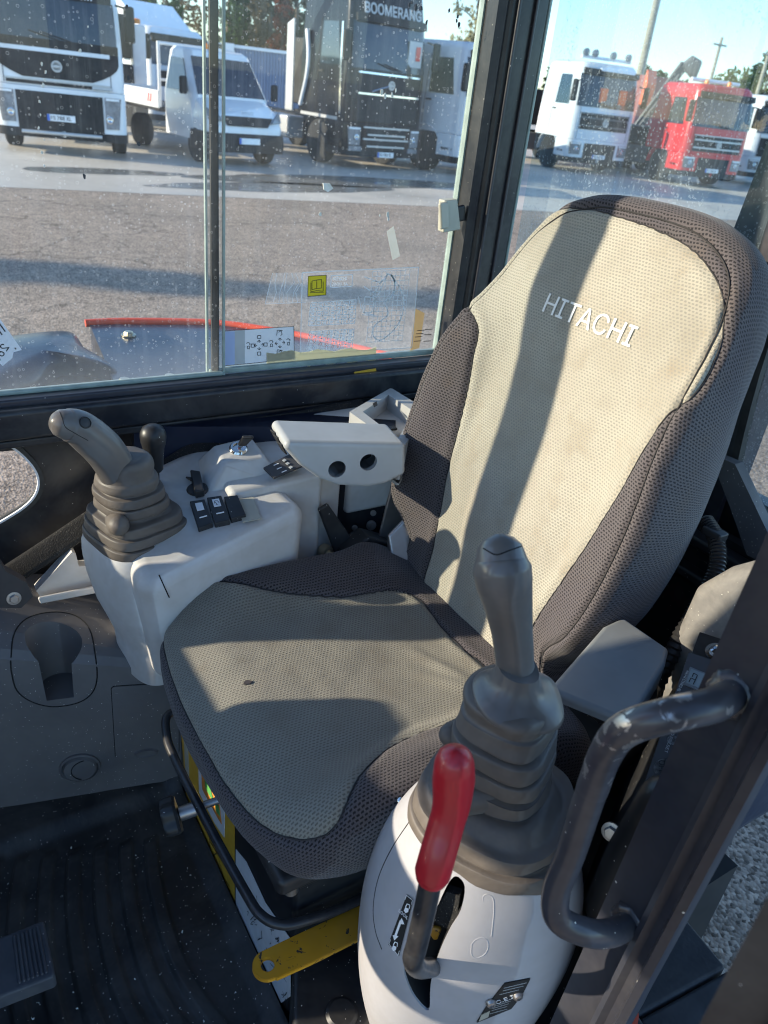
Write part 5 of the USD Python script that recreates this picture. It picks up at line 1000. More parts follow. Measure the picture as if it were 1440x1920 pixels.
pc = bsheet([(443, 1592), (462, 1615), (498, 1692), (545, 1760), (545, 1868), (528, 1880), (478, 1772), (443, 1700)], 'decal_white', label='white instruction plate with fine line drawings')
q = random.Random(5); sl = []
for i in range(46):
    t = q.random(); u0 = 446 + 92 * t; v0 = 1640 + 170 * t + q.uniform(-22, 48) * (0.5 + t)
    s = [(u0 + q.uniform(-5, 5), v0 + q.uniform(-9, 9)) for _ in range(3)]
    sl.append([at(u, v, 'x', XB + 0.0018) for u, v in s])
part(pc, 'line_drawing', strokes(sl, 0.0010, (1, 0, 0)), 'ink_grey', smooth=False)
# slide release bar and adjusting knob
bar = [(0.530, -0.205, 1.035), (0.575, -0.202, 1.033), (0.594, -0.197, 1.03), (0.604, -0.165, 1.026), (0.607, -0.12, 1.022), (0.600, 0.02, 1.012), (0.592, 0.13, 1.005), (0.586, 0.165, 1.003), (0.570, 0.186, 1.002), (0.545, 0.196, 1.002), (0.478, 0.205, 1.005), (0.40, 0.205, 1.02)]
sb = thing('slide_bar', 'bent black tube bar running round the front of the seat base', 'bar', (0.59, 0, 1.0))
part(sb, 'bar', tube(cr(bar, 8), 0.0068, 14), 'black_paint', smooth=60)
kb = thing('adjuster_knob', 'black lobed knob on a steel shaft in front of the seat base', 'knob', at(320, 1530, 'z', 1.0))
k0, k1 = at(322, 1532, 'z', 0.995), at(418, 1497, 'z', 1.01); kd = (k1 - k0) / np.linalg.norm(k1 - k0)
part(kb, 'shaft', tube([k0 + kd * 0.02, k1 + kd * 0.05], 0.0058, 14), 'steel', smooth=60)
part(kb, 'collar', tube([k0 + kd * 0.012, k0 + kd * 0.036], 0.0105, 18), 'steel', smooth=40)
th = np.linspace(0, 2 * math.pi, 60, endpoint=False); lb = []
for rr, z in ((0.4, -0.013), (0.9, -0.012), (1.0, -0.007), (1.0, 0.006), (0.9, 0.010), (0.4, 0.011)):
    w = 0.027 * rr * (1 + 0.10 * np.cos(th * 5)); lb.append(np.stack([w * np.cos(th), w * np.sin(th), np.full(60, z)], 1))
part(kb, 'knob', xf(loft(lb), frame(k0, np.cross(kd, [0, 0, 1.0]), np.cross(kd, np.cross(kd, [0, 0, 1.0])))), 'black_plastic')

# ================================================================== right-hand console
cs = thing('side_console', 'worn white plastic console between the seat and the side window, with switches on top', 'console', (0.4, -0.36, 1.05))
RZ = 16.0
rings = [((0.566, -0.318), 0.058, 0.064, 1.05), ((0.566, -0.318), 0.060, 0.066, 1.098), ((0.567, -0.318), 0.060, 0.066, 1.106), ((0.571, -0.319), 0.056, 0.064, 1.116), ((0.575, -0.322), 0.059, 0.067, 1.14), ((0.581, -0.329), 0.067, 0.073, 1.18), ((0.584, -0.339), 0.073, 0.078, 1.225), ((0.584, -0.346), 0.075, 0.080, 1.255), ((0.583, -0.349), 0.075, 0.080, 1.274), ((0.583, -0.349), 0.071, 0.077, 1.286), ((0.583, -0.349), 0.055, 0.06, 1.288)]
pod = [sup((c[0], c[1], z), a, b, 3.2, 64, rz=RZ) for c, a, b, z in rings]
part(cs, 'lever_pod', loft(pod), 'white_plastic')
blk = rhull([rotz((np.array([[x, y, z]]), np.zeros((0, 3), int)), RZ, (0.45, -0.34, 0))[0][0] for x, y, z in ((0.375, -0.262, 1.305), (0.61, -0.285, 1.262), (0.57, -0.46, 1.30), (0.36, -0.46, 1.335), (0.385, -0.262, 1.10), (0.59, -0.285, 1.10), (0.57, -0.46, 1.10), (0.36, -0.46, 1.10))], 0.028, 3)
part(cs, 'switch_box', blk, 'white_plastic')
def up_at(u, v):      # a point on the sloping top of the switch box
    p0 = np.array([0.45, -0.345, 1.33]); return atp(u, v, p0, (0.16, 0.13, 1.0))
TS = np.array([0.16, 0.13, 1.0]); TS /= np.linalg.norm(TS)
# rear body, running back past the armrest
def hexa(pts_top, z0, r, m, name, label=None, parent=None):
    P = [np.asarray(p) for p in pts_top] + [np.array([p[0], p[1], z0]) for p in pts_top]
    return part(parent or cs, name, rhull(P, r, 2), m, label)
hexa([(0.425, -0.335, 1.335), (0.425, -0.465, 1.345), (0.285, -0.322, 1.350), (0.30, -0.465, 1.365)], 1.05, 0.012, 'white_plastic', 'middle_cover')
hexa([(0.272, -0.332, 1.352), (0.288, -0.465, 1.372), (0.235, -0.345, 1.358), (0.20, -0.465, 1.385)], 1.05, 0.012, 'white_plastic', 'rear_cover')
hexa([(0.19, -0.36, 1.382), (0.22, -0.465, 1.39), (0.02, -0.36, 1.39), (0.02, -0.465, 1.395)], 1.25, 0.01, 'white_plastic', 'rear_shelf')
# key boss
kp = at(447, 842, 'z', 1.385)
part(cs, 'key_boss', rhull([kp + np.array(o) for o in ((0.03, 0.02, -0.018), (-0.03, 0.022, -0.018), (0.025, -0.03, -0.016), (-0.03, -0.03, -0.01), (0.06, 0.03, -0.06), (-0.05, 0.05, -0.05), (0.06, -0.05, -0.06), (-0.05, -0.05, -0.05))], 0.012), 'white_plastic')
kn = np.array([0.15, 0.35, 0.92]); kn /= np.linalg.norm(kn); TK = frame(kp + kn * -0.004, np.cross(kn, [0, 1, 0]), np.cross(kn, np.cross(kn, [0, 1, 0])))
part(cs, 'key_switch', xf(lathe([(0.0155, -0.006), (0.0155, 0.006), (0.013, 0.009), (0.010, 0.009), (0.0095, 0.006), (0.0005, 0.006)], 28), TK), 'chrome')
key = thing('ignition_key', 'black headed key standing in the chrome key switch on the white console', 'key', kp)
ke = at(466, 818, 'z', 1.42)
kd = ke - kp; kd /= np.linalg.norm(kd)
part(key, 'blade', tube([kp, kp + kd * 0.02], 0.0028, 8), 'chrome')
part(key, 'head', rhull([kp + kd * t + np.cross(kd, RGT) * 0 + RGT * s for t, s in ((0.018, -0.004), (0.018, 0.004), (0.042, -0.006), (0.042, 0.006))], 0.0035), 'black_plastic')
# dial and switches
dp0 = up_at(371, 922); TD = frame(dp0, np.cross(TS, [0, 1, 0]), np.cross(TS, np.cross(TS, [0, 1, 0])))
dl = part(cs, 'dial', xf(lathe([(0.018, -0.006), (0.018, 0.006), (0.016, 0.008), (0.0005, 0.008)], 28), TD), 'black_plastic')
part(dl, 'grip', rhull([up_at(u, v) + TS * t for u, v in ((362, 900), (375, 902), (382, 935), (370, 938)) for t in (0.008, 0.018)], 0.0025), 'black_plastic')
part(dl, 'pointer', rhull([up_at(u, v) + TS * 0.012 for u, v in ((352, 906), (364, 908), (362, 912))], 0.0018), 'black_plastic')
bolt(cs, up_at(350, 926), TS, 0.0036, 'steel', hexa=False, name='set_screw', washer=False)
lb = part(cs, 'blank_label', ngon([up_at(u, v) + TS * 0.001 for u, v in ((445, 938), (475, 934), (490, 974), (455, 981))], TS * 0.0012), 'label_cream')
for q4, ic in (([(356, 948), (385, 944), (401, 990), (373, 1000)], 1), ([(388, 941), (416, 937), (433, 984), (404, 991)], 2), ([(420, 940), (446, 937), (463, 973), (434, 981)], 0)):
    P = [up_at(u, v) for u, v in q4]; Pm = sum(P) / 4; P = [Pm + (p - Pm) * 0.84 for p in P]
    s = part(cs, 'rocker_switch', rhull([P[0] + TS * 0.011, P[1] + TS * 0.011, P[2] + TS * 0.006, P[3] + TS * 0.006, P[0] - TS * .004, P[1] - TS * .004, P[2] - TS * .004, P[3] - TS * .004, (P[0] + P[3]) / 2 + TS * 0.004, (P[1] + P[2]) / 2 + TS * 0.004], 0.0016), 'black_plastic')
    f = lambda a, b: (P[0] * (1 - a) + P[1] * a) * (1 - b) + (P[3] * (1 - a) + P[2] * a) * b + TS * (0.011 + 0.0018 - b * 0.005)
    if ic:
        part(s, 'icon_window', ngon([f(a, b) for a, b in ((0.25, 0.12), (0.8, 0.12), (0.8, 0.42), (0.25, 0.42))], TS * 0.0012), 'sticker_white')
        part(s, 'mark_line', ngon([f(a, b) for a, b in ((0.25, 0.68), (0.85, 0.68), (0.85, 0.71), (0.25, 0.71))], TS * 0.0012), 'print_white')
    if ic == 2:
        part(s, 'icon', strokes([[f(a, b) + TS * 0.0014 for a, b in L2] for L2 in ([(0.33, 0.3), (0.42, 0.2), (0.62, 0.2), (0.72, 0.3)], [(0.52, 0.36), (0.42, 0.24)], [(0.45, 0.36), (0.6, 0.36)])], 0.0009, TS), 'ink_black', smooth=False)
# seam and little clips on the pod
def on_mesh(tm, u, v, lift=0.0):
    d = ray(u, v); d = d / np.linalg.norm(d)
    loc, _, tri = tm.ray.intersects_location([CAM], [d])
    if not len(loc):        # just past the outline: the nearest point of the surface
        vv = tm.vertices - CAM; k = np.argmin(np.linalg.norm(vv - np.outer(vv @ d, d), axis=1)); return tm.vertices[k] + tm.vertex_normals[k] * lift, tm.vertex_normals[k]
    i = np.argmin(np.linalg.norm(loc - CAM, axis=1)); return loc[i] + tm.face_normals[tri[i]] * lift, tm.face_normals[tri[i]]
def drape(tm, uv, r, n=6, lift=0.0):
    P = cr([(u, v, 0) for u, v in uv], n)[:, :2]; out = []
    for u, v in P:
        try: out.append(on_mesh(tm, u, v, lift)[0])
        except ValueError: pass
    return tube(out, r, 6)
def tmesh(*g): v, f = join(*g); return trimesh.Trimesh(v, f, process=False)
podm = tmesh(loft(pod), blk)
part(cs, 'panel_gap', tube([on_mesh(podm, u, v, 0.0006)[0] for u, v in ((298, 1078), (302, 1087), (307, 1098), (312, 1109), (317, 1120))], 0.0009, 6), 'groove')
# bracket and tray
part(cs, 'side_bracket', ngon([at(u, v, 'y', -0.45) for u, v in ((68, 1108), (135, 1035), (142, 1038), (148, 1062), (205, 1056), (205, 1100), (78, 1122))], (0, -0.02, 0)), 'white_plastic', 'white bracket left of the pod')
part(cs, 'bracket_ledge', rhull([at(u, v, 'y', -0.43) for u, v in ((75, 1122), (205, 1096), (205, 1104), (78, 1128))], 0.003), 'white_plastic')
tro = [at(u, v, 'z', 1.432) for u, v in ((655, 772), (733, 727), (800, 768), (755, 842))]
tri_ = [at(u, v, 'z', 1.432) for u, v in ((680, 772), (728, 740), (777, 772), (746, 822))]
fr = Polygon([p[:2] for p in tro]).buffer(-0.004).buffer(0.004).difference(Polygon([p[:2] for p in tri_]))
part(cs, 'tray_frame', move(extr(fr, 0.07), (0, 0, 1.362)), 'armrest_light')
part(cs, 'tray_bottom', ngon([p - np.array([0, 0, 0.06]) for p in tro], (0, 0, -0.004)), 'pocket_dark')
part(cs, 'tray_notch', ngon([at(u, v, 'z', 1.4335) for u, v in ((699, 757), (706, 753), (708, 760), (701, 764))], (0, 0, 0.0008)), 'pocket_dark')
acn = np.array([0.10, 0.22, 1.0]); acn /= np.linalg.norm(acn)
acp = lambda u, v: atp(u, v, (0.33, -0.34, 1.372), acn)
ac = part(cs, 'control_panel', ngon([acp(u, v) for u, v in ((494, 880), (548, 852), (572, 874), (513, 899))], acn * 0.004), 'ink_grey', 'dark push-button panel half hidden under the armrest')
part(ac, 'button', join(*[ngon([acp(u + a, v + b) + acn * 0.005 for a, b in ((-4, 0), (0, -2.5), (4, 0), (0, 2.5))], acn * 0.0015) for u, v in ((533, 868), (539, 874), (545, 881))]), 'icon_grey')
part(ac, 'print', strokes([[acp(u, v) + acn * 0.005, acp(u + 9, v - 4) + acn * 0.005] for u, v in ((513, 877), (519, 884), (528, 890))], 0.0022, acn), 'print_white', smooth=False)
cm = tmesh(*[rhull([np.asarray(p) for p in pts] + [np.array([p[0], p[1], 1.05]) for p in pts], 0.012) for pts in ([(0.425, -0.285, 1.335), (0.425, -0.465, 1.345), (0.30, -0.275, 1.355), (0.30, -0.465, 1.365)],)])

# gas-damped post and clutter behind the console
dk = thing('seat_bracket', 'dark steel mounting bracket with bolts in the gap between the console and the backrest', 'bracket', (0.2, -0.3, 1.1))
part(dk, 'plate', ngon([(0.262, -0.36, 1.40), (0.10, -0.36, 1.40), (0.08, -0.36, 1.02), (0.30, -0.36, 1.02)], (0, -0.012, 0)), 'black_paint')
part(dk, 'flange', rhull([at(u, v, 'y', -0.30) for u, v in ((600, 955), (612, 948), (650, 1040), (690, 1060), (640, 1060))], 0.004), 'base_metal')
for u, v in ((663, 1006), (696, 985), (665, 990), (700, 962)):
    bolt(dk, at(u, v, 'y', -0.345), (0.3, 1, 0.3), 0.0068 if v > 970 and u != 665 else 0.004, 'steel')
part(dk, 'small_box', rhull([at(u, v, 'y', -0.27) + np.array([0, d, 0]) for u, v in ((652, 1040), (690, 1010), (728, 1020), (740, 1060), (660, 1062)) for d in (0, -0.03)], 0.005), 'base_metal')
part(dk, 'stay', rhull([at(u, v, 'y', -0.29) for u, v in ((735, 912), (752, 905), (770, 1030), (715, 1030), (708, 1022))], 0.003), 'steel')
part(dk, 'spacer', lathe([(0.012, 0), (0.013, 0.008), (0.012, 0.016), (0.007, 0.017), (0.006, 0.028), (0.0005, 0.028)], 20, frame(at(605, 1030, 'y', -0.31), (0.2, 0, 1), (1, 0.2, 0))), 'zinc')

# right armrest: hollow plastic shell with two round holes
ar = thing('armrest', 'light grey plastic armrest with two round holes, over the white console', 'armrest', (0.28, -0.27, 1.42))
ax_ = np.array([0.955, 0.296, 0.0]) * 0 + np.array([0.985, -0.17, 0.0]); ax_ /= np.linalg.norm(ax_)
ay_ = np.array([-ax_[1], ax_[0], 0.0])
A0 = at(640, 870, 'y', -0.215)
def arp(u, v): return atp(u, v, A0, ay_)
prof = [arp(u, v) for u, v in ((545, 838), (565, 846), (700, 850), (752, 842), (752, 885), (722, 900), (690, 906), (640, 903), (604, 890), (570, 866))]
q2 = [((p - A0) @ ax_, p[2] - A0[2]) for p in prof]
far_ = [arp(u, v) for u, v in ((0, 0),)]
W = 0.078
def P3(s, z, w): return A0 + ax_ * s + np.array([0, 0, z]) + ay_ * w
body = [P3(s, z, -0.009) for s, z in q2]
tip = q2[0]
bk_ = [(s + (0.030 if s > 0.05 else 0.0), z if z < 0.02 else z) for s, z in q2]
body += [P3(s, z, -W) for s, z in q2]
sh = man(rhull(body, 0.009, 3))
hol = []
for u, v in ((632, 880), (691, 867)):
    c = arp(u, v); hol.append(xf(lathe([(0.0145, -0.03), (0.0145, 0.03)], 40), frame(c, ax_, np.array([0, 0, 1.0]))))
cav = rhull([P3(s * 0.80 - 0.006, z * 0.72 - 0.004, w) for s, z in q2 for w in (-0.012, -W + 0.008)], 0.003)
sh = cut(sh, *hol)
sh = sh - man(cav)
part(ar, 'shell', sh, 'armrest_light', smooth=35)
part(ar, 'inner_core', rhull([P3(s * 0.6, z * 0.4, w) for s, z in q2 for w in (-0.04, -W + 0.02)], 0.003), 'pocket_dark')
e0 = P3(tip[0] + 0.0095, tip[1] - 0.004, -0.014); e1 = P3(tip[0] + 0.0095, tip[1] - 0.002, -W * 0.9)
for t in (0.12, 0.55, 0.86):
    c = e0 * (1 - t) + e1 * t
    part(ar, 'end_slot', rhull([c + np.array([a, b, d]) for a, b, d in ((0.002, -0.008, 0), (0.002, 0.008, 0.002), (-0.006, -0.008, -0.014), (-0.006, 0.008, -0.014))], 0.0012), 'pocket_dark')

# trim panel with cup holder, vent and hatch
tp = thing('trim_panel', 'dark grey scuffed plastic panel below the console with cup holder, round vent and hatch', 'panel', (0.78, -0.33, 0.78))
secs = []
q1_, q2_, q3_ = np.array([0.5, -0.268, 1.033]), np.array([1.2, -0.435, 1.218]), np.array([0.5, -0.280, 0.70]); pn_ = np.cross(q2_ - q1_, q3_ - q1_)
for x, yf, zt in ((0.50, -0.268, 1.045), (1.20, -0.435, 1.23)):
    yb = q1_[1] - (pn_[0] * (x - q1_[0]) + pn_[2] * (0.70 - q1_[2])) / pn_[1]
    for y, z in ((-0.52, 0.70), (-0.52, zt + 0.035), (yf - 0.012, zt), (yf, zt - 0.012), (yb, 0.70)): secs.append((x, y, z))
body = hull(secs)
fn = np.array([0.2365, 0.97, 0.0]); fn /= np.linalg.norm(fn); fx = np.array([0.972, -0.232, 0]); fx /= np.linalg.norm(fx)
tmp = trimesh.Trimesh(*body, process=False)
fp0, fn = on_mesh(tmp, 150, 1438); fx = np.cross([0, 0, 1.0], fn); fx = fx / np.linalg.norm(fx) * (1 if fx[0] > 0 else -1)
def face_at(u, v): return atp(u, v, fp0, fn)
cc = on_mesh(tmp, 103, 1200)[0]
cyl = xf(lathe([(0.041, -0.085), (0.0425, 0.0), (0.044, 0.10)], 48), frame((cc[0], cc[1], cc[2]), fx, fn))
cyl2 = lathe([(0.036, -0.10), (0.041, 0.0), (0.0435, 0.012), (0.050, 0.03), (0.06, 0.1)], 48, frame(cc, (1, 0, 0), (0, 1, 0)))
sc = face_at(108, 1290)
slot = rhull([np.array([cc[0], cc[1], 0]) + fx * a + fn * b + np.array([0, 0, z]) for a in (-0.009, 0.009) for b in (0, 0.2) for z in (sc[2] - 0.004, cc[2] + 0.2)], 0.008, 3)
tpb = cut(body, cyl2, slot)
part(tp, 'panel', tpb, 'grey_trim', smooth=40)
gl = [(20, 1240), (26, 1190), (50, 1160), (95, 1148), (140, 1154), (168, 1180), (178, 1225), (182, 1270), (172, 1300), (145, 1318), (100, 1325), (60, 1316), (32, 1295), (22, 1262), (20, 1240)]
part(tp, 'cup_holder_joint', drape(tmp, gl, 0.0012, 5), 'groove')
vc = face_at(150, 1438); TV = frame(vc, fx, np.cross(fn, fx))
vt = part(tp, 'air_vent', xf(lathe([(0.034, -0.004), (0.034, 0.004), (0.031, 0.006), (0.029, 0.002), (0.027, 0.006), (0.026, 0.008), (0.0005, 0.010)], 40), TV), 'grey_trim')
part(vt, 'vent_slat', tube([TV[:3, 3] + fn * 0.0098 + fx * (0.026 * math.sin(a) * 1.0 + 0.0) + np.array([0, 0, 0.024 * math.cos(a)]) + fx * -0.012 for a in np.linspace(0.15, 2.7, 12)], 0.0008, 6), 'groove')
hq = [face_at(u, v) for u, v in ((209, 1287), (335, 1279), (335, 1412), (217, 1420))]
hc_ = np.mean(hq, 0); TH = frame(hc_, fx, np.cross(fn, fx)); q = (np.array(hq) - hc_) @ TH[:3, :3]
hp2 = Polygon(q[:, :2]).buffer(-0.006).buffer(0.006)
sgn = 1 if TH[:3, 2] @ fn > 0 else -1
ht = part(tp, 'hatch', xf(move(extr(hp2, 0.003), (0, 0, -0.001 if sgn > 0 else -0.002)), TH), 'grey_trim')
part(tp, 'hatch_gap', xf(move(extr(hp2.buffer(0.0013).difference(hp2), 0.0008), (0, 0, -0.0004 if sgn < 0 else -0.0001)), TH), 'groove')
nc = face_at(274, 1409); th = np.linspace(0, 2 * math.pi, 24, endpoint=False)
part(ht, 'finger_notch', loft([nc + fn * d + np.outer(np.cos(th), fx) * 0.018 * s + np.outer(np.sin(th), [0, 0, 1]) * 0.008 * s for s, d in ((1.2, 0.001), (1.0, 0.0065), (0.85, 0.0048), (0.4, 0.0040))]), 'grey_trim', smooth=60)

# ================================================================== joysticks and levers
def bellows(parent, prof, m, k=96, n=3.0, name='boot', rz=0, sub=4, amp=0.0036, fq=34):
    P = cr([(c[0], c[1], z, s) for c, z, s in prof], sub) if False else None
    arr = np.array([(c[0], c[1], z, s, e) for c, z, s, e in prof], float)
    X = np.vstack([2 * arr[0] - arr[1], arr, 2 * arr[-1] - arr[-2]]); out = []
    for i in range(1, len(X) - 2):
        for t in np.linspace(0, 1, sub, endpoint=False):
            a, b, c, d = X[i - 1:i + 3]; out.append(0.5 * (2 * b + (c - a) * t + (2 * a - 5 * b + 4 * c - d) * t * t + (3 * b - a - 3 * c + d) * t ** 3))
    out.append(arr[-1])
    loops = [sup((o[0], o[1], o[2]), o[3], o[3], max(2.0, o[4]), k, rz=rz) for o in out]
    v, f = loft(loops)
    nv = np.array(trimesh.Trimesh(v, f, process=False).vertex_normals)
    v = v + nv * ((meshkit.fbm(v * np.array([fq, fq, fq * 1.6]), 2, 9) - 0.5) * amp)[:, None]
    return part(parent, name, (v, f), m, smooth=70)
jr = thing('joystick', 'brown-grey joystick leaning forward on the white console, over a wide stepped rubber boot', 'joystick', (0.595, -0.345, 1.285))
c0 = np.array([0.583, -0.349]); c1 = np.array([0.598, -0.338])
def cc_(t): return c0 * (1 - t) + c1 * t
pf = []
for z, s, e, t in ((1.283, .079, 3.8, 0), (1.287, .0815, 3.8, 0), (1.298, .0815, 3.8, 0), (1.3005, .079, 3.8, 0), (1.3015, .0735, 3.8, .05), (1.3035, .0735, 3.8, .1), (1.305, .0755, 3.8, .1), (1.316, .0745, 3.8, .1), (1.3185, .072, 3.8, .1), (1.3195, .0665, 3.8, .15), (1.3215, .0665, 3.6, .2), (1.323, .0685, 3.6, .2), (1.333, .067, 3.6, .2), (1.336, .063, 3.4, .25), (1.338, .054, 3.2, .3), (1.342, .0480, 3.0, .4), (1.3455, .0475, 2.8, .5), (1.348, .0525, 2.8, .5), (1.358, .052, 2.8, .5), (1.3605, .049, 2.8, .6), (1.3615, .0445, 2.7, .65), (1.364, .0440, 2.6, .7), (1.366, .0500, 2.6, .7), (1.377, .0495, 2.5, .75), (1.3795, .047, 2.4, .8), (1.381, .0415, 2.4, .85), (1.384, .0415, 2.4, .85), (1.387, .0455, 2.3, .9), (1.397, .0450, 2.2, .9), (1.400, .0425, 2.2, .95), (1.404, .0405, 2.1, 1), (1.42, .0405, 2.1, 1), (1.430, .036, 2.1, 1), (1.434, .026, 2.0, 1)):
    pf.append((cc_(t), z, s * (1 - 0.13 * (1 - t) ** 2), e))
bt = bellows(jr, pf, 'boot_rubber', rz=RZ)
part(jr, 'boot_button', tube([at(222, 985, 'y', -0.285), at(216, 975, 'y', -0.32)], [0.016, 0.015], 20, True), 'boot_rubber', smooth=60)
gy = -0.332
gp_ = [(236, 925, 0.026), (226, 900, 0.0265), (212, 868, 0.028), (192, 840, 0.0285), (168, 818, 0.0275), (148, 803, 0.0255), (131, 797, 0.0235), (122, 795, 0.021)]
G = []
for i, (u, v, r) in enumerate(gp_): G.append((*at(u, v, 'y', gy + 0.012 * i / 7), r))
G = np.array(G); n = 8
sp = cr([tuple(g[:3]) for g in G], n); rad = np.interp(np.linspace(0, 7, len(sp)), np.arange(8), G[:, 3])
v, f = tube(sp, rad, 28, True)
gr = part(jr, 'grip', (v, f), 'grip_rubber', smooth=80)
gt = tmesh((v, f))
bc, bn = on_mesh(gt, 160, 792, 0.0)
part(gr, 'thumb_button', lathe([(0.0085, -0.002), (0.0085, 0.0012), (0.0075, 0.002), (0.0070, 0.0006), (0.0005, 0.0012)], 24, frame(bc, np.cross(bn, [0, 0, 1.0]), np.cross(bn, np.cross(bn, [0, 0, 1.0])))), 'black_plastic')
part(gr, 'mould_line', drape(gt, [(112, 772), (117, 785), (123, 801), (140, 812), (165, 826)], 0.0005, 6), 'groove')
# small blade lever behind it
bv = thing('blade_lever', 'thin black lever with a round ball-topped knob behind the joystick', 'lever', (0.545, -0.40, 1.28))
kt = at(287, 818, 'y', -0.405); kb2 = at(291, 930, 'y', -0.41)
dv = (kb2 - kt) / np.linalg.norm(kb2 - kt)
part(bv, 'knob', lathe([(0.0005, 0.020), (0.009, 0.019), (0.0165, 0.014), (0.0200, 0.006), (0.0205, 0.0), (0.0195, -0.010), (0.0165, -0.022), (0.0150, -0.045), (0.0145, -0.058), (0.012, -0.062), (0.0005, -0.062)], 32, frame(kt, np.cross(-dv, [1, 0, 0]), np.cross(-dv, np.cross(-dv, [1, 0, 0])))), 'black_plastic', smooth=60)
part(bv, 'stem', tube([kt + dv * 0.05, kt + dv * 0.17], 0.008, 16), 'black_plastic', smooth=60)

# ================================================================== left-hand console (nearest)
lc = thing('lever_console', 'lilac-grey rounded console under the nearest joystick, with a lever slot and a black data plate', 'console', (0.42, 0.36, 0.95))
PC = np.array([0.415, 0.345])
lr = [(0.86, 0.060, 0.055, (0.0, 0.0)), (0.93, 0.085, 0.080, (0.005, 0.0)), (1.00, 0.104, 0.094, (0.005, 0)), (1.06, 0.115, 0.102, (0.003, 0)), (1.12, 0.120, 0.106, (0, 0)), (1.17, 0.119, 0.106, (-0.002, 0)), (1.215, 0.112, 0.102, (-0.003, 0)), (1.255, 0.100, 0.094, (-0.002, 0.002)), (1.285, 0.087, 0.083, (0, 0.003)), (1.300, 0.078, 0.076, (0, 0.004)), (1.303, 0.06, 0.06, (0, 0.004))]
LA = np.array([(z, a, b, c[0], c[1]) for z, a, b, c in lr])
def lpod(z):
    a, b, cx, cy = (np.interp(z, LA[:, 0], LA[:, k]) for k in (1, 2, 3, 4)); return sup((PC[0] + cx, PC[1] + cy, z), a, b, 2.35, 96, rz=-25)
zs = np.concatenate([cr([(z, 0, 0) for z in LA[:, 0]], 5)[:, 0]])
A2 = cr([tuple(LA[i, :3]) for i in range(len(LA))], 5); C2 = cr([(*LA[i, 3:], 0) for i in range(len(LA))], 5)
pods = [sup((PC[0] + c[0], PC[1] + c[1], a[0]), a[1], a[2], 2.35, 96, rz=-25) for a, c in zip(A2, C2)]
podL = loft(pods); pm = tmesh(podL)
# slot cut through the shell where the safety lever comes out
sq = [(852, 1655), (868, 1672), (862, 1712), (842, 1745), (820, 1795), (806, 1850), (799, 1908), (776, 1884), (760, 1848), (756, 1812), (790, 1765), (820, 1700), (838, 1664)]
c_, n_ = on_mesh(pm, 815, 1760)
sp3 = [atp(u, v, c_, n_) for u, v in sq]
Tn = frame(c_, sp3[3] - sp3[8], np.cross(n_, sp3[3] - sp3[8])); 
if Tn[:3, 2] @ n_ < 0: Tn[:3, 1] *= -1; Tn[:3, 2] *= -1
q = (np.array(sp3) - c_) @ Tn[:3, :3]
slotp = smoothpoly(q[:, :2], 4)
cutter = xf(move(extr(slotp, 0.12), (0, 0, -0.045)), Tn)
podc = cut(podL, cutter)
part(lc, 'shell', podc, 'pod_plastic', smooth=35)
pin = man(loft([(l - np.array([*PC, l[0, 2]])) * 0.975 + np.array([*PC, l[0, 2]]) for l in pods]))
cupg = man(xf(move(extr(slotp.buffer(0.0025), 0.10), (0, 0, -0.05)), Tn)) - man(xf(move(extr(slotp.buffer(-0.0006), 0.12), (0, 0, -0.044)), Tn))
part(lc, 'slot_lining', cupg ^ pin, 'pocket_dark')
fo = [atp(u, v, c_ - n_ * 0.012, n_) for u, v in ((838, 1672), (862, 1680), (856, 1725), (838, 1742), (806, 1722))]
part(lc, 'foam_pad', ngon(fo, -n_ * 0.01), 'foam_strip')
part(lc, 'slot_spring', rhull([atp(u, v, c_ - n_ * 0.02, n_) for u, v in ((802, 1736), (822, 1742), (816, 1756))], 0.003), 'yellow_paint')
part(lc, 'panel_gap', drape(pm, [(786, 1512), (768, 1540), (735, 1590), (710, 1645), (700, 1700), (704, 1745), (716, 1780)], 0.0007, 6, -0.0001), 'groove')
part(lc, 'moulding_mark', drape(pm, [(906, 1690), (907, 1680), (915, 1677), (924, 1684), (926, 1705), (924, 1730), (921, 1756)], 0.0009, 5, -0.0006), 'pod_plastic')
part(lc, 'moulding_mark', drape(pm, [(884, 1770), (892, 1762), (905, 1758), (914, 1764), (915, 1778), (908, 1790), (894, 1796), (884, 1790), (884, 1770)], 0.0009, 5, -0.0006), 'pod_plastic')
def conform(tm, uv, lift, th=0.0006, res=3):
    """plate laid on a curved shell: the outline in the photograph, dropped onto the surface"""
    po = Polygon(uv); x0, y0, x1, y1 = po.bounds
    t = trimesh.creation.triangulate_polygon(po, engine='earcut'); tmx = trimesh.Trimesh(np.c_[t[0], np.zeros(len(t[0]))], t[1]).subdivide_to_size(8)
    v = []
    for u, w, _ in tmx.vertices:
        p, n = on_mesh(tm, u, w, lift); v.append(p)
    v = np.array(v); nn = np.array(trimesh.Trimesh(v, tmx.faces, process=False).vertex_normals)
    if nn.mean(0) @ (CAM - v.mean(0)) < 0: nn = -nn; tmx.invert()
    k = len(v); b = tmx.faces
    return np.vstack([v + nn * th, v - nn * 0.0004]), np.vstack([b, b[:, ::-1] + k])
lk = part(lc, 'lock_sticker', conform(pm, [(764, 1676), (776, 1686), (749, 1792), (729, 1770)], 0.0003), 'ink_black', 'black sticker with white padlocks and a double arrow', smooth=False)
def drapestroke(tm, lines, w, lift):
    out = []
    for Lq in lines:
        P = [on_mesh(tm, u, v, lift) for u, v in Lq]; nrm = np.mean([p[1] for p in P], 0)
        out.append(strokes([[p[0] for p in P]], w, nrm / np.linalg.norm(nrm)))
    return join(*out)
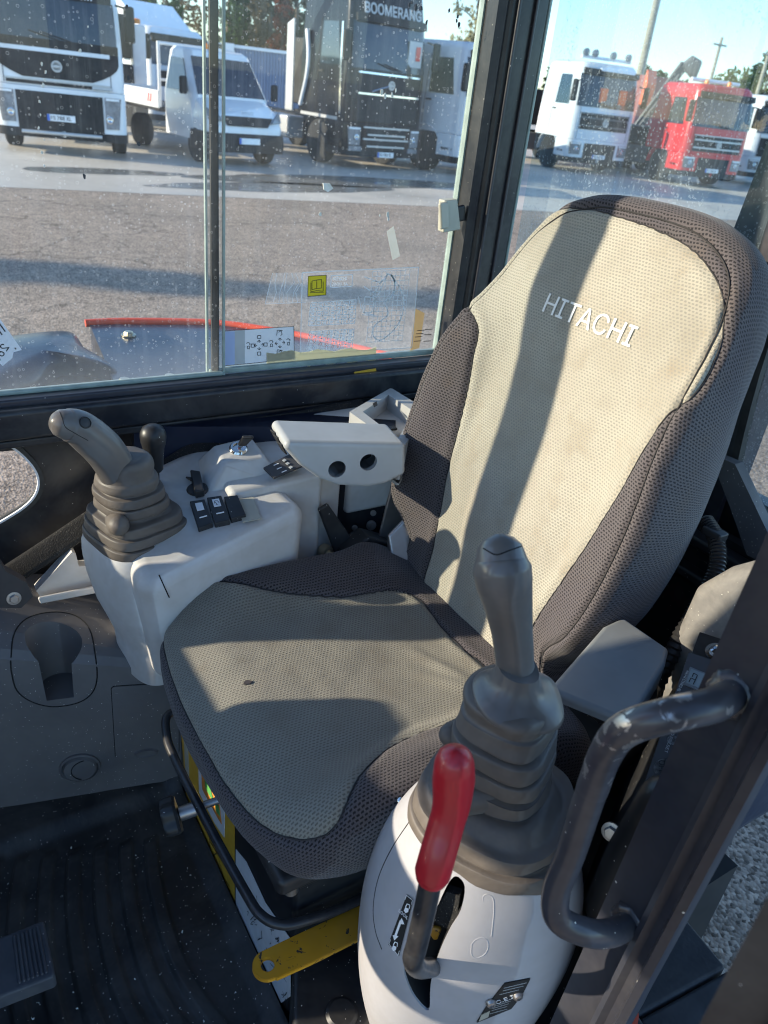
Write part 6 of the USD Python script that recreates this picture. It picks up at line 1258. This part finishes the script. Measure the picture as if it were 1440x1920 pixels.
part(lk, 'border', drapestroke(pm, [[(764, 1678), (775, 1687), (748, 1790), (731, 1769), (764, 1678)]], 0.0006, 0.0013), 'print_white', smooth=False)
part(lk, 'arrow', drapestroke(pm, [[(742, 1756), (753, 1726)]], 0.0026, 0.0013), 'print_white', smooth=False)
for tri3 in ([(749, 1731), (760, 1732), (755, 1720)], [(738, 1752), (749, 1754), (741, 1762)]):
    part(lk, 'arrow_head', conform(pm, tri3, 0.0012, 0.0002), 'print_white', smooth=False)
for cx, cy in ((764, 1705), (741, 1776)):
    part(lk, 'padlock', conform(pm, [(cx - 5, cy + 1), (cx - 2, cy - 5), (cx + 4, cy - 2), (cx + 3, cy + 4), (cx - 2, cy + 6)], 0.0012, 0.0002), 'print_white', smooth=False)
    part(lk, 'shackle', drapestroke(pm, [[(cx - 2, cy - 5), (cx + 1, cy - 11), (cx + 6, cy - 9), (cx + 5, cy - 2)]], 0.0010, 0.0013), 'print_white', smooth=False)
p_, n2 = on_mesh(pm, 749, 1708, 0.0014); p2, _ = on_mesh(pm, 765, 1723, 0.0014)
dx = p2 - p_; part(lk, 'lettering', text('LOCK', 0.0034, p_, dx, np.cross(n2, dx), 0.0002), 'print_white', smooth=False)
dpz = [(946, 1842), (994, 1833), (978, 1865), (958, 1890), (893, 1916), (912, 1885)]
dpl = part(lc, 'data_plate', conform(pm, dpz, 0.0005), 'ink_black', 'black riveted data plate low on the console', smooth=False)
part(dpl, 'plate_field', conform(pm, [(902, 1900), (918, 1892), (915, 1904), (897, 1912)], 0.0015, 0.0002), 'label_cream', smooth=False)
pr = []
for (a, b), (c2, d2) in (((944, 1850), (986, 1840)), ((942, 1855), (980, 1846)), ((936, 1862), (972, 1853)), ((926, 1884), (956, 1874)), ((923, 1888), (953, 1879)), ((921, 1892), (950, 1884)), ((918, 1898), (950, 1889))): pr.append([(a, b), (c2, d2)])
part(dpl, 'print', drapestroke(pm, pr, 0.0008, 0.0016), 'icon_grey', smooth=False)
p_, n2 = on_mesh(pm, 930, 1880, 0.0016); p2, _ = on_mesh(pm, 955, 1871, 0.0016); dx = p2 - p_
part(dpl, 'lettering', text('C.E.I.', 0.0062, p_, dx, np.cross(n2, dx), 0.0003), 'print_white', smooth=False)
for u, v in ((920, 1878), (970, 1865)):
    p_, n2 = on_mesh(pm, u, v, 0.0008); bolt(dpl, p_, n2, 0.0058, 'steel', hexa=False, name='rivet', washer=False)
for u, v in ((738, 1497),):
    p_, n2 = on_mesh(pm, u + 10, v + 6, 0.0); bolt(lc, p_, n2, 0.005, 'chrome', hexa=False, name='screw', washer=False)
# joystick
jl = thing('joystick', 'dark grey upright joystick nearest the door, over a tall folded rubber boot', 'joystick', (0.415, 0.348, 1.30))
b0, b1 = np.array([0.414, 0.350]), np.array([0.424, 0.342])
pf = []
for z, s, e, t in ((1.297, .081, 2.6, 0), (1.301, .0835, 2.6, 0), (1.314, .0825, 2.6, .05), (1.3165, .080, 2.6, .1), (1.3175, .0755, 2.6, .1), (1.3195, .0755, 2.6, .1), (1.321, .0785, 2.6, .15), (1.334, .0765, 2.7, .2), (1.3365, .074, 2.8, .2), (1.3375, .066, 2.9, .25), (1.342, .0600, 3.0, .3), (1.350, .0520, 3.0, .3),
                   (1.354, .0505, 3.0, .35), (1.3565, .0560, 3.2, .4), (1.358, .0575, 3.2, .4), (1.372, .0565, 3.2, .45), (1.3745, .0545, 3.2, .5), (1.376, .0480, 3.2, .5), (1.379, .0475, 3.2, .5), (1.381, .0540, 3.2, .55), (1.383, .0555, 3.2, .55), (1.396, .0545, 3.2, .6), (1.3985, .0525, 3.2, .65), (1.400, .0465, 3.2, .65), (1.403, .0460, 3.2, .65), (1.405, .0520, 3.3, .7), (1.407, .0535, 3.3, .7), (1.420, .0530, 3.3, .75), (1.4225, .0510, 3.2, .75), (1.424, .0450, 3.2, .8), (1.427, .0445, 3.2, .8), (1.429, .0490, 3.3, .85), (1.432, .0500, 3.3, .85), (1.446, .0490, 3.2, .9), (1.449, .0465, 2.8, .95), (1.451, .0405, 2.6, .95), (1.463, .0410, 2.4, 1), (1.468, .034, 2.2, 1), (1.470, .02, 2.0, 1)):
    kx = 0.87 if 1.350 < z < 1.450 else 1.0
    pf.append((b0 * (1 - t) + b1 * t, z, s * kx, e))
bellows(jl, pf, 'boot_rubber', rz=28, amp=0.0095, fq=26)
part(jl, 'boot_button', tube([at(880, 1360, 'z', 1.395), at(846, 1378, 'z', 1.392)], [0.012, 0.0125], 20, True), 'boot_rubber', smooth=60)
part(jl, 'boot_button', tube([at(915, 1490, 'z', 1.365), at(880, 1485, 'z', 1.36) + np.array([0.01, 0.005, 0])], [0.016, 0.015], 20, True), 'boot_rubber', smooth=60)
gl_ = [(970, 1325, 0.0205), (968, 1290, 0.0185), (965, 1240, 0.0176), (960, 1185, 0.0184), (953, 1135, 0.0212), (945, 1092, 0.0246), (941, 1066, 0.0254), (939, 1048, 0.0222)]
G = np.array([(*at(u, v, 'y', 0.345 - 0.03 * i / 7), r) for i, (u, v, r) in enumerate(gl_)])
sp = cr([tuple(g[:3]) for g in G], 8); rad = np.interp(np.linspace(0, 7, len(sp)), np.arange(8), G[:, 3])
v, f = tube(sp, rad, 32, True)
gg = part(jl, 'grip', (v, f), 'grip_rubber', smooth=80); gt = tmesh((v, f))
part(gg, 'mould_line', drape(gt, [(906, 1028), (930, 1040), (955, 1032), (978, 1024)], 0.0006, 6), 'groove')
# flared collar of the grip, drawn out towards the door
fl_ = []
for z, a, b, sh_ in ((1.500, .0185, .0185, 0), (1.490, .0205, .0205, .001), (1.481, .026, .025, .004), (1.476, .034, .031, .008), (1.470, .042, .037, .010), (1.466, .0435, .0385, .010), (1.462, .040, .036, .008)):
    fl_.append(sup((0.424 - sh_ * 0.4, 0.344 + sh_ * 0.4, z), a, b, 2.6, 48, rz=-25))
v, f = loft([np.array([c[:, 0], c[:, 1], c[:, 2] - 0.25 * np.clip(c[:, 1] - 0.35, 0, 1) * ((c[:, 1] - 0.35) > 0)]).T for c in fl_[::-1]])
part(gg, 'collar', (v, f), 'grip_rubber', smooth=60)
# red safety lever
rd = thing('safety_lever', 'red plastic handled safety lever on a black stem in the slot of the nearest console', 'lever', at(790, 1800, 'y', 0.445))
yR = 0.440
rp_ = [at(852, 1432, 'y', yR - 0.012), at(850, 1470, 'y', yR - 0.012), at(846, 1510, 'y', yR - 0.010), at(834, 1555, 'y', yR - 0.006), at(820, 1605, 'y', yR), at(812, 1634, 'y', yR)]
print('red', rp_[0], rp_[-1])
dcam = np.linalg.norm(rp_[2] - CAM); rr = 34.0 / FPX * dcam
rc = cr(rp_, 8); k = len(rc); rads = np.interp(np.linspace(0, 1, k), [0, .15, .35, .5, .8, 1.0], np.array([1.0, 1.08, 1.0, 0.93, 0.95, 0.97]) * rr)
v, f = tube(rc, rads, 32, True)
part(rd, 'handle', (v, f), 'red_plastic', smooth=80)
st_ = [at(812, 1625, 'y', yR), at(800, 1690, 'y', yR), at(782, 1770, 'y', yR), at(775, 1800, 'y', yR), at(790, 1815, 'y', yR - 0.02), at(830, 1810, 'y', yR - 0.06)]
part(rd, 'stem', tube(cr(st_, 8), rr * 0.62, 20), 'black_paint', smooth=60)
# yellow tilt lever
yl = thing('tilt_lever', 'chipped yellow flat steel lever with a round hole in its end, below the seat', 'lever', at(500, 1808, 'z', 0.99))
ZL = 0.99
pts = [at(u, v, 'z', ZL)[:2] for u, v in ((497, 1780), (560, 1750), (690, 1690), (740, 1690), (740, 1735), (690, 1752), (590, 1802), (520, 1834))]
ctr = at(502, 1808, 'z', ZL)[:2]; rH = np.linalg.norm(at(515, 1808, 'z', ZL)[:2] - ctr)
pl_ = Polygon(pts).union(Point(ctr).buffer(np.linalg.norm(np.array(pts[0]) - ctr) * 0.98)).buffer(0.004).buffer(-0.004).difference(Point(ctr).buffer(rH))
g1 = move(extr(pl_.buffer(-0.0008), 0.0065), (0, 0, ZL - 0.0065)); 
part(yl, 'plate', man(move(extr(pl_, 0.0052), (0, 0, ZL - 0.006))) + man(g1), 'yellow_paint')
# black lower housing under the console
lh = thing('console_base', 'black scratched plastic housing below the nearest console', 'housing', (0.5, 0.28, 0.75))
part(lh, 'housing', rhull([p for u, v in ((560, 1830), (672, 1765), (700, 1772), (790, 1905), (560, 2010)) for p in (at(u, v, 'z', 0.935), at(u, v, 'z', 0.935) - np.array([0, 0, 0.17]))], 0.008, 3), 'base_metal')
part(lh, 'outer_skirt', rhull([(0.33, 0.30, 0.76), (0.33, 0.44, 0.76), (0.52, 0.33, 0.76), (0.52, 0.44, 0.76), (0.36, 0.32, 0.95), (0.36, 0.42, 0.95), (0.47, 0.35, 0.93), (0.47, 0.42, 0.93)], 0.01), 'base_metal')
part(lh, 'cap', lathe([(0.020, 0), (0.020, 0.006), (0.016, 0.009), (0.0005, 0.009)], 28, frame(at(640, 1905, 'z', 0.94), (1, 0, 0), (0, 1, 0))), 'black_plastic')

# left armrest
al = thing('armrest', 'dark blue-grey padded armrest beside the nearest joystick', 'armrest', (0.19, 0.285, 1.36))
top4 = [at(u, v, 'z', 1.372) for u, v in ((1040, 1292), (1140, 1176), (1170, 1162), (1246, 1215), (1240, 1240), (1188, 1322), (1152, 1338), (1060, 1296))]
c_ = np.mean(top4, 0); ptsA = [c_ + (p - c_) * 0.97 + np.array([0, 0, -0.006]) for p in top4] + [c_ + (p - c_) * 0.97 - np.array([0, 0, 0.036]) for p in top4]
sha = man(rhull(ptsA, 0.007, 3))
u0 = top4[0]; u1 = top4[6]; dn = np.cross(u1 - u0, [0, 0, 1.0]); dn /= np.linalg.norm(dn); dn = dn if dn[0] > 0 else -dn
cavA = rhull([u0 * (1 - t) + u1 * t + dn * d + np.array([0, 0, z]) for t in (0.10, 0.90) for d in (-0.10, 0.05) for z in (-0.016, -0.06)], 0.004)
sha = sha - man(cavA)
part(al, 'shell', sha, 'armrest_dark', smooth=35)
part(al, 'hinge_arm', rhull([(0.17, 0.28, 1.345), (0.14, 0.30, 1.345), (0.10, 0.27, 1.15), (0.04, 0.27, 1.15)], 0.012), 'base_metal')
part(al, 'inner_rib', rbox((0.20, 0.285, 1.335), (0.07, 0.07, 0.03), 0.008), 'black_plastic')

# radio panel on the ledge by the door pillar, and the speaker dome behind it
rdp = thing('radio_panel', 'dark radio panel with small display and round buttons behind the grab handle', 'radio', (0.24, 0.40, 1.42))
rA, rB, rC = np.array([0.275, 0.385, 1.33]), at(1300, 1200, 'x', 0.09), None
rd0 = at(1205, 1485, 'x', 0.265); rd1 = at(1308, 1190, 'x', 0.085)
lx = rd1 - rd0; ln = np.linalg.norm(lx); lx = lx / ln
nrm = np.array([0.55, 0.05, 0.83]); nrm -= lx * (nrm @ lx); nrm /= np.linalg.norm(nrm); wy = np.cross(nrm, lx); wy = wy if wy[1] > 0 else -wy
def rp2(u, v): return atp(u, v, rd0, nrm)
sl_ = [rp2(u, v) for u, v in ((1196, 1500), (1312, 1185), (1395, 1212), (1300, 1530))]
part(rdp, 'body', ngon(sl_, -nrm * 0.05), 'black_plastic')
part(rdp, 'face', ngon([rp2(u, v) + nrm * 0.002 for u, v in ((1205, 1484), (1292, 1228), (1380, 1256), (1265, 1515))], nrm * 0.003), 'ink_grey')
ds = part(rdp, 'display_bezel', ngon([rp2(u, v) + nrm * 0.0055 for u, v in ((1283, 1290), (1294, 1257), (1335, 1274), (1325, 1308))], nrm * 0.002), 'lcd_bezel')
part(ds, 'display', ngon([rp2(u, v) + nrm * 0.0078 for u, v in ((1287, 1288), (1296, 1262), (1329, 1275), (1321, 1303))], nrm * 0.001), 'lcd')
part(ds, 'digits', strokes([[rp2(u, v) + nrm * 0.0093 for u, v in ln2] for ln2 in ([(1292, 1288), (1296, 1280), (1304, 1284), (1300, 1292)], [(1298, 1278), (1301, 1271), (1308, 1275)], [(1304, 1284), (1308, 1275)])], 0.0010, nrm), 'ink_black', smooth=False)
for u, v, r in ((1247, 1446, 0.0115), (1262, 1392, 0.006), (1273, 1365, 0.007)):
    p = rp2(u, v) + nrm * 0.005
    bt_ = part(rdp, 'button', lathe([(r, 0), (r, 0.002), (r * 0.85, 0.003), (0.0005, 0.003)], 24, frame(p, lx, wy)), 'icon_grey')
    if r > 0.01:
        e1 = rp2(1241, 1452); e2 = rp2(1236, 1430)
        o1 = rp2(1238, 1437) + nrm * 0.0084; o2 = rp2(1232, 1457) + nrm * 0.0084
        part(bt_, 'lettering', text('OFF', 0.0062, rp2(1236, 1432) + nrm * 0.0082, rp2(1236, 1456) - rp2(1236, 1432), np.cross(nrm, rp2(1236, 1456) - rp2(1236, 1432)), 0.0003), 'ink_black', smooth=False)
        part(bt_, 'line', strokes([[rp2(1248, 1430) + nrm * 0.0085, rp2(1243, 1462) + nrm * 0.0085]], 0.0010, nrm), 'ink_black', smooth=False)
for s, (u, v), (u2, v2) in (('AM/FM STEREO RE', (1270, 1300), (1288, 1262)), ('TO PRESET', (1246, 1415), (1262, 1372))):
    o = rp2(u, v) + nrm * 0.0055; d = rp2(u2, v2) - rp2(u, v)
    o2 = rp2(u2, v2) + nrm * 0.0055
    part(rdp, 'print', text(s, 0.0032, o2, -d, np.cross(nrm, -d), 0.0002, width=np.linalg.norm(d)), 'icon_grey', smooth=False)
bolt(rdp, rp2(1343, 1226) + nrm * 0.004, nrm, 0.0085, 'chrome', hexa=False, name='screw')
dm = thing('speaker_dome', 'dusty sunlit rounded speaker housing beside the door pillar, behind the radio panel', 'speaker', (0.02, 0.30, 1.30))
dp1 = [at(u, v, 'x', 0.03) for u, v in ((1300, 1195), (1335, 1120), (1390, 1090), (1430, 1080), (1400, 1220))]
part(dm, 'housing', rhull([p for q in dp1 for p in (q, q + np.array([-0.07, 0, -0.02]), q + np.array([-0.02, 0, -0.12]))], 0.02, 3), 'dome_plastic', smooth=60)
sl2 = thing('side_ledge', 'black moulded side ledge between the seat and the door pillar', 'ledge', (0.2, 0.44, 0.9))
part(sl2, 'ledge', rhull([rp2(u, v) - nrm * 0.055 for u, v in ((1185, 1520), (1318, 1165), (1400, 1190), (1240, 1560))] + [rp2(u, v) - nrm * 0.055 - np.array([0.0, 0.03, 0.22]) for u, v in ((1185, 1520), (1318, 1165), (1400, 1190), (1240, 1560))], 0.008), 'base_metal')
part(sl2, 'lower_tube', tube([at(1245, 1500, 'y', 0.45), at(1180, 1610, 'y', 0.45), at(1140, 1700, 'y', 0.45)], 0.024, 20, True), 'black_plastic', smooth=60)
bolt(sl2, at(1146, 1560, 'y', 0.42), (1, 0.4, 0.4), 0.007, 'steel')
# ribbed cable conduit behind the seat
cd = thing('cable_conduit', 'ribbed black cable conduit hanging behind the backrest near the door', 'conduit', (0.0, 0.24, 1.2))
cp_ = cr([at(1322, 975, 'x', -0.05), at(1342, 1010, 'x', -0.04), at(1345, 1060, 'x', -0.02), at(1325, 1110, 'x', 0.0), at(1300, 1150, 'x', 0.02), at(1262, 1220, 'x', 0.05), at(1215, 1320, 'x', 0.08)], 24)
part(cd, 'conduit', tube(cp_, 0.0105 + 0.0013 * np.sin(np.arange(len(cp_)) * math.pi / 1.5), 12), 'black_plastic', smooth=50)
part(cd, 'clamp', rbox(at(1340, 1000, 'x', -0.04), (0.02, 0.03, 0.012), 0.003), 'black_plastic')
bh = thing('rear_bulkhead', 'black pressed steel bulkhead behind the seat', 'bulkhead', (-0.2, 0.2, 1.1))
part(bh, 'panel', bx((-0.215, -0.02, 1.08), (0.02, 0.56, 0.60)), 'base_metal')
for z in (1.30, 1.36):
    part(bh, 'pressing', rbox((-0.19, 0.12, z), (0.03, 0.24, 0.018), 0.006), 'base_metal')

# floor mat and pedal
fm = thing('floor_mat', 'black rubber floor mat with curved raised ribs and pale grit', 'mat', (0.8, 0.0, 0.75))
nx, ny = 230, 230
X, Y = np.meshgrid(np.linspace(0.55, 1.24, nx), np.linspace(-0.40, 0.50, ny), indexing='ij')
cv = X + np.where(Y < 0.01, 0.64, 1.25) * (Y - 0.01) ** 2 - 0.043
ph = (cv - 0.598) / 0.043
fr_ = ph - np.floor(ph); idx = np.floor(ph)
rib = (ss(fr_, 0.10, 0.22) - ss(fr_, 0.62, 0.74)) * (idx >= 0) * (idx < 12)
ends_ = -0.205 - 0.012 * idx
rib = rib * ss(Y, ends_ - 0.004, ends_ + 0.02) * (Y < 0.46)
edge = 0.012 * (1 - ss(X, 0.552, 0.582)) + 0.02 * (1 - ss(Y, -0.30, -0.265))
Z = 0.7535 + 0.0075 * rib + edge + (meshkit.fbm(np.stack([X * 9, Y * 9, 0 * X], -1).reshape(-1, 3), 4, 2).reshape(X.shape) - 0.5) * 0.006
i = np.arange((nx - 1) * ny).reshape(nx - 1, ny)[:, :-1].ravel()
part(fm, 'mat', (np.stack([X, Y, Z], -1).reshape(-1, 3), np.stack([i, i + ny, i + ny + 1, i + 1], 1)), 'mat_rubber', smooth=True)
gr_ = []; hm = nrg.random((420, 3))
for a, b, c in hm:
    x, y, r = 0.57 + 0.5 * a, -0.24 + 0.6 * b, 0.0005 + 0.0008 * c ** 4
    gr_.append(hull(np.array([x, y, 0.7565 + 0.003 * c]) + nrg.normal(size=(6, 3)) * r))
part(fm, 'grit', join(*gr_), 'bird_lime', smooth=False, kind='stuff')
pd = thing('foot_pedal', 'flat ribbed foot pedal at the lower left corner', 'pedal', at(45, 1790, 'z', 0.86))
pz = 0.87
pq = [at(u, v, 'z', pz) for u, v in ((-60, 1790), (77, 1736), (96, 1830), (-60, 1890))]
part(pd, 'tread', rhull([p + np.array([0, 0, d]) for p in pq for d in (0, -0.018)], 0.005, 3), 'pedal_rubber')
for t in np.linspace(0.62, 0.95, 7):
    a, b = pq[0] + (pq[1] - pq[0]) * t, pq[3] + (pq[2] - pq[3]) * t
    part(pd, 'rib', tube([a + (b - a) * 0.06 + np.array([0, 0, 0.0055]), a + (b - a) * 0.94 + np.array([0, 0, 0.0055])], 0.0022, 8, True), 'pedal_rubber', smooth=60)
part(pd, 'arm', tube([np.mean(pq, 0) - np.array([0, 0, 0.02]), np.mean(pq, 0) + np.array([0.1, 0, -0.10])], 0.012, 10), 'base_metal')
# crawler track and the open door's edge, seen past the pillar
tk = thing('crawler_track', 'worn rubber crawler track on the ground outside the door', 'track', (-0.2, 0.4, GZ))
t0, t1 = at(1283, 1738, 'z', 0.62), at(1402, 1882, 'z', 0.62); tx = (t1 - t0) / np.linalg.norm(t1 - t0); tyv = np.array([-tx[1], tx[0], 0]); tyv = tyv if (at(1200, 1850, 'z', 0.62) - t0) @ tyv > 0 else -tyv
def tkp(a, b, z): return t0 + tx * a + tyv * b + np.array([0, 0, z])
part(tk, 'belt', rhull([tkp(a, b, z) for a, z in ((-0.02, -0.05), (-0.10, -0.2), (-0.02, -0.5), (1.6, -0.03), (1.6, -0.5)) for b in (0.02, 0.40)], 0.02), 'track_rubber')
for k in range(11):
    for sd_ in (0, 1):
        a = 0.035 + k * 0.115 + 0.055 * sd_; b0_, b1_ = ((0.0, 0.20), (0.21, 0.42))[sd_]
        part(tk, 'lug', rhull([tkp(a + dx, bb, z) for dx in (-0.046, 0.050) for bb in (b0_, b1_) for z in (-0.06, 0.006)], 0.007, 2), 'track_rubber')
dr = thing('open_door', 'black edge of the opened cab door at the lower right corner', 'door', (0.3, 0.75, 1.0))
d0, d1 = at(1450, 1660, 'y', 0.645), at(1290, 1960, 'y', 0.645)
dd = (d1 - d0); off = CAM - d0
part(dr, 'edge', loft([np.array([c, c + np.array([-0.004, 0.02, -0.006]), c + np.array([-0.03, 0.10, 0]), c + np.array([-0.10, 0.10, 0]), c + np.array([-0.012, 0.0, 0.0])]) for c in (d0 - dd, d0, d1, d1 + dd)]), 'black_paint')
part(dr, 'seal', tube([d0 - dd + np.array([0.002, 0.03, -0.004]), d1 + dd + np.array([0.002, 0.03, -0.004])], 0.006, 10), 'rubber_seal')
fb = thing('orange_fender', 'bit of orange bodywork showing below the door pillar', 'bodywork', at(1186, 1915, 'z', 0.7))
part(fb, 'panel', ngon([at(u, v, 'z', 0.72) for u, v in ((1150, 1990), (1195, 1885), (1198, 1905), (1185, 1990))], (0, 0, -0.2)), 'orange_paint')
